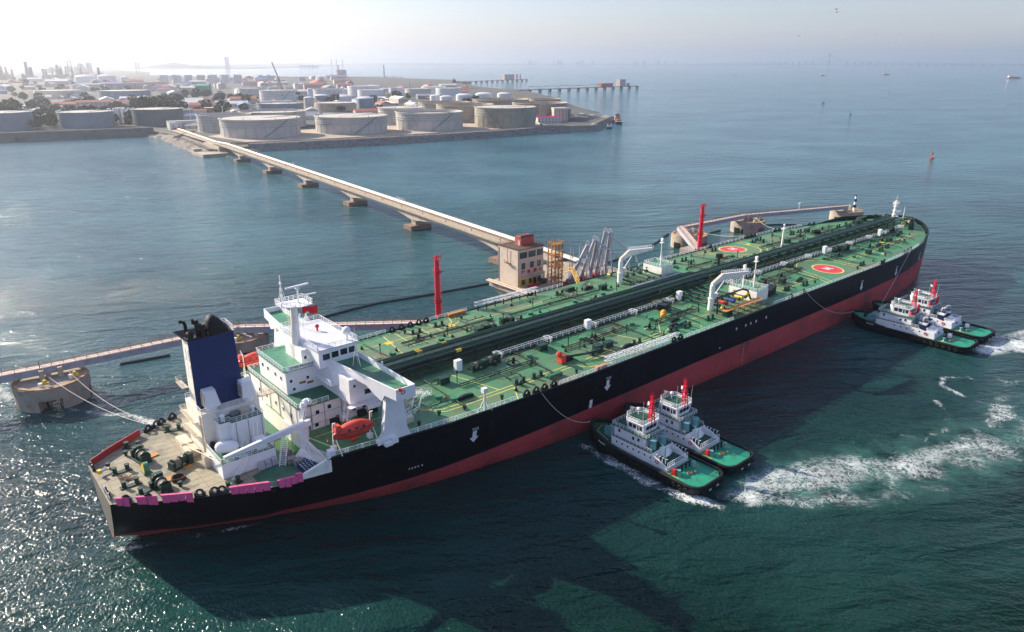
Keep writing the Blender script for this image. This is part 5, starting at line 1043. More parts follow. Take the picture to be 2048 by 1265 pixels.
        for y in (-1.95,1.95):
            x=-Lh*.115; mb=MB(); mb.box(x-1.2,x+1.2,y-.85,y+.85,4.0,7.2); mb.build('funnel',mat('funnel_navy',(.015,.02,.07),.4),t)
            mb=MB(); mb.box(x-1.25,x+1.25,y-.9,y+.9,6.0,6.9); mb.build('funnel_band',WHITE2,t)
            mb=MB(); mb.tube([(x,y,7.2),(x,y,8.0),(x-.4,y,8.5),(x-1.1,y,8.5)],.45,10); autosmooth(mb.build('exhaust_pipe',SILVER,t),50)
        mb=MB(); mb.cyl((-Lh*.03,-1.6,4.95),(-Lh*.03,-1.6,6.6),.8,n=14); mb.cyl((-Lh*.03,-1.6,6.6),(-Lh*.03,-1.6,6.8),.95,n=14); mb.build('ventilator',TEAL,t)
        mb=MB(); mb.box(A0+.3,-Lh*.16,-wb+.3,wb-.3,2.15,4.4); mb.rail([(A0+.4,-wb+.4,4.4),(-Lh*.16,-wb+.4,4.4),(-Lh*.16,wb-.4,4.4),(A0+.4,wb-.4,4.4)],1,1,.05,close=True); mb.cyl((-Lh*.17,-.8,5),(-Lh*.17,.6,5),.6,n=10); mb.build('after_house',TUGW,t)
        mb=MB(); mb.box(A0+.22,A0+.3,-.8,.2,2.3,4.0); mb.box(-Lh*.21,-Lh*.19,-wb-.04,-wb+.4,2.6,3.6); mb.build('door',DARK,t)
        mb=MB(); mb.torus((W0-.8,wu*.7,8.8),.8,.3,'x',14,6); mb.cyl((W0-1,-wu*.75,7.7),(W0-1,-wu*.75,11.2),.38,n=8); mb.build('red_vent_trunk',REDB,t)
        mb=MB(); mb.ball((-Lh*.3,-B*.12,2.9),.95,14); mb.build('white_capstan_cover',WHITE2,t)
    cx=-Lh*.3
    for y in (-B*.25,B*.25):
        mb=MB(); mb.lathe([(.55,2.1),(.5,2.4),(.32,2.6),(.32,3.1),(.52,3.25),(.52,3.4)],(cx,y,0),14); autosmooth(mb.build('capstan',TEAL,t),50)
    mb=MB()
    for y in (-2.2,-.8,.8,2.2): mb.cyl((cx+.6,y,2.1),(cx+.6,y,3.7),.22,n=8)
    mb.cyl((cx+.6,-2.6,3.5),(cx+.6,2.6,3.5),.18,n=8); mb.build('towing_bollard',TUGBLK,t)
    if kind==0: tag_=MB().box(cx+.2,cx+1.1,B*.29,B*.29+.7,2.1,3.6).build('hose_box',RED,t)
    mb=MB()
    for k in range(3): mb.torus((cx-1.4,.4,2.25+k*.12),.6-.1*k,.09,'z',12,5)
    mb.box(cx-2.2,cx-1.8,-1.2,-.6,2.1,2.5); mb.build('coiled_hawser',mat('hawser_tan',(.5,.3,.14),.8,var=.3,scale=4),t)
    # draught ticks / name dashes on the stern bulwark (illegible at this distance)
    mb=MB()
    for s in (-1,1):
        for k in range(4): x=Lh*.25+k*.7; w_=hw(x)/.94; mb.obox((x,s*(w_+.62),2.9),(.4,.06,.4),-s*.22)
        for k in range(2): mb.box(-Lh/2-.5,-Lh/2-.46,s*(1.2+k*.5)-.14,s*(1.2+k*.5)+.14,1.0,1.5)
    mb.build('hull_lettering',WM,t)
    return t
make_tug((108.0,-48.6),PI/2+R(1.5),36,11.6,'nearest tugboat, bow against the middle of the tanker',0)
make_tug((121.3,-48.2),PI/2+R(1),36,11.6,'white tugboat lying on the far side of the nearest tug',0)
make_tug((245.4,-52.6),PI/2+R(1.5),41,12.4,'left tug of the navy funnelled pair near the bow',1)
make_tug((261.6,-52.6),PI/2+R(-2),41,12.4,'navy funnelled tugboat at the bow, half hidden behind its sister tug',1)
# ================================================================ jetty: dolphins, walkways, platform, loading gear, trestle
def dolphin(x,y,r,zt,label,a0,extra=True):
    t=thing('mooring_dolphin',(x,y,0),label,'mooring dolphin','concrete mooring dolphins of the jetty'); n=28
    mb=MB(); vs=[];fs=[]
    for z,k in ((zt-3.2,1.0),(zt,1.0)): vs+=[(r*k*math.cos(2*PI*i/n),r*k*math.sin(2*PI*i/n),z) for i in range(n)]
    fs+=[(i,(i+1)%n,(i+1)%n+n,i+n) for i in range(n)]+[tuple(range(n,2*n)),tuple(range(n-1,-1,-1))]; mb.add(vs,fs)
    # four broad legs stand in the water, leaving dark openings between them
    for q in range(4):
        a=a0+q*PI/2; seg=[a-R(27)+R(54)*i/6 for i in range(7)]; o_=[(r*math.cos(b),r*math.sin(b)) for b in seg]; i_=[(r*.55*math.cos(b),r*.55*math.sin(b)) for b in seg[::-1]]
        mb.prism(o_+i_,-2,zt-3.2)
    autosmooth(mb.build('concrete_caisson',CONC,t),40)
    mb=MB(); n2=28; mb.lathe([(r*.97,zt+.02),(r*.97,zt+.35),(r*.86,zt+.35),(r*.86,zt+.05)],n=n2,cap=False); mb.build('worn_kerb',mat('rusty_kerb',(.42,.25,.13),.8,var=.35,scale=.5),t)
    mb=MB()
    for (hx,hy) in ((-r*.35,-r*.62),(r*.45,-r*.45)):
        mb.cyl((hx,hy,zt),(hx,hy,zt+1.3),.55,n=12)
    mb.build('bollard',WHITE,t)
    mb=MB()
    for (hx,hy) in ((-r*.30,-r*.62),(r*.5,-r*.45)): mb.obox((hx+.8,hy-.4,zt+1.1),(1.7,.5,.6),-.6); mb.obox((hx+.6,hy-.1,zt+1.7),(.7,.7,.6),.4)
    mb.build('quick_release_hook',YELLOW,t)
    mb=MB(); mb.box(-2.6,-1.4,-1.2,1.2,zt,zt+2.9); mb.box(2.0,3.2,-1.2,1.2,zt,zt+2.9); mb.box(-.9,.4,.8,2.0,zt,zt+1.7); mb.build('walkway_bearing',CONC2,t)
    return t
DZ=6.4
dolphin(4.4,84.6,9.6,DZ,'outermost stern mooring dolphin, concrete drum with two hooks and foam at its foot',.55)
dolphin(58.6,84.6,9.4,DZ,'concrete dolphin half hidden behind the blue funnel',.5)
dolphin(294.5,79.2,9.4,DZ,'concrete dolphin behind the red tower, under the elbow of the walkway',.8)
dolphin(349.5,79.6,9.4,DZ,'concrete dolphin in the middle of the long bow walkway',.8)
dolphin(421.5,57.5,9.4,DZ,'farthest concrete dolphin carrying the black and white striped light',.8)
RSTL=mat('girder_grey_blue',(.36,.37,.42),.5,var=.15,scale=.5); PINKR=mat('faded_red_handrail',(.50,.22,.18),.6,var=.2,scale=.8); WALKT=mat('walkway_planks',(.62,.52,.44),.75,var=.2,scale=.5)
def walkway(a,b,label,z=9.3,w_=3.2):
    A=Vector((*a,z));B=Vector((*b,z)); t=thing('steel_walkway',A,label,'walkway','steel walkways between the dolphins')
    d=(B-A); s=Vector((-d.y,d.x,0)).normalized()*w_/2
    mb=MB(A); mb.ext([A-s,B-s,B+s,A+s],(0,0,.18)); mb.build('walkway_deck',WALKT,t)
    for k in (-1,1):
        mb=MB(A); mb.ext([A+s*k,B+s*k,B+s*k-Vector((0,0,1.7)),A+s*k-Vector((0,0,1.7))],s.normalized()*.3*k); mb.build('box_girder',RSTL,t)
        mb=MB(A); mb.rail([A+s*k+Vector((0,0,.2)),B+s*k+Vector((0,0,.2))],1.35,3.0,.075,2); mb.build('handrail',mat('dark_handrail',(.12,.09,.09),.6,var=.2),t)
        mb=MB(A); off=s*k*1.02; mb.bar(A+off+Vector((0,0,.25)),B+off+Vector((0,0,.25)),.13); mb.build('red_cable_tray',PINKR,t)
    return t
walkway((-62,94),(2.5,87),'steel walkway running out of the picture past the outer stern dolphin')
walkway((2.5,87),(58.5,84.2),'long steel walkway between the two stern dolphins')
walkway((58.5,84.2),(111.5,45.5),'steel walkway from the funnel dolphin to the near red tower')
walkway((294,84.8),(262.5,50.5),'red and grey stair walkway dropping to the far red tower',9.3,3.2)
walkway((294,84.8),(348.5,81.5),'steel walkway between the elbow dolphin and the middle dolphin')
walkway((348.5,81.5),(420,57.5),'last steel walkway reaching the striped light dolphin')
def breasting(x,y,label,cyl_h,top):
    t=thing('breasting_dolphin',(x,y,0),label,'breasting dolphin'); mb=MB(); mb.box(-5,5,-7,8,4.5,8.6)
    for a,b in ((-4,-5),(4,-5),(-4,6),(4,6)): mb.cyl((a,b,-2),(a,b,4.5),.9,n=12)
    mb.box(-3,3,-11.5,-7,4,8); mb.build('concrete_cap',CONC,t); return t
breasting(112,42.5,'low concrete dolphin standing between tanker and near red tower',0,0); breasting(264,50.5,'low concrete dolphin carrying the far red tower',0,0)
def red_tower(x,y,z0,z1,label):
    t=thing('fire_monitor_tower',(x,y,z0),label,'tower','tall red fire monitor towers'); H=z1-z0
    mb=MB(); mb.cyl((0,0,0),(0,0,H-4),1.05,.85,n=12); mb.cyl((0,0,H-4),(0,0,H-1.2),.8,.7,n=12); mb.build('column',REDB,t)
    mb=MB()
    for k in range(int(H/.5)): mb.bar((1.25,-.35,k*.5),(1.25,.35,k*.5),.05)
    for yy in (-.4,.4): mb.bar((1.3,yy,0),(1.2,yy,H-2),.07)
    for k in range(int(H/2.5)): mb.torus((1.3,0,1+k*2.5),.5,.04,'z',8,4)
    mb.build('caged_ladder',RED,t)
    for z in (H*.34,H-6,H-1.3):
        mb=MB(); mb.cyl((0,0,z),(0,0,z+.12),1.35,n=10); mb.rail([(1.35*math.cos(2*PI*i/8),1.35*math.sin(2*PI*i/8),z+.1) for i in range(8)],1.0,1.2,.05,close=True); mb.build('platform',RED,t)
    mb=MB(); mb.cyl((0,0,H-1.2),(0,0,H),.3,n=8); mb.cyl((0,0,H-.3),(1.6,-1.2,H+.1),.16,n=8); mb.cyl((0,-.8,H-5.4),(1.8,-2,H-5.1),.16,n=8); mb.build('water_monitor',REDB,t)
    return t
red_tower(110.8,44,8.6,32.6,'near tall red tower with ladder cage beside the port side of the tanker'); red_tower(263.5,50.8,8.6,30.2,'far tall red tower beside the red and grey stair walkway')
t=thing('navigation_light',(424.5,54.5,DZ),'black and white banded navigation light on the farthest dolphin','navigation light')
mb=MB()
for k in range(5): mb.cyl((0,0,k*1.75),(0,0,(k+1)*1.75),.95-.08*k,.95-.08*(k+1),n=14,k=k%2)
mb.build('banded_column',[WHITE2,BLACK],t); mb=MB(); mb.cyl((0,0,8.75),(0,0,9.3),.35,n=10); mb.cyl((0,0,8.7),(0,0,8.8),.8,n=12); mb.build('lantern',BLACK,t)
t=thing('floodlight_post',(386,69.5,9.5),'white floodlight head on a short post on the bow walkway','floodlight'); mb=MB(); mb.cyl((0,0,0),(0,0,3),.15,n=6); mb.build('post',WHITE2,t); mb=MB(); mb.obox((0,0,3.3),(3.2,.6,1.0),.3); mb.build('lamp_head',WHITE2,t)
def boom(pts,lab):
    mb=MB(); q=[Vector((x,y,.12)) for x,y in pts]; mb.tube(q,.55,8); tag(mb.build('floating_boom',mat('boom_black',(.012,.014,.02),.5)),lab,'floating boom','black oil booms floating round the berth')
boom([(67,97.7),(78,98.2),(96.2,99.1),(107.5,100.3),(121,100.4),(135.7,97.4),(151.9,95.4),(173,92.9),(184,91)],'long black boom curving from the funnel dolphin to the platform')
boom([(205,79),(241,84.2),(256.4,86.4),(272.6,90.3),(288,95),(300,100.5),(309,104)],'black boom rising from the platform to the elbow dolphin')
boom([(304,90),(323.5,89.7),(338.7,90.2)],'short black boom between the elbow and middle dolphins'); boom([(359,83),(368.7,82.5),(377.3,78.2),(386.3,70)],'short black boom beyond the middle dolphin'); boom([(24.9,99.3),(32.1,98.1),(39.5,96.9)],'detached black boom piece floating left of the blue funnel')
# ---------------------------------------------------------------- loading platform and control building
PZ=9.5
pf=thing('loading_platform',(180,56,0),'concrete loading platform behind the tanker carrying the control building','platform')
mb=MB((180,56,0)); mb.prism([(153,38),(204,38),(204,77),(154.5,72)],7.6,PZ); mb.build('platform_slab',CONC,pf)
mb=MB((180,56,0)); mb.prism([(157,44),(163,44),(163,69),(157,66)],3.0,7.6,top=[(154,39),(170,39),(170,72),(155,71)]); mb.prism([(186,44),(196,44),(196,70),(186,70)],3.0,7.6,top=[(180,39),(203,39),(203,75),(180,75)]); mb.build('pier_head',CONC2,pf)
mb=MB((180,56,0)); mb.box(156,164,46,66,-2,3.2); mb.box(186,198,46,70,-2,3.2); mb.build('pier_caisson',CONC2,pf)
mb=MB((180,56,0)); mb.tube([(153.4,72,PZ+.5),(153.4,40,PZ+.5)],.38,8); mb.tube([(154.5,72,PZ+.7),(154.5,40,PZ+.7)],.34,8); autosmooth(mb.build('edge_pipe',mat('tan_pipe',(.55,.42,.30),.5,var=.12),pf),50)
mb=MB((180,56,0)); mb.rail([(153.2,38.4,PZ),(203.8,38.4,PZ)],1.1,2,.05); mb.rail([(203.8,38.4,PZ),(203.8,76,PZ)],1.1,2,.05); mb.build('platform_railing',WHITE2,pf)
bl=thing('control_building',(163.8,63.5,PZ),'three storey cream control building with red writing on the loading platform','building')
CRB=mat('building_cream',(.60,.50,.40),.75,var=.08,scale=.5,streak=(.3,.17,.1),streak_amt=.4)
def BX(n,m,*b): mb=MB((163.8,63.5,PZ)); mb.box(*b); return mb.build(n,m,bl)
bw=BX('wall',CRB,157.5,170.3,57.4,69.6,PZ,24.0); BX('roof_slab',mat('roof_brown',(.10,.07,.055),.9,var=.3,scale=.6),157.3,170.5,57.2,69.8,24.0,24.25)
mb=MB((163.8,63.5,PZ)); mb.rail([(157.4,57.3,24.2),(170.4,57.3,24.2),(170.4,69.7,24.2),(157.4,69.7,24.2)],.9,1.5,.05,close=True); mb.cyl((159.5,58.6,24.2),(159.5,58.6,27.5),.06,n=5); mb.cyl((168.8,58.6,24.2),(168.8,58.6,27.5),.06,n=5); mb.build('roof_railing',RUST,bl)
RB=mat('stairhouse_red',(.5,.09,.08),.7,var=.15,scale=.7)
sh=BX('roof_stairhouse',RB,162.5,169.2,61.8,65.6,24.25,27.3); mb=MB((163.8,63.5,PZ)); mb.add([(162.3,61.6,27.3),(169.4,61.6,27.3),(169.4,65.8,27.3),(162.3,65.8,27.3),(163,62.5,28.0),(168.6,62.5,28.0),(168.6,65,28.0),(163,65,28.0)],[(0,1,5,4),(1,2,6,5),(2,3,7,6),(3,0,4,7),(4,5,6,7)]); mb.build('stairhouse_roof',mat('dark_red_roof',(.16,.05,.05),.8,var=.3),bl)
BX('stairhouse_door',mat('pale_door',(.5,.45,.4),.6),162.42,162.5,62.4,63.5,24.25,26.3)
BX('yellow_plinth_band',mat('plinth_yellow',(.68,.45,.06),.65,var=.15,scale=.6),157.46,170.34,57.36,57.4,PZ,12.4)
BX('yellow_side_wing',mat('plinth_yellow',(.68,.45,.06),.65),170.3,172.2,58.5,63,PZ,13.2)
for (a,b,z0,z1,n) in ((158.2,161.6,20.7,22.9,'window'),(162.6,166.0,20.7,22.9,'window'),(167.0,169.8,20.7,22.9,'window'),(159.1,160.7,16.4,18.6,'window'),(163.5,165.1,16.4,18.6,'window'),(167.2,168.8,16.4,18.6,'window'),(159.1,160.7,10.2,12.0,'window'),(162.8,164.3,10.2,12.0,'window'),(167.3,168.9,10.2,12.2,'window')):
    f=BX(n,mat('window_frame_dark',(.05,.07,.07),.5),a-.12,b+.12,57.33,57.39,z0-.12,z1+.12); mb=MB((163.8,63.5,PZ)); m_=2 if b-a<2 else 5
    for k in range(m_): mb.box(a+(b-a)*k/m_+.06,a+(b-a)*(k+1)/m_-.06,57.28,57.33,z0,z1)
    mb.build('pane',mat('greenish_glass',(.05,.10,.11),.12,spec=.8),f)
BX('entrance',DARK,165.0,166.6,57.3,57.4,PZ,12.2); BX('entrance_canopy',mat('canopy_grey',(.2,.2,.2),.6),164.6,167.0,56.2,57.4,12.3,12.5); BX('white_notice_board',WHITE2,169.0,170.2,57.25,57.35,10.1,12.6)
LR=mat('lettering_red',(.5,.02,.08),.6); LP=mat('lettering_violet',(.18,.09,.18),.6)
# the Chinese warning, built stroke by stroke (strict no-smoking notice)
GL={'yan':[((0,9),(10,9)),((3,9),(3,6.5)),((7,9),(7,6.5)),((1,8),(2,6.8)),((9,8),(8,6.8)),((0,6.2),(10,6.2)),((1.6,6.2),(1.4,3)),((1.4,3),(0,0))],
 'jin':[((0,8.6),(4.6,8.6)),((2.3,10),(2.3,5.6)),((2.3,8),(0,6)),((2.3,8),(4.4,6.2)),((5.4,8.6),(10,8.6)),((7.7,10),(7.7,5.6)),((7.7,8),(5.6,6)),((7.7,8),(10,6)),((1.5,4.9),(8.5,4.9)),((0,3.3),(10,3.3)),((5,3.3),(5,0)),((2.6,2.2),(1,.6)),((7.4,2.2),(9,.6))],
 'yan2':[((1.8,9.8),(1.8,4)),((.2,8),(.6,6.2)),((3.6,8.4),(3,6.6)),((1.8,4),(0,0)),((1.8,4),(3.8,1)),((4.8,9.4),(9.8,9.4)),((4.8,9.4),(4.8,.3)),((9.8,9.4),(9.8,.3)),((4.8,.3),(9.8,.3)),((5.6,6.6),(9,6.6)),((7.3,8.6),(7.3,5)),((7.3,5.4),(5.6,2)),((7.3,5.4),(9,2))],
 'huo':[((5,10),(4.8,5)),((4.8,5),(.4,0)),((4.9,5.4),(9.8,0)),((1.8,7.6),(1,5)),((8.6,8),(7.2,5.6))]}
for gi,(key,x0) in enumerate((('yan',158.9),('jin',161.9),('yan2',165.0),('huo',167.9))):
    mb=MB((163.8,63.5,PZ)); k=.155
    for a,b in GL[key]:
        A=Vector((x0+a[0]*k,57.33,14.25+a[1]*k)); B=Vector((x0+b[0]*k,57.33,14.25+b[1]*k)); d=(B-A).normalized(); nn=Vector((-d.z,0,d.x))*.11; A-=d*.06;B+=d*.06
        mb.ext([A-nn,B-nn,B+nn,A+nn],(0,-.05,0))
    mb.build('red_character',LR,bl)
def btext(body,size,x,z,m,nm,par): 
    o=text('n',body,size,(x,57.32,z),(1,0,0),(0,0,1),nm,m,par,.02); o.data.transform(Matrix.Translation((-163.8,-63.5,-PZ))); return o
for ch,x in zip('NO SMOKING',[158.9,160.1,0,161.6,162.7,163.9,165.1,166.3,167.4,168.7]):
    if ch!=' ': btext(ch,.95,x+.2,13.25,LP,'violet_letter',bl)
# side stair bracket, downpipe and antenna on the sunlit wall
mb=MB((163.8,63.5,PZ)); mb.box(156.3,157.5,62.0,64.6,18.0,18.15); mb.rail([(156.4,62.0,18.1),(156.4,64.6,18.1)],1,.8,.05); mb.bar((157,63.4,18),(157,63.4,23.8),.14); mb.build('wall_bracket_platform',RUST,bl)
mb=MB((163.8,63.5,PZ)); mb.cyl((157.4,69.3,PZ),(157.4,69.3,23.4),.12,n=6); mb.cyl((157.4,57.7,PZ),(157.4,57.7,23.6),.1,n=6); mb.build('downpipe',CRB,bl)
mb=MB((163,53,PZ)); mb.box(160.5,166,54,55.4,PZ,10.4); mb.ball((161.6,54.2,10.4),.7,8); mb.ball((163.4,54.4,10.3),.6,8); tag(mb.build('hose_reel_pile',mat('hose_red',(.45,.03,.04),.7,var=.4,scale=1.5)),'red fire hoses and gear piled in front of the control building','hose pile')
mb=MB((169,55.6,PZ)); mb.box(167.4,170.4,54.6,56.4,PZ+.35,11.0); mb.box(167.9,169.9,54.7,56.3,11.0,11.5)
for x in (168,169.8):
    for y in (54.7,56.3): mb.cyl((x,y-.1,PZ+.35),(x,y+.1,PZ+.35),.35,n=10)
tag(mb.build('parked_van',mat('van_dark',(.04,.07,.07),.3)),'small dark van parked by the entrance of the control building','van')
# yellow gangway tower
gt=thing('gangway_tower',(166.4,46.6,PZ),'rusty orange lattice gangway tower standing between building and loading arms','tower')
ORS=mat('rusty_orange_steel',(.42,.19,.05),.75,var=.4,scale=.8,col2=(.20,.10,.05))
mb=MB(); H=18.0
for x,y in ((-1.9,-1.9),(1.9,-1.9),(-1.9,1.9),(1.9,1.9),(0,-1.9),(0,1.9)): mb.box(x-.17,x+.17,y-.17,y+.17,0,H)
k=0
for z in [i*1.5 for i in range(13)]:
    for a,b in (((-1.9,-1.9),(1.9,-1.9)),((1.9,-1.9),(1.9,1.9)),((1.9,1.9),(-1.9,1.9)),((-1.9,1.9),(-1.9,-1.9))):
        mb.bar((*a,z),(*b,z),.12)
        if z<H-1: mb.bar((*a,z),(*b,z+1.5),.09)
mb.build('lattice_frame',ORS,gt)
for z in (4.5,9,13.5,17.8):
    mb=MB(); mb.box(-2,2,-2,2,z,z+.1); mb.rail([(-2.3,-2.3,z),(2.3,-2.3,z),(2.3,2.3,z),(-2.3,2.3,z)],1.1,1.2,.06,close=True); mb.build('landing',ORS,gt)
mb=MB(); mb.cyl((2.4,0,8.6),(2.4,1.0,8.6),1.0,n=14); mb.build('winch_drum',STEEL,gt); mb=MB(); mb.box(.4,1.4,-.4,.6,12.4,13.8); mb.build('counterweight',BLACK,gt)
gw=thing('access_gangway',(168.8,45.6,PZ+4),'yellow gangway sloping from the lattice tower down to the tanker deck','gangway')
mb=MB((168.8,45.6,PZ+4)); a=Vector((167.6,44.4,16.2)); b=Vector((163,34,20.4)); c=Vector((158.6,26.4,18.0))
for s in (-.6,.6):
    S=Vector((s,0,0)); mb.tube([a+S,b+S,c+S],.13,6); mb.tube([a+S+Vector((0,0,1.1)),b+S+Vector((0,0,1.1)),c+S+Vector((0,0,1.1))],.09,6)
    for i in range(9):
        q=(a.lerp(b,i/8) if 1 else a)+S; mb.bar(q,q+Vector((0,0,1.1)),.06); q=b.lerp(c,i/8)+S; mb.bar(q,q+Vector((0,0,1.1)),.06)
for i in range(20):
    q=(a.lerp(b,i/10) if i<10 else b.lerp(c,(i-10)/10)); mb.bar(q+Vector((-.6,0,0)),q+Vector((.6,0,0)),.12)
mb.build('gangway_frame',mat('gangway_yellow',(.68,.42,.06),.6,var=.2),gw)
# marine loading arms
def arm(x,y,lean,reach,label,zt=29.0,out=False):
    t=thing('cargo_loader',(x,y,PZ),label,'loading arm','silver marine loading arms')
    mb=MB((x,y,PZ)); mb.cyl((x,y,PZ),(x,y,PZ+6.0),.55,n=12); mb.cyl((x,y,PZ+5.4),(x,y,PZ+6.2),.9,n=12); mb.box(x-.8,x+.8,y-.8,y+.8,PZ,PZ+.5); autosmooth(mb.build('riser',SILVER,t),50)
    e=Vector((x+lean,y-2.0,zt-.9)); piv=Vector((x,y,PZ+6.0)); cw=piv-(e-piv).normalized()*4.0
    mb=MB((x,y,PZ)); mb.cyl(cw,e,.62,.42,n=10); mb.cyl(cw+Vector((.95,0,.1)),e+Vector((.75,0,-.3)),.2,n=6); mb.cyl(cw+Vector((.5,.8,.1)),e+Vector((.4,.6,-.3)),.12,n=6); autosmooth(mb.build('inboard_arm',SILVER,t),50)
    mb=MB((x,y,PZ)); mb.truss((x+.2,y+1.6,PZ),(x+.6,y+1.2,PZ+15),1.1,1.1,1.6,.1); mb.build('support_frame',SILVER,t)
    mb=MB((x,y,PZ)); mb.obox(cw,(1.4,2.2,1.6),0); mb.build('counterweight',mat('counterweight_red',(.4,.03,.05),.6) if out else STEEL,t)
    f=e+Vector((reach[0],reach[1],reach[2]))
    mb=MB((x,y,PZ)); mb.cyl(e,f,.38,.3,n=10); mb.cyl(e+Vector((.5,.3,-.3)),e.lerp(f,.8)+Vector((.1,0,0)),.12,n=5); mb.cyl(f,f+Vector((.3,-.2,-2.2)),.28,n=8); autosmooth(mb.build('outboard_arm',SILVER,t),50)
    mb=MB((x,y,PZ)); mb.torus(e+Vector((.4,0,.2)),1.15,.13,'x',18,6)
    for i in range(4): a_=PI*i/4; mb.bar(e+Vector((.4,1.15*math.cos(a_),.2+1.15*math.sin(a_))),e+Vector((.4,-1.15*math.cos(a_),.2-1.15*math.sin(a_))),.06)
    mb.build('sheave_wheel',SILVER,t); mb=MB((x,y,PZ)); mb.torus(piv+Vector((1.0,0,0)),1.1,.12,'x',18,6); mb.build('lower_sheave',SILVER,t)
    mb=MB((x,y,PZ)); mb.tube([piv+Vector((1,1.1,0)),e+Vector((.4,1.15,.2))],.05,4); mb.tube([piv+Vector((1,-1.1,0)),e+Vector((.4,-1.15,.2))],.05,4); mb.build('cable',STEEL,t)
arm(174.6,44.5,4.6,(1.2,-1.6,-15.0),'loading arm nearest the lattice tower, folded and leaning right',26.6)
arm(179.6,44.6,3.6,(5.6,-13.0,-7.6),'second loading arm from the lattice tower, stretched out to the tanker manifold',28.0,True)
arm(184.2,44.7,.4,(1.0,-1.4,-14.0),'upright folded loading arm between the two stretched ones',27.4)
arm(187.6,44.8,1.6,(5.2,-12.0,-8.4),'tallest loading arm, its outer arm reaching down to the tanker manifold',30.2,True)
arm(192.6,44.8,-.6,(1.2,-1.2,-15.5),'rearmost folded loading arm, farthest from the lattice tower',29.6)
mb=MB((184,50,PZ))
for x in (176,181,186,190): mb.cyl((x,46,PZ),(x,46,PZ+2.6),.35,n=10); mb.box(x-1,x+.2,47,48.4,PZ,PZ+2.2)
mb.build('valve_manifold',mat('valve_red',(.5,.04,.05),.6,var=.2,scale=2),pf).location=(4,-6,PZ)
for i,(x,y,z,col) in enumerate(((172.8,47,1.8,RED),(177.5,47.4,2.0,WHITE2),(182,47.2,2.4,RED),(188.5,47.6,2.0,STEEL),(196,48,2.6,GREYP))):
    mb=MB((180,56,0)); mb.box(x-.9,x+.9,y-.7,y+.7,PZ,PZ+z); mb.cyl((x,y,PZ+z),(x,y,PZ+z+.6),.2,n=6); mb.build('equipment_cabinet',col,pf)
# ---------------------------------------------------------------- trestle to the shore
tr=thing('jetty_trestle',(221,330,0),'long concrete trestle with pale pipelines leading from the platform to the tank farm','jetty trestle')
O=(221,330,0)
def TX(y): return 196.8+(y-75)*.0985
ys=[75,118,163,209,254,299,345,390.6,435,479.8,527,574.3,610,640]
pier=[118,209,299.2,390.6,479.8,574.3]
mb=MB(O); W2=5.2
for a,b in zip(range(75,640,5),range(80,645,5)):
    def dep(y): 
        d_=min(abs(y-p_) for p_ in pier); return 2.0+3.6*max(0,1-d_/34)**1.4
    za,zb=10.4-dep(a),10.4-dep(b)
    A=TX(a);B=TX(b)
    mb.add([(A-3.1,a,za),(A+3.1,a,za),(B+3.1,b,zb),(B-3.1,b,zb),(A-3.1,a,9.9),(A+3.1,a,9.9),(B+3.1,b,9.9),(B-3.1,b,9.9)],[(0,1,2,3)[::-1],(0,4,7,3),(1,2,6,5)])
mb.build('haunched_girder',CONC2,tr)
mb=MB(O); mb.ext([(TX(75)-W2,75,9.9),(TX(75)+W2,75,9.9),(TX(640)+W2,640,9.9),(TX(640)-W2,640,9.9)],(0,0,.5)); mb.build('road_deck',mat('trestle_road',(.40,.32,.235),.85,var=.12,scale=.2),tr)
for s in (-1,1):
    mb=MB(O); mb.ext([(TX(75)+s*W2,75,10.4),(TX(640)+s*W2,640,10.4),(TX(640)+s*(W2-.35),640,10.4),(TX(75)+s*(W2-.35),75,10.4)],(0,0,.75)); mb.build('parapet',CONC2,tr)
mb=MB(O); mb.ext([(TX(75)+.9,75,10.4),(TX(640)+.9,640,10.4),(TX(640)+.6,640,10.4),(TX(75)+.6,75,10.4)],(0,0,.7)); mb.build('pipe_kerb',mat('kerb_brown',(.22,.16,.12),.8,var=.2),tr)
PIPES=[PIPEW,mat('pipe_grey',(.36,.33,.29),.5,var=.15,scale=.3),PIPEW,mat('pipe_tan',(.45,.37,.28),.55,var=.15,scale=.3)]
for k,dx in enumerate((1.6,2.5,3.4,4.3)):
    mb=MB(O); mb.tube([(TX(68)+dx,66,11.3),(TX(640)+dx,640,11.3),(TX(640)+dx+6,690,9.0),(284+dx,905,7.4)],.42,10); autosmooth(mb.build('pipeline',PIPES[k],tr),50)
mb=MB(O)
for y in range(80,640,9): mb.box(TX(y)+1.0,TX(y)+4.9,y,y+.4,10.4,11.0)
mb.build('pipe_support',CONC2,tr)
for y in (118,209,299.2,390.6,479.8,574.3):
    mb=MB(O); x=TX(y); mb.box(x-2.6,x+2.6,y-2.2,y+2.2,2.2,5.2); mb.build('pier_column',CONC2,tr)
    mb=MB(O); mb.box(x-7,x+7,y-4.2,y+4.2,-2,2.4); mb.build('pile_cap',mat('pile_cap_brown',(.25,.17,.12),.85,var=.3,scale=.4),tr)
for y in (232,236,240,432,610):
    mb=MB(O); x=TX(y)+3; mb.tube([(x-1.4,y,11.3),(x-1.4,y,13.2),(x+1.4,y,13.2),(x+1.4,y,11.3)],.2,6); mb.cyl((x,y,13.2),(x,y,14),.12,n=6); mb.build('pipe_loop_valve',WHITE2,tr)
for y,lab in ((100,'brown'),):
    mb=MB(O)
    for q in range(90,640,26): mb.box(TX(q)-4.4,TX(q)-4.1,q,q+.3,11.15,12.3)
    mb.build('deck_post',RUST,tr)

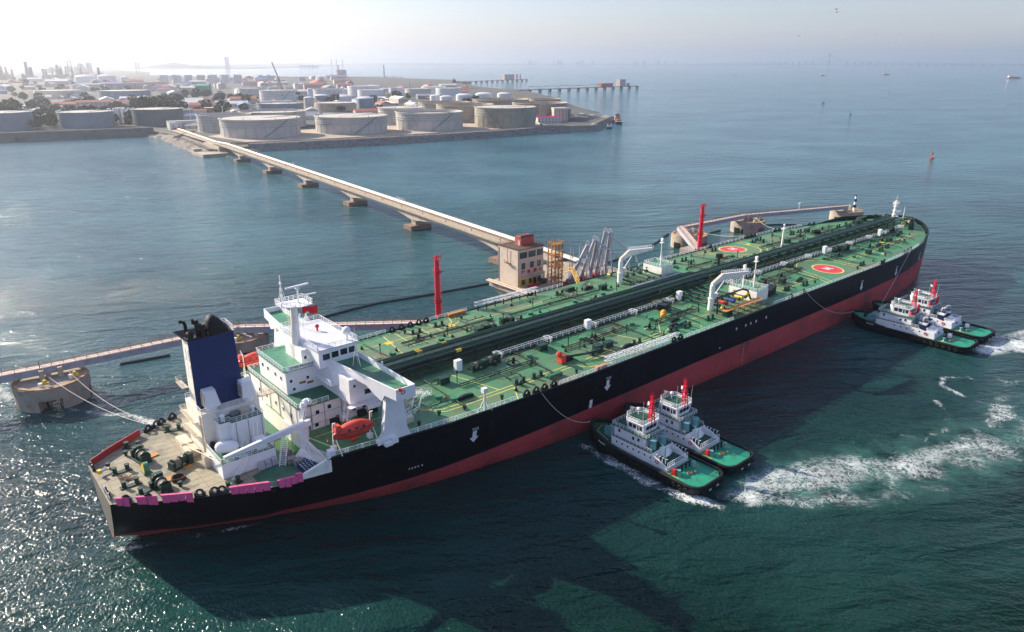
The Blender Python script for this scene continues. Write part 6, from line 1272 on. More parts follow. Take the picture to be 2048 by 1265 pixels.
mb=MB(O); mb.ext([(TX(640)-5.2,640,10.2),(TX(640)+5.2,640,10.2),(TX(640)+12.5,690,7.6),(TX(640)+3.5,690,7.6)],(0,0,.5)); mb.ext([(TX(640)+3.5,690,7.6),(TX(640)+12.5,690,7.6),(287,905,5.6),(276,905,5.6)],(0,0,.5)); mb.build('approach_ramp',MATS['trestle_road'],tr)
mb=MB(O); mb.ext([(TX(640)-5.2,640,3),(TX(640)+6,640,3),(TX(640)+16,700,3),(TX(640)-1,700,3)],(0,0,5)); mb.build('abutment',CONC2,tr)
# ================================================================ land, shore and the tank farm
LANDM=mat('shore_ground',(.085,.085,.075),.9,scale=.012,var=.3,col2=(.035,.05,.035)); ROCK=mat('revetment_rock',(.23,.20,.17),.95,scale=.35,var=.5,bump=.8,col2=(.09,.08,.07))
LZ=5.0
shoreline=[(-9000,2600),(-1500,1250),(90,939),(256,905),(262,860),(246,704),(240,655),(252,634),(284,652),(347,637),(453,617),(583,603),(703,603),(752,582),(798,619),(905,688),(915,712),(905,740),(985,790),(1060,916),(1320,1264),(1560,1640),(1621,1700),(1640,1900),(1700,2068),(1910,2458),(2150,2800),(2274,3056),(2300,3600),(2244,4061),(1900,4500),(1545,4656),(1500,5600),(1932,7165),(2240,9500),(2540,11894),(3200,11300),(4154,10512),(6000,12600),(8000,15800),(10672,19684),(12131,14676+4200),(14000,17500),(18450,12937+600),(21500,9500),(21800,5200),(22500,-2000),(60000,-9000),(60000,60000),(-60000,60000),(-60000,9000)]
mb=MB(); 
me=bpy.data.meshes.new('land'); 
from mathutils.geometry import tessellate_polygon
tri=tessellate_polygon([[Vector((x,y,0)) for x,y in shoreline]])
mb.add([(x,y,LZ) for x,y in shoreline],[tuple(t_) for t_ in tri])
ld=mb.build('land',LANDM)
bm=bmesh.new(); bm.from_mesh(ld.data); bmesh.ops.recalc_face_normals(bm,faces=bm.faces)
if sum(f.normal.z for f in bm.faces)<0: bmesh.ops.reverse_faces(bm,faces=bm.faces)
bm.to_mesh(ld.data); bm.free(); tag(ld,'flat reclaimed shore carrying the tank farm and the town behind','land',kind='structure')
def slope(pts,name,m,label,cat,out=5.0,zt=LZ,kind=None,jag=0.0,seed=1):
    rnd=random.Random(seed); mb=MB((pts[0][0],pts[0][1],0)); Q=[]
    for a,b in zip(pts[:-1],pts[1:]):
        a=Vector((*a,0));b=Vector((*b,0)); n=max(1,int((b-a).length/(6 if jag else 60))); Q+=[a.lerp(b,i/n) for i in range(n)]
    Q.append(Vector((*pts[-1],0))); N=len(Q); vs=[]
    for i,q in enumerate(Q):
        d=(Q[min(N-1,i+1)]-Q[max(0,i-1)]).normalized(); nn=Vector((d.y,-d.x,0))
        for k,(f,z) in enumerate(((-1.5,LZ-.5),(-.5,zt+.95),(0,zt+.2),(.35,zt*.62),(.7,zt*.25),(1.15,-.6))):
            j=rnd.uniform(-jag,jag) if k>1 else 0
            p_=q+nn*(out*f+j*1.4); vs.append((p_.x,p_.y,z+j*.7))
    mb.add(vs,[(i*6+j,(i+1)*6+j,(i+1)*6+j+1,i*6+j+1) for i in range(N-1) for j in range(5)]); o=mb.build(name,m); return tag(o,label,cat,kind=kind)
slope([(-1500,1250),(90,939),(256,905)],'seawall',mat('seawall_stone',(.13,.13,.12),.9,scale=.06,var=.3),'long grey stone seawall below the left row of tanks','seawall',5,10.4)
slope([(256,905),(262,860),(246,704),(240,655),(252,634),(284,652)],'rocky_bank',ROCK,'brown rock bank of the spit beside the start of the trestle','rock bank',13,4.2,jag=1.0)
slope([(284,652),(347,637),(453,617),(583,603),(703,603),(752,582),(798,619),(905,688),(915,712)],'stone_revetment',mat('revetment_grey',(.19,.175,.155),.95,scale=.3,var=.5,bump=.5,col2=(.1,.09,.085)),'grey stone revetment round the point under the front tanks','revetment',8,7.4,jag=.6)
mb=MB((236,640,0)); mb.box(226,252,626,662,-2,3.0); mb.box(228,236,660,668,3,5.5); tag(mb.build('landing_stage',CONC2),'low concrete landing stage at the foot of the trestle abutment','landing stage')
# --- tanks
SHELL=mat('tank_shell',(.50,.48,.44),.6,scale=.05,var=.1,streak=(.3,.22,.15),streak_amt=.3); SHELLT=mat('tank_shell_tan',(.44,.36,.27),.65,scale=.06,var=.2,streak=(.22,.13,.08),streak_amt=.55); SHELLG=mat('tank_shell_grey',(.20,.25,.31),.6,scale=.05,var=.12)
SHELLW=mat('tank_shell_white',(.66,.66,.65),.55,scale=.05,var=.06); RIM=mat('tank_rim',(.62,.58,.5),.6,var=.15,scale=.2); RIB=mat('tank_rib',(.22,.22,.22),.7,var=.2); ROOFT=mat('floating_roof',(.52,.47,.40),.7,scale=.06,var=.25); SHELLS=mat('stained_shell',(.34,.31,.24),.6,scale=.04,var=.35,streak=(.14,.09,.05),streak_amt=.8)
def tank(x,y,r,h,label,m=SHELL,dome=False,full=0,near=True,logo=False,stair=1):
    t=thing('storage_tank',(x,y,LZ),label,'storage tank','oil storage tanks on the shore'); n=64 if near else 32
    mb=MB(); mb.lathe([(r+.6,0),(r+.6,.4),(r,.45),(r,h)],n=n,cap=False)
    if not dome: mb.lathe([(r-.25,h),(r-.25,.5)],n=n,cap=False); mb.lathe([(r,h),(r-.25,h)],n=n,cap=False)
    autosmooth(mb.build('shell',m,t),30)
    mb=MB()
    if dome: mb.lathe([(r,h),(r*.8,h+r*.1),(r*.5,h+r*.17),(.2,h+r*.2)],n=n); autosmooth(mb.build('domed_roof',SHELLW,t),30)
    else:
        hr=h-1.0-full*h; mb.lathe([(r-.26,hr),(r-.9,hr+.3),(r*.5,hr+.1),(.3,hr+.2)],n=n); mb.build('floating_roof',ROOFT,t)
    if near and not dome:
        mb=MB()
        for zz,w_ in ((h-.5,1.3),): mb.lathe([(r,zz),(r+w_,zz),(r+w_,zz+.25),(r,zz+.25)],n=n,cap=False)
        mb.build('wind_girder',RIM,t); mb=MB()
        for zz in (h*.84,h*.70,h*.57): mb.lathe([(r,zz),(r+.55,zz),(r+.55,zz+.3),(r,zz+.3)],n=n,cap=False)
        for k in range(26): a=2*PI*k/26+.1; mb.box(0,0,0,0,0,0) if 0 else mb.cyl(((r+.1)*math.cos(a),(r+.1)*math.sin(a),.4),((r+.1)*math.cos(a),(r+.1)*math.sin(a),h*.57),.13,n=4)
        mb.build('stiffening_ring',RIB,t)
        mb=MB(); a0=math.atan2(-145-y,-18-x)+.05*stair
        for k in range(26): a=a0+stair*(k/26)*.72; z=h*k/26; b=a0+stair*((k+1)/26)*.72; mb.cyl(((r+.9)*math.cos(a),(r+.9)*math.sin(a),z),((r+.9)*math.cos(b),(r+.9)*math.sin(b),z+h/26),.35,n=4); mb.cyl(((r+1.3)*math.cos(a),(r+1.3)*math.sin(a),z+1.1),((r+1.3)*math.cos(b),(r+1.3)*math.sin(b),z+1.1+h/26),.1,n=3)
        mb.build('spiral_stairway',RIB,t)
        mb=MB(); mb.bar((r*.9*math.cos(a0+2),r*.9*math.sin(a0+2),h),(0,0,h-1),.5); 
        for k in range(8): a=2*PI*k/8; mb.cyl((r*math.cos(a),r*math.sin(a),h),(r*math.cos(a),r*math.sin(a),h+1.8),.35,n=6)
        mb.build('roof_fitting',RIB,t)
    if logo:
        a=math.atan2(-145-y,-18-x)+.25; mb=MB(); mb.obox(((r+.3)*math.cos(a),(r+.3)*math.sin(a),h*.62),(.2,3,3),a); mb.build('red_emblem',mat('emblem_red',(.5,.12,.08),.6),t)
    return t
TK=[(111,1062,34.3,24,'grey blue tank on the left edge of the picture behind the seawall',SHELLG,0,.0,1),(208,1050,34.8,21.5,'grey tank behind the seawall, second from the left edge',SHELLG,0,.0,1),(297,1027,34.1,23,'dark grey tank behind the seawall next to the spit',mat('tank_shell_dark',(.11,.135,.155),.6,scale=.05,var=.12),0,0,1),
(347,773,47.7,21.5,'big pale tank nearest the trestle head, front row',SHELL,0,0,1),(458,744,46.1,20.9,'big pale front row tank, second from the trestle',SHELL,0,0,1),(563,717,45.6,23,'big pale front row tank, third from the trestle, roof sunk low',SHELL,0,.16,1),(668,680,43.4,27,'rust stained front row tank at the right end of the row',SHELLS,0,0,1),
(335,865,33.8,21.5,'pale tank half hidden behind the left side of the first front tank',SHELL,0,.2,1),(414,893,45,21.2,'pale tank behind the first front tank',SHELL,0,.1,1),(557,1198,40.8,15.6,'low grey blue tank below the tall white tank',SHELLG,0,.05,1),(692,808,44.6,24.3,'tan tank with a deep open rim behind the third front tank',SHELLT,0,.3,1),(722,906,43.5,22.9,'tan tank rim showing behind the deep open tan tank',SHELLT,0,.3,1),(585,825,33.6,23,'pale tank in the gap between second and third front tanks',SHELL,0,.0,1),(815,768,44.8,24.4,'wide tan tank behind the rust stained tank and beige block',SHELLT,0,.25,1),(915,991,55,19,'broad tan tank in the second row above the rust stained tank',SHELLT,0,.3,1),(1077,1040,33,13,'low tan tank near the back shore of the point',SHELLT,0,.3,1),
(685,1505,39,27,'tall white tank with a red emblem standing above the front row',SHELLW,0,0,1),(894,1660,43.6,21.2,'white tank with a red emblem right of the crane',SHELLW,0,.3,1),(1031,1732,44.4,24.2,'white tank farther back right of the crane',SHELLW,0,0,0),(960,1570,33,20,'white tank in front of the domed pair right of the crane',SHELLW,0,0,0),(647,1156,38.2,15,'flat topped tan tank beside the blue grey domed tank',SHELLT,0,0,0),(742,1821,27.3,21,'plain pale tank left of the tall white tank',SHELL,0,0,0),
(820,1623,6.6,23.8,'slim white silo tank at the foot of the crane',SHELLW,1,0,0),(790,1502,15.7,12.3,'small domed blue grey tank left of two',SHELLG,1,0,0),(830,1474,20.9,10,'small domed pale tank right of the crane',SHELLW,1,0,0),(718,1167,16.4,20,'blue grey domed tank standing alone behind the second front tank',SHELLG,1,0,0),(645,1262,9.9,20,'small pale domed tank by the tan flat topped tank',SHELL,1,0,0),
(966,1289,12,14,'small domed tank, first of the row before the far water',SHELLW,1,0,0),(962,1240,13.9,13.8,'small domed tank, second of the row before the far water',SHELLW,1,0,0),(1047,1288,18.8,13.4,'domed tank, third of the row before the far water',SHELLW,1,0,0),(1144,1336,21,11.8,'domed tank, fourth of the row before the far water',SHELLW,1,0,0),(1173,1306-14,17,13,'domed tank at the right end of the row before the far water',SHELLW,1,0,0),
(1100,1670,22,19.7,'pale tank in the back row left of the blue grey one',SHELLW,0,0,0),(1102,1566,35.2,20,'pale blue grey tank in the back row',SHELL,0,0,0),(1243,1698,36.4,19.2,'pale tank in the back row near the ships',SHELLW,0,0,0),(1217,1588,35.5,18.4,'white tank at the right end of the back row',SHELLW,0,0,0),
(338,2016,51,21,'broad cream tank at the left behind the trees',CREAM,0,0,0),(447,1838,56,23,'broad blue grey tank behind the blue roofed sheds',SHELLG,0,0,0),(542,2669,57.8,18.5,'pale low tank beyond the cream tank',SHELL,0,0,0),(628,2580,41.8,18.5,'pale low tank beyond the blue grey tank',SHELL,0,0,0),(728,3669,43.7,25,'hazy far tank under the refinery, left of three',SHELLW,1,0,0),(779,3514,36.4,28.6,'hazy far tank under the refinery, middle of three',SHELLW,1,0,0),(854,3531,16.8,23,'hazy slim far tank under the refinery, right of three',SHELLW,1,0,0)]
for i,(x,y,r,h,lab,m,dm,fu,nr) in enumerate(TK): tank(x,y,r,h,lab,m,bool(dm),fu,bool(nr),logo=('emblem' in lab),stair=-1 if 'rust stained front' in lab else 1)
# bund floor under the front tanks, pipe tracks
mb=MB((500,700,LZ))
for poly in ([(300,690),(380,668),(480,660),(600,645),(720,640),(740,690),(640,760),(500,800),(330,830),(290,800)],): mb.prism(poly,LZ,LZ+.06)
o=mb.build('tank_bund_pavement',mat('bund_pavement',(.42,.34,.26),.9,scale=.05,var=.2)); tag(o,'sandy paved bund floor round the front tanks','pavement',kind='structure')
mb=MB((300,700,LZ))
for pts in ([(262,690),(330,668),(470,642),(600,626),(715,624)],[(705,640),(745,700),(760,780)],[(300,880),(250,800)]):
    for a,b in zip(pts[:-1],pts[1:]):
        A=Vector((*a,LZ));B=Vector((*b,LZ)); d=(B-A).normalized(); nn=Vector((-d.y,d.x,0))*.3; mb.ext([A-nn,B-nn,B+nn,A+nn],(0,0,2.2))
tag(mb.build('bund_wall',CONC2),'low concrete bund wall running round the front row of tanks','wall')
def shed(x,y,sx,sy,h,rz,wm,rm,label,name='building',gable=True,group=None,win=0):
    t=thing(name,(x,y,LZ),label,'building',group,rz); mb=MB(); mb.box(-sx/2,sx/2,-sy/2,sy/2,0,h); mb.build('wall',wm,t)
    mb=MB()
    if gable: mb.ext([(-sx/2-.4,-sy/2-.4,h),(-sx/2-.4,sy/2+.4,h),(-sx/2-.4,0,h+sy*.18)],(sx+.8,0,0))
    else: mb.box(-sx/2-.3,sx/2+.3,-sy/2-.3,sy/2+.3,h,h+.5)
    mb.build('roof',rm,t)
    if win:
        fl=max(1,int(h/3.4)); mb=MB()
        for f in range(fl):
            for k in range(win):
                xx=-sx/2+sx*(k+.5)/win
                for s in (-1,1): mb.box(xx-.7,xx+.7,s*sy/2-.06,s*sy/2+.06,1.2+f*3.3,2.7+f*3.3)
            for k in range(max(1,int(sy/5))):
                yy=-sy/2+sy*(k+.5)/max(1,int(sy/5))
                for s in (-1,1): mb.box(s*sx/2-.06,s*sx/2+.06,yy-.7,yy+.7,1.2+f*3.3,2.7+f*3.3)
        mb.build('window_rows',mat('dark_window',(.05,.06,.08),.3),t)
    return t
BEI=mat('block_beige',(.55,.45,.36),.8,var=.08,scale=.2); MAG=mat('roof_magenta',(.35,.03,.16),.6,var=.15); GRC=mat('roof_grey',(.35,.35,.36),.8,var=.2,scale=.2); BLR=mat('roof_blue',(.12,.22,.45),.6,var=.2,scale=.2); RDR=mat('roof_red',(.42,.14,.09),.75,var=.2,scale=.2); PK=mat('wall_pinkish',(.52,.42,.38),.8,var=.1); WL=mat('wall_white',(.66,.65,.62),.75,var=.08)
shed(757,684,36,14,7,-.55,WL,MAG,'long white building with a magenta roof on the point',win=7)
shed(797,703,22,34,19,-.6,BEI,GRC,'beige four storey block behind the magenta roofed building',gable=False,win=4)
shed(822,716,14,26,17,-.6,GREYP,GRC,'grey annex attached to the seaward side of the beige block','annex_building',gable=False,win=2)
shed(318,948,62,14,9,-.1,WL,GRC,'long white two storey building behind the trestle head',gable=False,win=12)
shed(286,925,10,10,9,0,WL,GRC,'small white hut at the corner of the spit',gable=False,win=1)
shed(309,1492,60,18,14,-.25,PK,RDR,'pinkish building row with red roofs left of the blue roofs',win=8)
for k in range(7): 
    x,y=247+k*6.2,1088-k*1.8; mb=MB((x,y,LZ)); mb.cyl((x,y,LZ),(x,y,LZ+21),2.5,n=12); mb.ball((x,y,LZ+21),2.5,10,sz=.5); tag(mb.build('silo',SHELLW),'slim pale vertical silo in the row between the two grey left tanks','silo','silo row between the grey tanks')
random.seed(21)
spots=[]
def free(x,y,r):
    if any((x-a)**2+(y-b)**2<(r+c)**2 for a,b,c,*_ in TK): return False
    if any((x-a)**2+(y-b)**2<(r+c)**2 for a,b,c in spots): return False
    spots.append((x,y,r)); return True
KN=[('grey',GREYP),('white',WL),('pinkish',PK),('beige',BEI),('cream',CREAM)]; RN=[('grey',GRC),('blue',BLR),('red',RDR),('white',WL)]
cnt=0
def camxy(px,dist):                                         # bearing helper used only to spread sheds over the land behind the tanks
    a=YAW-math.atan((px-1024)/1452.55/math.cos(PITCH)); return (-17.8+dist*math.cos(a),-145.8+dist*math.sin(a))
for (p0,p1,d0,d1,nn,hh) in ((20,390,1190,1420,22,6),(400,1050,1050,1400,20,6),(380,620,1250,1900,26,8),(620,900,1250,2000,22,7),(150,400,1500,2100,26,9),(330,760,2150,3200,46,12),(760,930,2050,2700,14,8),(0,360,2400,4200,40,12),(390,720,3200,4400,30,16)):
    for k in range(nn):
        a,b=random.choice(KN),random.choice(RN)
        for _ in range(8):
            px=random.uniform(p0,p1); dd=random.uniform(d0,d1); x,y=camxy(px,dd); sx=random.uniform(14,46)*(1+dd/4000); 
            if free(x,y,sx*.6): break
        else: continue
        h=random.uniform(.5,1.3)*hh; rz=random.choice((-.3,1.27))+random.uniform(-.15,.15); side='left' if px<340 else ('middle' if px<620 else 'right'); rng='near' if dd<1600 else ('mid' if dd<2400 else 'far')
        shed(x,y,sx,sx*random.uniform(.3,.6),h,rz,a[1],b[1],f'{rng} {side} {a[0]} walled shed with a {b[0]} roof among the tanks','industrial_shed',group=f'{rng} {side} {a[0]} sheds with {b[0]} roofs',win=0 if dd>2000 else 4)
# apartment slabs and towers
for k in range(7):
    x,y=camxy(400+k*22,3500+random.uniform(-120,120)); shed(x,y,30,16,34,-.5,WL,GRC,'white apartment slab in the row left of the far bay','apartment_block',gable=False,group='white apartment slabs by the far bay',win=5)
for k in range(4):
    x,y=camxy(310+k*24,2650+k*40); shed(x,y,60,18,24,-.15,PK,GRC,'long pinkish apartment row behind the blue grey tank','apartment_block',gable=False,group='long apartment rows behind the blue grey tank',win=8)
for k in range(2): x,y=camxy(6+k*18,1720+k*30); shed(x,y,34,20,30,-.6,PK,GRC,['pinkish hillside apartment block at the left edge','second pinkish hillside apartment block, among the left trees'][k],'apartment_block',gable=False,win=5)
x,y=camxy(468,2290); shed(x,y,36,30,24,-.6,mat('shed_green',(.08,.26,.2),.6,var=.1),mat('shed_green_roof',(.1,.3,.24),.6),'green metal building between the apartment rows and the white tank','green_building')
x,y=camxy(440,2330); shed(x,y,40,26,18,-.6,mat('shed_yellow',(.55,.5,.32),.7),GRC,'pale yellow building left of the green building','yellow_building',gable=False,win=5)
x,y=camxy(476,1400); shed(x,y,30,14,12,-.5,RDR,WL,'red and white striped building behind the first front tank','striped_building',gable=False,win=4)
x,y=camxy(812,1960); shed(x,y,34,20,9,-.5,BEI,GRC,'beige flat building in front of the back row tanks','flat_building',gable=False,win=4)
# refinery columns, stacks, crane and lattice mast
HZS=mat('refinery_steel',(.16,.18,.2),.7,var=.2,scale=.05)
RF=[(55,117,4690),(62,124,4690),(46,128,4640),(82,121,4700),(104,127,4650),(110,132,4650),(129,137,4600),(156,126,4580),(163,134,4560),(185,136,4900),(201,137,4900),(211,130,5000),(217,136,5000)]
for i,(px,py,dd) in enumerate(RF):
    x,y=camxy(px,dd); H=max(40,((py-124)/1452.55*math.cos(PITCH)*-dd*1.05)+91-LZ) if py<124 else 91-(py-124)/1452.55*dd*1.02-LZ+8
    H=max(38,min(150,H)); t=thing('refinery_column',(x,y,LZ),f'hazy refinery column number {i+1} from the left behind the farthest tanks' if 0 else ['tallest twin column of the hazy refinery','shorter column beside the tallest refinery twin','left outer refinery column','thin refinery column with a ladder frame','refinery column above the cream tank','stub refinery column above the cream tank','thin stack in front of the steam plume','thick refinery column right of the steam','stump beside the thick refinery column','thin stack left of the lattice derrick pair','second thin stack left of the derrick','leaning looking column next to the derrick','short column next to the derrick'][i],'refinery column')
    mb=MB(); w_=random.uniform(8,12) if i not in (3,6,9,10) else 5; mb.cyl((0,0,0),(0,0,H),w_,w_*.7,n=10)
    for z in range(10,int(H),12): mb.cyl((0,0,z),(0,0,z+1.2),w_*1.35,n=8)
    mb.build('column_shell',HZS,t); mb=MB(); mb.box(-w_*2,w_*2,-w_*1.6,w_*1.6,0,H*.28); mb.truss((0,0,H*.28),(w_*.5,0,H*.29),H*.2,w_*2,6,.6); mb.build('pipe_structure',HZS,t)
for k in range(26):
    x,y=camxy(random.uniform(-5,300),random.uniform(4200,5600)); H=random.uniform(22,62); mb=MB((x,y,LZ)); r_=random.uniform(3,8)
    if k%3: mb.cyl((x,y,LZ),(x,y,LZ+H),r_,r_*.8,n=8); mb.cyl((x,y,LZ+H*.5),(x,y,LZ+H*.54),r_*1.4,n=8); mb.box(x-r_*3,x+r_*3,y-r_*2,y+r_*2,LZ,LZ+H*.35)
    else: mb.truss((x-40,y,LZ),(x+40,y+10,LZ),H*.5,14,12,1.2); mb.cyl((x,y,LZ),(x,y,LZ+H),2.2,1.4,n=6)
    tag(mb.build('process_unit',HZS),'small hazy process unit among the refinery columns','refinery unit','small process units of the refinery')
def lattice(px,dd,H,w_,lab,name='lattice_mast'):
    x,y=camxy(px,dd); mb=MB((x,y,LZ))
    for a,b in ((-1,-1),(1,-1),(1,1),(-1,1)): mb.bar((x+a*w_,y+b*w_,LZ),(x+a*w_*.15,y+b*w_*.15,LZ+H),.12*w_)
    n=10
    for k in range(n):
        f=1-.85*k/n; g=1-.85*(k+1)/n
        for a,b in (((-1,-1),(1,-1)),((1,-1),(1,1)),((1,1),(-1,1)),((-1,1),(-1,-1))): mb.bar((x+a[0]*w_*f,y+a[1]*w_*f,LZ+H*k/n),(x+b[0]*w_*g,y+b[1]*w_*g,LZ+H*(k+1)/n),.07*w_)
    return tag(mb.build(name,HZS),lab,'lattice mast')
lattice(234,4860,158,14,'tall dark flare derrick rising over the refinery'); lattice(355,6300,215,12,'very tall thin lattice mast standing alone above the town'); lattice(254,5600,105,8,'faint lattice mast right of the flare derrick'); lattice(605,1850,52,7,'lattice tower beside the crane boom in the tank farm')
for (px,dd,H,lab) in ((700,4000,34,'thin pole at the far jetty left'),(840,2300,30,'thin stack before the far ships'),(90,4500,70,'thin pole among the refinery columns')): lattice(px,dd,H,3,lab,'thin_mast')
x,y=camxy(614,2050); ct=thing('crawler_crane',(x,y,LZ),'crawler crane with a long raised dark boom beside the tall white tank','crane'); mb=MB(); mb.box(-4,4,-3,3,1,5); mb.build('crane_body',ORS if False else RUST,ct)
mb=MB(); mb.box(-5,5,-4,-2.5,0,1.4); mb.box(-5,5,2.5,4,0,1.4); mb.build('crawler_track',BLACK,ct)
rv=rt.to_2d().normalized(); mb=MB(); mb.truss((0,0,4),(-rv.x*27,-rv.y*27,86),2.0,2.0,4,.35); mb.build('boom',HZS,ct)
# trees on the left hillside and along the roads
FOL=mat('tree_foliage',(.035,.055,.028),.9,scale=.25,var=.5,col2=(.02,.035,.018)); TRK=mat('tree_trunk',(.09,.065,.045),.9,var=.3)
def tree_proto(seed,h,r):
    rnd=random.Random(seed); t=thing('broadleaf_tree',(0,0,0),'x','tree')
    mb=MB(); mb.cyl((0,0,0),(0,0,h*.45),h*.035,h*.02,n=6)
    for k in range(4): a=k*1.6+rnd.random(); mb.cyl((0,0,h*.35),(r*.5*math.cos(a),r*.5*math.sin(a),h*.65),h*.015,h*.008,n=4)
    mb.build('trunk',TRK,t); mb=MB()
    for k in range(230):
        a=rnd.uniform(0,2*PI); u=rnd.uniform(-1,1); q=rnd.uniform(.35,1)**.5*r*(1+.25*math.sin(3*a+seed)); zz=h*.62+u*h*.34; q*=math.sqrt(max(.05,1-u*u*.8))
        c=Vector((q*math.cos(a),q*math.sin(a),zz)); s=rnd.uniform(.10,.2)*r; ax=Vector((rnd.uniform(-1,1),rnd.uniform(-1,1),rnd.uniform(-.3,1))).normalized(); b1=ax.orthogonal().normalized()*s; b2=ax.cross(b1).normalized()*s*rnd.uniform(.5,1)
        mb.add([c-b1-b2*.6,c+b1-b2,c+b1*.8+b2,c-b1+b2*.7],[(0,1,2,3)])
    mb.build('crown',FOL,t); return t
protos=[tree_proto(k,h,r) for k,(h,r) in enumerate(((13,6.5),(17,7.5),(10,6)))]
used=[0,0,0]; random.seed(33)
for (p0,p1,d0,d1,nn,zone) in ((0,70,1400,1600,42,'dark tree in the dense grove on the left edge hillside'),(55,125,1250,1500,30,'tree in the grove between the cream tank and seawall'),(340,405,1330,1600,44,'tree in the round dark grove behind the dark grey tank'),(120,345,1500,1900,24,'tree in the belt behind the seawall tanks'),(390,560,1350,2100,40,'tree scattered round the yellow and green buildings'),(0,330,2000,2500,26,'hazy tree in front of the pale low tanks'),(560,960,1300,2100,16,'small tree between the domed tanks'),(130,390,1180,1420,34,'low tree between the grey tanks and the blue roofs'),(0,340,2600,3600,40,'distant hazy tree below the refinery')):
    for k in range(nn):
        i=random.randrange(3)
        for _ in range(6):
            x,y=camxy(random.uniform(p0,p1),random.uniform(d0,d1))
            if all((x-a)**2+(y-b)**2>(c+4)**2 for a,b,c,*_r in TK) and all((x-a)**2+(y-b)**2>(c*.8)**2 for a,b,c in spots): break
        else: continue
        t=protos[i] if not used[i] else clone(protos[i]); used[i]=1
        t.location=(x,y,LZ); s=random.uniform(.8,1.6)*(1.15 if 'grove' in zone else 1); t.scale=(s,s,s*random.uniform(.85,1.1)); t.rotation_euler=(0,0,random.uniform(0,6)); t['label']=zone; t['category']='tree'; t['group']=zone.replace('tree','trees',1)
# light poles in the tank farm
for i,(px,dd,H) in enumerate(((88,1230,30),(497,1150,26),(437,1300,24),(858,1120,22),(930,1300,24),(989,1100,22),(1020,1080,20),(1075,1190,20))):
    x,y=camxy(px,dd); mb=MB((x,y,LZ)); mb.cyl((x,y,LZ),(x,y,LZ+H),.4,.25,n=6); mb.box(x-1.4,x+1.4,y-.4,y+.4,LZ+H,LZ+H+.7); tag(mb.build('light_pole',WHITE2),['tall white light pole before the left grove','white light pole behind the first front tank','white light pole left of the striped building','light pole behind the third front tank','light pole beside the deep open tan tank','light pole behind the rust stained tank','light pole at the broad tan tank','light pole at the point before the beige block'][i],'light pole')
# quay equipment at the tip of the point
for i,(x,y,sx,sy,h,c) in enumerate(((850,735,26,10,5,BEI),(870,770,34,9,4,mat('tealish',(.12,.25,.25),.7)),(880,712,20,8,4,PK),(905,760,24,8,3,CREAM))):
    shed(x,y,sx,sy,h,.5,c,GRC,['tan store on the tip of the point beside the beige block','teal pipe rack house on the tip of the point','low pinkish hut on the quay by the small ships','cream low store at the back of the quay'][i],'quay_store',gable=False)

random.seed(91)
for (p0,p1,d0,d1,nn,reg) in ((390,800,1180,2000,26,'behind the front tanks'),(120,420,1300,2600,16,'among the left tanks'),(780,980,1200,1900,12,'beside the domed tanks')):
    for k in range(nn):
        for _ in range(10):
            x,y=camxy(random.uniform(p0,p1),random.uniform(d0,d1)); L1=random.uniform(40,110); a=random.choice((-.35,1.22))
            q=[(x+L1*f*math.cos(a),y+L1*f*math.sin(a)) for f in (-.5,-.25,0,.25,.5)]
            if all((u-b)**2+(v-c)**2>(r_+5)**2 for u,v in q for b,c,r_,*_r in TK): break
        else: continue
        mb=MB((x,y,LZ)); A=Vector((*q[0],LZ));B=Vector((*q[-1],LZ)); d=(B-A).normalized(); nn2=Vector((-d.y,d.x,0)); hh=random.uniform(2,7)
        for j in (-1.5,-.5,.5,1.5): mb.cyl(A+nn2*j*1.1+Vector((0,0,hh)),B+nn2*j*1.1+Vector((0,0,hh)),.4,n=5)
        for j in range(int(L1/8)+1):
            c=A+d*min(L1,j*8); mb.bar(c+nn2*2,c+nn2*2+Vector((0,0,hh)),.2); mb.bar(c-nn2*2,c-nn2*2+Vector((0,0,hh)),.2); mb.bar(c-nn2*2.2+Vector((0,0,hh)),c+nn2*2.2+Vector((0,0,hh)),.2)
        tag(mb.build('pipe_rack',random.choice((PIPEW,SHELL,GREYP,RUST))),'pale pipe rack running across the ground '+reg,'pipe rack','pipe racks '+reg)
for k in range(26):
    for _ in range(10):
        x,y=camxy(random.uniform(380,960),random.uniform(1080,1900))
        if all((x-b)**2+(y-c)**2>(r_+4)**2 for b,c,r_,*_r in TK): break
    else: continue
    t=thing('parked_truck',(x,y,LZ),'small truck parked on the ground of the tank farm','truck','trucks in the tank farm',random.uniform(0,6)); mb=MB(); mb.box(-4,2,-1.2,1.2,.9,3.4); mb.build('cargo_box',random.choice((WHITE2,BLR,RDR)),t); mb=MB(); mb.box(2.2,4,-1.1,1.1,.7,2.9); mb.build('cab',random.choice((WHITE2,REDB)),t); mb=MB()
    for a in (-3,0,3.2):
        for b in (-1.1,1.1): mb.cyl((a,b-.1,.5),(a,b+.1,.5),.5,n=8)
    mb.build('wheels',BLACK,t)
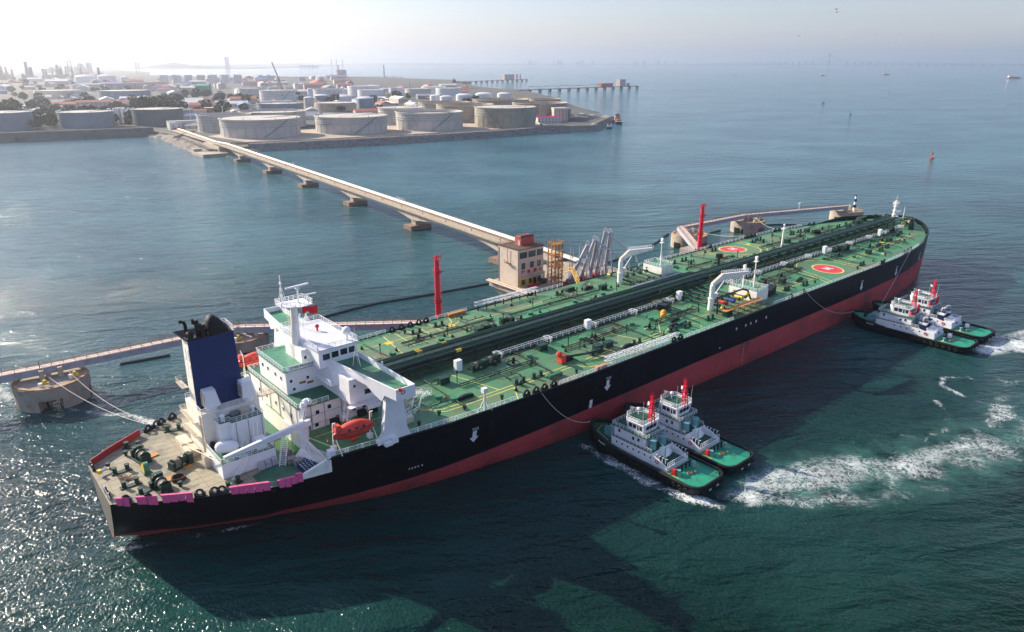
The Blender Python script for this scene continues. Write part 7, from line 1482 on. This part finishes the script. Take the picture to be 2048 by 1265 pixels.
# bright paved lanes between the tanks
# ================================================================ ships, far jetties, bridge, hills, buoys
def vessel(x,y,rz,Lh,B,H,hullm,housem,label,at_bow=False,name='cargo_ship',masts=2):
    t=thing(name,(x,y,0),label,'ship',None,rz); ol=[(-Lh/2,-B*.4),(-Lh*.44,-B/2),(Lh*.3,-B/2),(Lh*.42,-B*.3),(Lh/2,0),(Lh*.42,B*.3),(Lh*.3,B/2),(-Lh*.44,B/2),(-Lh/2,B*.4)]
    mb=MB(); mb.prism([(a*.97,b*.93) for a,b in ol],-1,H,top=ol); mb.build('hull',hullm,t); mb=MB(); mb.prism([(a*.97,b*.9) for a,b in ol],H,H+.15); mb.build('deck',mat('ship_deck_dull',(.2,.16,.12),.8,var=.3,scale=.1),t)
    hx=-Lh*.34 if not at_bow else Lh*.25; hl=Lh*.16; mb=MB(); mb.box(hx-hl/2,hx+hl/2,-B*.4,B*.4,H,H+Lh*.07); mb.box(hx-hl*.35,hx+hl*.4,-B*.34,B*.34,H+Lh*.07,H+Lh*.115); mb.box(hx-hl*.2,hx+hl*.35,-B*.45,B*.45,H+Lh*.115,H+Lh*.145); hs_=mb.build('deckhouse',housem,t)
    mb=MB(); mb.box(hx+hl*.36,hx+hl*.37,-B*.4,B*.4,H+Lh*.122,H+Lh*.138); mb.build('bridge_window',GLASS,t)
    mb=MB(); mb.box(hx-hl*.5,hx-hl*.25,-B*.12,B*.12,H+Lh*.07,H+Lh*.16); mb.build('funnel',hullm,t)
    for k in range(masts):
        mx_=-Lh*.1+k*Lh*.25; mb=MB(); mb.cyl((mx_,0,H),(mx_,0,H+Lh*.13),Lh*.006+.12,n=6); mb.bar((mx_,-B*.25,H+Lh*.1),(mx_,B*.25,H+Lh*.1),.2); mb.build('mast',REDB if name!='cargo_ship' else RUST,t)
    mb=MB(); mb.box(-Lh*.2,Lh*.28,-B*.25,B*.25,H+.15,H+Lh*.02+.2); mb.build('hatch',housem if masts<2 else RUST,t); return t
HR2=mat('ship_red',(.5,.12,.07),.6,var=.2,scale=.1); HB2=mat('ship_blue',(.02,.05,.12),.5,var=.2)
vessel(5168,1386,R(-30),95,16,6,HR2,WHITE2,'red hulled ship at anchor at the right edge of the picture')
vessel(5847,2431,R(-40),56,12,5,HR2,WHITE2,'small red ship at anchor to the right of the bridge tower'); vessel(5087,2531,R(-30),42,10,4,HR2,WHITE2,'small red ship at anchor just left of the bridge tower'); vessel(4625,2924,R(-60),18,6,3,GREYP,WHITE2,'tiny grey boat far out left of the bridge tower',masts=1)
vessel(1990,2575,R(-28),92,15,6,HR2,HB2,'red tanker lying at the far jetty behind the tanks'); vessel(1590,1960,R(-32),66,12,5,HB2,CREAM,'cream housed coaster lying off the back shore of the tank farm'); vessel(1700,2060,R(-25),26,7,3,HR2,CREAM,'small workboat right of the cream housed coaster',masts=1)
vessel(798,597,R(38),26,8,2.6,BLACK,WHITE2,'black hulled harbour tug at the tip of the point',name='harbour_tug',masts=1); vessel(880,655,R(45),62,11,4,HB2,BEI,'dark blue coaster moored at the tip of the point',name='coaster',at_bow=True)
vessel(2468,928,0.4,9,3,1.2,GREYP,WHITE2,'tiny boat on the open water below the second anchored ship',name='small_boat',masts=0); vessel(1705,747,1.0,7,3,1.2,BLACK,GREYP,'tiny dark boat on open water left of centre of the bay',name='small_boat',masts=0)
def navbuoy(x,y,h,m,label):
    t=thing('navigation_buoy',(x,y,0),label,'buoy'); mb=MB(); mb.lathe([(h*.28,-.5),(h*.3,.8),(h*.22,1.2),(h*.05,1.25)],n=14); mb.build('float',m,t); mb=MB()
    for k in range(3): a=k*2.1; mb.bar((h*.2*math.cos(a),h*.2*math.sin(a),1.2),(.25*math.cos(a),.25*math.sin(a),h*.8),.12)
    mb.cyl((0,0,h*.55),(0,0,h*.85),h*.11,n=8); mb.cyl((0,0,h*.85),(0,0,h),.15,n=6); mb.build('cage',m,t)
navbuoy(780.6,146.9,7.5,mat('buoy_red',(.5,.06,.03),.6),'red navigation buoy alone on the open water at the right'); navbuoy(1361.6,513.2,7,mat('buoy_green',(.05,.12,.1),.6),'dark green navigation buoy far out in the bay')
def far_jetty(pts,label,z=8,arches=0,heads=()):
    t=thing('oil_jetty',(*pts[0],0),label,'jetty'); O=(*pts[0],0)
    mb=MB(O); 
    for a,b in zip(pts[:-1],pts[1:]):
        A=Vector((*a,z-2));B=Vector((*b,z-2)); d=(B-A).normalized(); nn=Vector((-d.y,d.x,0))*5; mb.ext([A-nn,B-nn,B+nn,A+nn],(0,0,2.2))
    mb.build('jetty_deck',mat('jetty_dark',(.14,.14,.15),.8),t)
    a=Vector((*pts[0],0)); b=Vector((*pts[-1],0)); n=int((b-a).length/45); mb=MB(O)
    for k in range(n+1): q=a.lerp(b,k/n); mb.box(q.x-4,q.x+4,q.y-4,q.y+4,-2,z-2)
    mb.build('jetty_piles',mat('pile_dark',(.10,.10,.10),.8),t)
    for k in range(arches):
        q=a.lerp(b,(k+.6)/(arches+2.6)); r_=a.lerp(b,(k+1.4)/(arches+2.6)); mb=MB(O); mb.tube([(q.x,q.y,z),(q.x,q.y,z+8),(r_.x,r_.y,z+8),(r_.x,r_.y,z)],.8,6); mb.build('pipe_expansion_loop',GREYP,t)
    for (f,sx,sy,h,m) in heads:
        q=a.lerp(b,f); mb=MB(O); mb.box(q.x-sx/2,q.x+sx/2,q.y-sy/2,q.y+sy/2,z,z+h); mb.build('jetty_head_building',m,t)
    return t
far_jetty([(1541,1662),(1840,1676),(2060,1685),(2141,1694)],'long grey oil jetty with pipe loops and a pink building at its end',9,6,((.70,60,16,12,HR2),(.84,30,20,24,PK),(.9,16,12,10,GREYP)))
j=far_jetty([(1965,2607),(2300,2712),(2573,2801)],'farther oil jetty with loading towers reaching past the red tanker',8,0,((.72,60,24,26,PK),))
for k,f in enumerate((.80,.85,.9)):
    x=1965+608*f;y=2607+194*f; mb=MB((1965,2607,0)); mb.box(x-3,x+3,y-3,y+3,8,34); mb.build('loading_tower',HR2 if k<2 else GREYP,j)
j=far_jetty([(1780,4200),(2174,3932),(2407,3734)],'hazy jetty with two thin stacks at the edge of the far bay',8,0,((.55,60,20,40,PK),))
x=2100;y=3985
for x,y in ((2120,3965),(2330,3800)): mb=MB((1780,4200,0)); mb.cyl((x,y,8),(x,y,75),3,n=8); mb.build('stack',GREYP,j)
# bay bridge
br=thing('sea_bridge',(18400,9400,0),'long low sea bridge with one tall tower on the horizon','bridge'); O=(18400,9400,0)
P0=Vector((18450,13900,0));P1=Vector((17000,1500,0)); BRM=mat('bridge_grey',(.12,.14,.17),.7,var=.05)
def brz(f): return 20+72*math.exp(-((f-.385)/.26)**2)
mb=MB(O); N=50
for k in range(N):
    a=P0.lerp(P1,k/N);b=P0.lerp(P1,(k+1)/N); a.z=brz(k/N);b.z=brz((k+1)/N); mb.ext([a+Vector((-14,0,0)),b+Vector((-14,0,0)),b+Vector((14,0,0)),a+Vector((14,0,0))],(0,0,9))
mb.build('bridge_deck',BRM,br)
for k in range(1,66):
    f=k/66
    if abs(f-.385)<.03: continue
    a=P0.lerp(P1,f); mb=MB(O); mb.box(a.x-14,a.x+14,a.y-9,a.y+9,0,brz(f)); mb.build('bridge_pier',BRM,br)
a=P0.lerp(P1,.385); mb=MB(O); mb.box(a.x-12,a.x+12,a.y-14,a.y+14,0,300); mb.build('bridge_tower',BRM,br)
for s in (-1,1):
    mb=MB(O); 
    for k in range(1,7): mb.cyl((a.x,a.y,300-k*12),(a.x,a.y+s*k*85,brz(.385)),2,n=4)
    mb.build('stay_cable',BRM,br)
# hills and far city
HILL=mat('far_hill',(.10,.12,.10),.95,scale=.0015,var=.25)
def hills(pts,wd,hmin,hmax,seed,label):
    rnd=random.Random(seed); mb=MB(); Q=[]
    for a,b in zip(pts[:-1],pts[1:]):
        a=Vector((*a,0));b=Vector((*b,0)); n=max(2,int((b-a).length/300)); Q+=[a.lerp(b,i/n) for i in range(n)]
    hs_=[]; h_=rnd.uniform(hmin,hmax)
    for i in range(len(Q)): h_+= (rnd.uniform(hmin,hmax)-h_)*.3; hs_.append(h_)
    vs=[]
    for i,q in enumerate(Q):
        d=(Q[min(i+1,len(Q)-1)]-Q[max(0,i-1)]).normalized(); nn=Vector((-d.y,d.x,0))
        for f,g in ((0,0.0),(.25,.45),(.5,1),(.75,.6),(1,0)): p_=q+nn*wd*f; vs.append((p_.x,p_.y,LZ+hs_[i]*g))
    mb.add(vs,[(i*5+j,(i+1)*5+j,(i+1)*5+j+1,i*5+j+1) for i in range(len(Q)-1) for j in range(4)]); o=mb.build('hills',HILL); autosmooth(o,80); tag(o,label,'hills',kind='structure')
hills([(3200,12400),(600,14500),(-3000,17500),(-8000,19500)],-2500,60,150,4,'low hazy hills behind the refinery and far bay'); hills([(10672,20400),(8000,17200),(6000,14000),(4300,11700)],-1800,20,60,5,'low hazy land beyond the far bay')
hills([(22600,-1500),(22100,5200),(21800,9500),(18800,14600),(14300,18500),(11200,21000)],-2500,15,55,6,'faint low coast behind the sea bridge'); hills([(-2500,7500),(-500,9500),(1500,11500)],2500,30,80,9,'hazy rise behind the refinery at the left')
CT=mat('far_tower',(.35,.37,.4),.8,var=.05)
def tower(px,dd,w_,H,lab,grp):
    x,y=camxy(px,dd); mb=MB((x,y,LZ)); mb.obox((x,y,LZ+H/2),(w_,w_*.8,H),YAW); mb.obox((x,y,LZ+H+H*.03),(w_*.5,w_*.4,H*.06),YAW); tag(mb.build('high_rise_block',CT),lab,'building',grp)
tower(516,11500,58,150,'single pale square tower block standing alone on the far shore',None)
random.seed(77)
for k in range(30): tower(1042+random.uniform(0,128) if k<16 else 1240+random.uniform(0,150),20500+random.uniform(-500,900),random.uniform(28,60),random.uniform(70,125),'faint high rise in the far skyline, left cluster' if k<16 else 'faint high rise in the far skyline, right cluster','left cluster of the far skyline' if k<16 else 'right cluster of the far skyline')
for k in range(12): tower(185+k*8+random.uniform(-3,3),7600,random.uniform(16,32),random.uniform(55,88) if k>7 else random.uniform(25,55),'faint apartment tower behind the refinery near the tall lattice mast','faint towers behind the refinery')
for k in range(5): tower(6+k*17,7000,random.uniform(20,40),random.uniform(50,90),'faint tower at the far left behind the refinery','faint towers at the far left')
for k in range(5): tower(648+k*7,12500,50,random.uniform(25,45),'low pale block on the shore beyond the far bay','pale blocks beyond the far bay')
for k,(x_,y_) in enumerate(((702,120),(711,116),(722,118))): tower(x_,11500,14,120,'thin far stack on the shore beyond the bay','thin stacks beyond the bay')
# steam over the refinery: small soft puffs
def steam(px,dd,z,s,lab):
    x,y=camxy(px,dd); rnd=random.Random(int(px)); mb=MB((x,y,z))
    for k in range(9): mb.ball((x+rnd.uniform(-s,s)*1.6,y+rnd.uniform(-s,s),z+rnd.uniform(-.5,.6)*s),s*rnd.uniform(.35,.8),10)
    o=autosmooth(mb.build('steam_plume',STM),180); tag(o,lab,'steam',kind='stuff')
STM=bpy.data.materials.new('steam'); STM.use_nodes=True; t_=STM.node_tree; t_.nodes.clear(); vo=t_.nodes.new('ShaderNodeVolumePrincipled'); vo.inputs['Density'].default_value=.02; vo.inputs['Color'].default_value=(.95,.95,.95,1); om=t_.nodes.new('ShaderNodeOutputMaterial'); t_.links.new(vo.outputs[0],om.inputs['Volume'])
steam(150,4700,62,28,'white steam plume drifting from the refinery'); steam(104,5200,95,20,'smaller steam plume at the top of the refinery')
# birds
def bird(px,py,dist,lab):
    d=(fw+rt*((px-1024)/1452.55)+up*((632.5-py)/1452.55)).normalized(); c=Vector((-17.77,-145.83,91.69))+d*dist
    o=thing('flying_bird',c,lab,'bird',None,1.0); mb=MB(); mb.lathe([(.01,-.28),(.07,-.12),(.08,.08),(.04,.22),(.01,.3)],n=8); mb.v=[(v[2],v[0],v[1]) for v in mb.v]
    for s in (-1,1): mb.add([(.1,0,.03),(.02,s*.35,.16),(-.08,s*.8,.05),(-.14,s*.35,.13),(-.12,0,.03)],[(0,1,3,4),(1,2,3)])
    mb.add([(-.25,0,0),(-.42,.09,0),(-.42,-.09,0)],[(0,1,2)]); b=mb.build('body',BLACK,o)
bird(1673,19,150,'dark bird in the upper right sky, upper one of the pair'); bird(1674,25,156,'dark bird in the upper right sky, lower one of the pair'); bird(1598,72,190,'small dark bird above the sea left of the bridge tower')
# ================================================================ foam on the water (thin sheets with holes, real foam lace)
def foam_mat(name,thr,width,scale=.5,dens=.0):
    m=bpy.data.materials.new(name); m.use_nodes=True; t=m.node_tree; n=t.nodes; L=t.links.new
    b=n['Principled BSDF']; b.inputs['Base Color'].default_value=(.72,.77,.76,1); b.inputs['Roughness'].default_value=.8
    g=n.new('ShaderNodeNewGeometry'); at=n.new('ShaderNodeAttribute'); at.attribute_name='dens'
    def nz(s,d,r_,ds=0):
        q=n.new('ShaderNodeTexNoise'); q.inputs['Scale'].default_value=s; q.inputs['Detail'].default_value=d; q.inputs['Roughness'].default_value=r_; q.inputs['Distortion'].default_value=ds; L(g.outputs['Position'],q.inputs['Vector']); return q.outputs[0]
    def mth(op,a,b_,c=None):
        q=n.new('ShaderNodeMath'); q.operation=op
        for i,v in enumerate((a,b_,c)):
            if v is None: continue
            if isinstance(v,(int,float)): q.inputs[i].default_value=v
            else: L(v,q.inputs[i])
        return q.outputs[0]
    # ridged noise makes filaments; a broad noise opens and closes them
    r1=mth('ABSOLUTE',mth('SUBTRACT',nz(scale,6,.62,1.2),.5),0); fil=mth('SUBTRACT',1.0,mth('MULTIPLY',r1,9.0))
    r2=mth('ABSOLUTE',mth('SUBTRACT',nz(scale*2.3,5,.65,1.5),.5),0); fil2=mth('SUBTRACT',1.0,mth('MULTIPLY',r2,8.0))
    mx_=mth('MAXIMUM',fil,mth('MULTIPLY',fil2,.9))
    fld=mth('ADD',mth('MULTIPLY',nz(scale*.22,4,.6,.6),2.0),-1.0)
    v=mth('ADD',mth('ADD',mx_,mth('MULTIPLY',at.outputs['Fac'],1.0)),mth('MULTIPLY',fld,1.15))
    mr=n.new('ShaderNodeMapRange'); mr.inputs[1].default_value=thr; mr.inputs[2].default_value=thr+width; L(v,mr.inputs[0])
    edge=n.new('ShaderNodeMapRange'); edge.inputs[1].default_value=0.0; edge.inputs[2].default_value=.16; L(at.outputs['Fac'],edge.inputs[0])
    L(mth('MULTIPLY',mr.outputs[0],edge.outputs[0]),b.inputs['Alpha']); return m
FOAM=foam_mat('foam',1.35,1.0,.3); FOAM2=foam_mat('foam_lace',1.35,.5,.5)
def foam(pts,label,m=FOAM,z=.06,n=10):
    """pts: (x,y,half width,density)"""
    mb=MB((pts[0][0],pts[0][1],0)); Q=[]
    for a,b in zip(pts[:-1],pts[1:]):
        L_=math.hypot(b[0]-a[0],b[1]-a[1]); k=max(1,int(L_/3)); Q+=[tuple(a[i]+(b[i]-a[i])*j/k for i in range(4)) for j in range(k)]
    Q.append(pts[-1]); vs=[];dn=[]
    for i,q in enumerate(Q):
        a=Q[max(0,i-1)];b=Q[min(len(Q)-1,i+1)]; d=Vector((b[0]-a[0],b[1]-a[1],0)).normalized(); nn=Vector((-d.y,d.x,0))
        e=min(1,(i+1)/2,(len(Q)-1-i)/2)
        for j in range(n+1): f=-1+2*j/n; vs.append((q[0]+nn.x*q[2]*f,q[1]+nn.y*q[2]*f,z)); dn.append(q[3]*max(0,1-abs(f)**2.2)*e)
    mb.add(vs,[(i*(n+1)+j,(i+1)*(n+1)+j,(i+1)*(n+1)+j+1,i*(n+1)+j+1) for i in range(len(Q)-1) for j in range(n)])
    o=mb.build('foam',m); at=o.data.attributes.new('dens','FLOAT','POINT'); at.data.foreach_set('value',dn); return tag(o,label,'foam',kind='stuff')
foam([(114,-68,3,.9),(119,-72,6.5,1.15),(128,-77,9.5,1.2),(142,-85,10.5,1.1),(158,-93,9.5,.95),(174,-98.5,8.5,.95),(196,-106,9,.92),(226,-115,10.5,.9),(262,-125,12,.85)],'broad white wake streaming from the two middle tugs to the right edge')
foam([(108,-67,4,1.0),(112,-73,5,1.1),(120,-80,5.5,1.0),(132,-89,6,.8),(150,-98,6,.6),(170,-105,5,.4)],'churned foam just behind the stern of the nearest tug',FOAM,.08)
foam([(101.5,-31,2.4,.6),(100.4,-44,2.6,.8),(100.4,-56,3.0,.75),(103,-67,3.0,.9),(107,-75,3,.6)],'foam streaks along the left flank of the nearest tug',FOAM2,.07)
foam([(245,-73,4.5,1.3),(256,-77.5,7.5,1.5),(270,-83,10,1.5),(284,-88,11,1.4),(310,-97,8,.9),(350,-108,9,.8)],'white wake behind the two bow tugs at the right edge',FOAM,.06)
foam([(263,-73,2.6,1.2),(270,-76,4,1.3),(280,-79,4,1.2),(292,-82,3,1.0)],'thin foam curl beside the stern of the right bow tug',FOAM,.06)
foam([(240,-74,1.5,.7),(246,-77,2,.9),(251,-80,1.8,.7)],'foam patch under the stern of the left bow tug',FOAM,.07)
foam([(236,-96,.5,.4),(224,-97,1.6,.55),(212,-98,2.0,.6),(205,-92.9,1.8,.6),(205.6,-84.9,1.6,.6),(209,-77,1.6,.6),(216,-75.5,1.6,.6),(222,-80,1.8,.6),(219,-90,2.0,.5)],'thin looping foam line on the water below the bow tugs',FOAM2,.06)
foam([(197,-80,1.4,.5),(190,-86,1.8,.6),(180,-89,2,.6),(170,-87.5,1.6,.6),(167.5,-81,1.4,.6),(171,-75,1,.5)],'thin curved foam line between the two tug pairs',FOAM2,.05)
foam([(230,-88,4,.4),(214,-92,6,.5),(198,-96,6,.52),(184,-95,4,.45),(172,-92,3,.4)],'scattered foam lace above the broad wake',FOAM2,.045)
foam([(-16,110,3,.8),(-9,103,4.5,1),(-6,94,3,1),(-5,86,2.2,1),(0,79,2,.9),(8,76,1.5,.6)],'bright foam breaking round the foot of the outer stern dolphin',FOAM,.06)
foam([(6,74,1.6,.6),(12,66,2.2,.9),(18,58,2.4,.95),(22,49,2.4,.9),(23,42,1.6,.7)],'bright ripple line under the mooring ropes off the stern',FOAM2,.06)
foam([(-.5,9,1.2,.5),(-1,3,1.6,.6),(1,-3,1.4,.6),(8,-6,1.2,.5),(20,-10.5,1,.5),(36,-16,.8,.35)],'foam fringe round the stern of the tanker',FOAM2,.06)
foam([(108,75,1.2,.4),(118,62,1.6,.8),(130,66,1.2,.6),(142,72,1.4,.8)],'thin foam line beside the near red tower',FOAM2,.05)
for (x,y) in ((245.8,568),(236.7,474),(228,385),(219,293),(209,203)): foam([(x-10,y+1,1,.8),(x-8,y-3,1.5,1),(x-2,y-6,1,.8)],'small foam collar at a trestle pier',FOAM,.06)['group']='foam collars at the trestle piers'
# pale aerated water under the washes
AER=bpy.data.materials.new('aerated_water'); AER.use_nodes=True; t=AER.node_tree; n=t.nodes; b=n['Principled BSDF']; b.inputs['Base Color'].default_value=(.10,.30,.24,1); b.inputs['Roughness'].default_value=.35
at=n.new('ShaderNodeAttribute'); at.attribute_name='dens'; g=n.new('ShaderNodeNewGeometry'); q=n.new('ShaderNodeTexNoise'); q.inputs['Scale'].default_value=.12; q.inputs['Detail'].default_value=6; q.inputs['Roughness'].default_value=.65; t.links.new(g.outputs['Position'],q.inputs['Vector'])
k=n.new('ShaderNodeMapRange'); k.inputs[1].default_value=.38; k.inputs[2].default_value=.68; t.links.new(q.outputs[0],k.inputs[0]); mm=n.new('ShaderNodeMath'); mm.operation='MULTIPLY'; t.links.new(k.outputs[0],mm.inputs[0]); t.links.new(at.outputs['Fac'],mm.inputs[1]); t.links.new(mm.outputs[0],b.inputs['Alpha'])
foam([(112,-66,6,.5),(124,-75,13,.6),(142,-86,16,.5),(174,-98,17,.45),(226,-115,20,.4),(262,-125,22,.3)],'pale green churned water under the broad wake',AER,.03)
foam([(246,-74,6,.5),(270,-83,11,.5),(310,-97,13,.4)],'pale green churned water under the wake of the bow tugs',AER,.03)
# light wind lanes and foam flecks on the open bay
random.seed(12)
for k in range(26):
    px=random.uniform(820,2000); dd=random.uniform(420,1100); x,y=camxy(px,dd); L_=random.uniform(12,46); a=YAW-PI/2+random.uniform(-.25,.15); s=random.uniform(1.2,3.0)
    foam([(x,y,s*.4,.2),(x+L_*.3*math.cos(a),y+L_*.3*math.sin(a),s,.34),(x+L_*math.cos(a+.1),y+L_*math.sin(a+.1),s*.5,.22)],'short faint foam lane on the open bay',FOAM2,.06)['group']='foam lanes on the open bay'
# ================================================================ air
mb=MB((0,0,0)); mb.box(-42000,42000,-42000,42000,-3,460); hz=mb.build('haze',MATS['clean_white'])
HM=bpy.data.materials.new('haze_air'); HM.use_nodes=True; t_=HM.node_tree; t_.nodes.clear(); vo=t_.nodes.new('ShaderNodeVolumePrincipled'); vo.inputs['Density'].default_value=HAZE_D; vo.inputs['Color'].default_value=(.87,.9,.96,1); vo.inputs['Anisotropy'].default_value=.75
om=t_.nodes.new('ShaderNodeOutputMaterial'); t_.links.new(vo.outputs[0],om.inputs['Volume']); hz.data.materials.clear(); hz.data.materials.append(HM); tag(hz,'pale sea haze that fades the far shore','haze',kind='stuff')
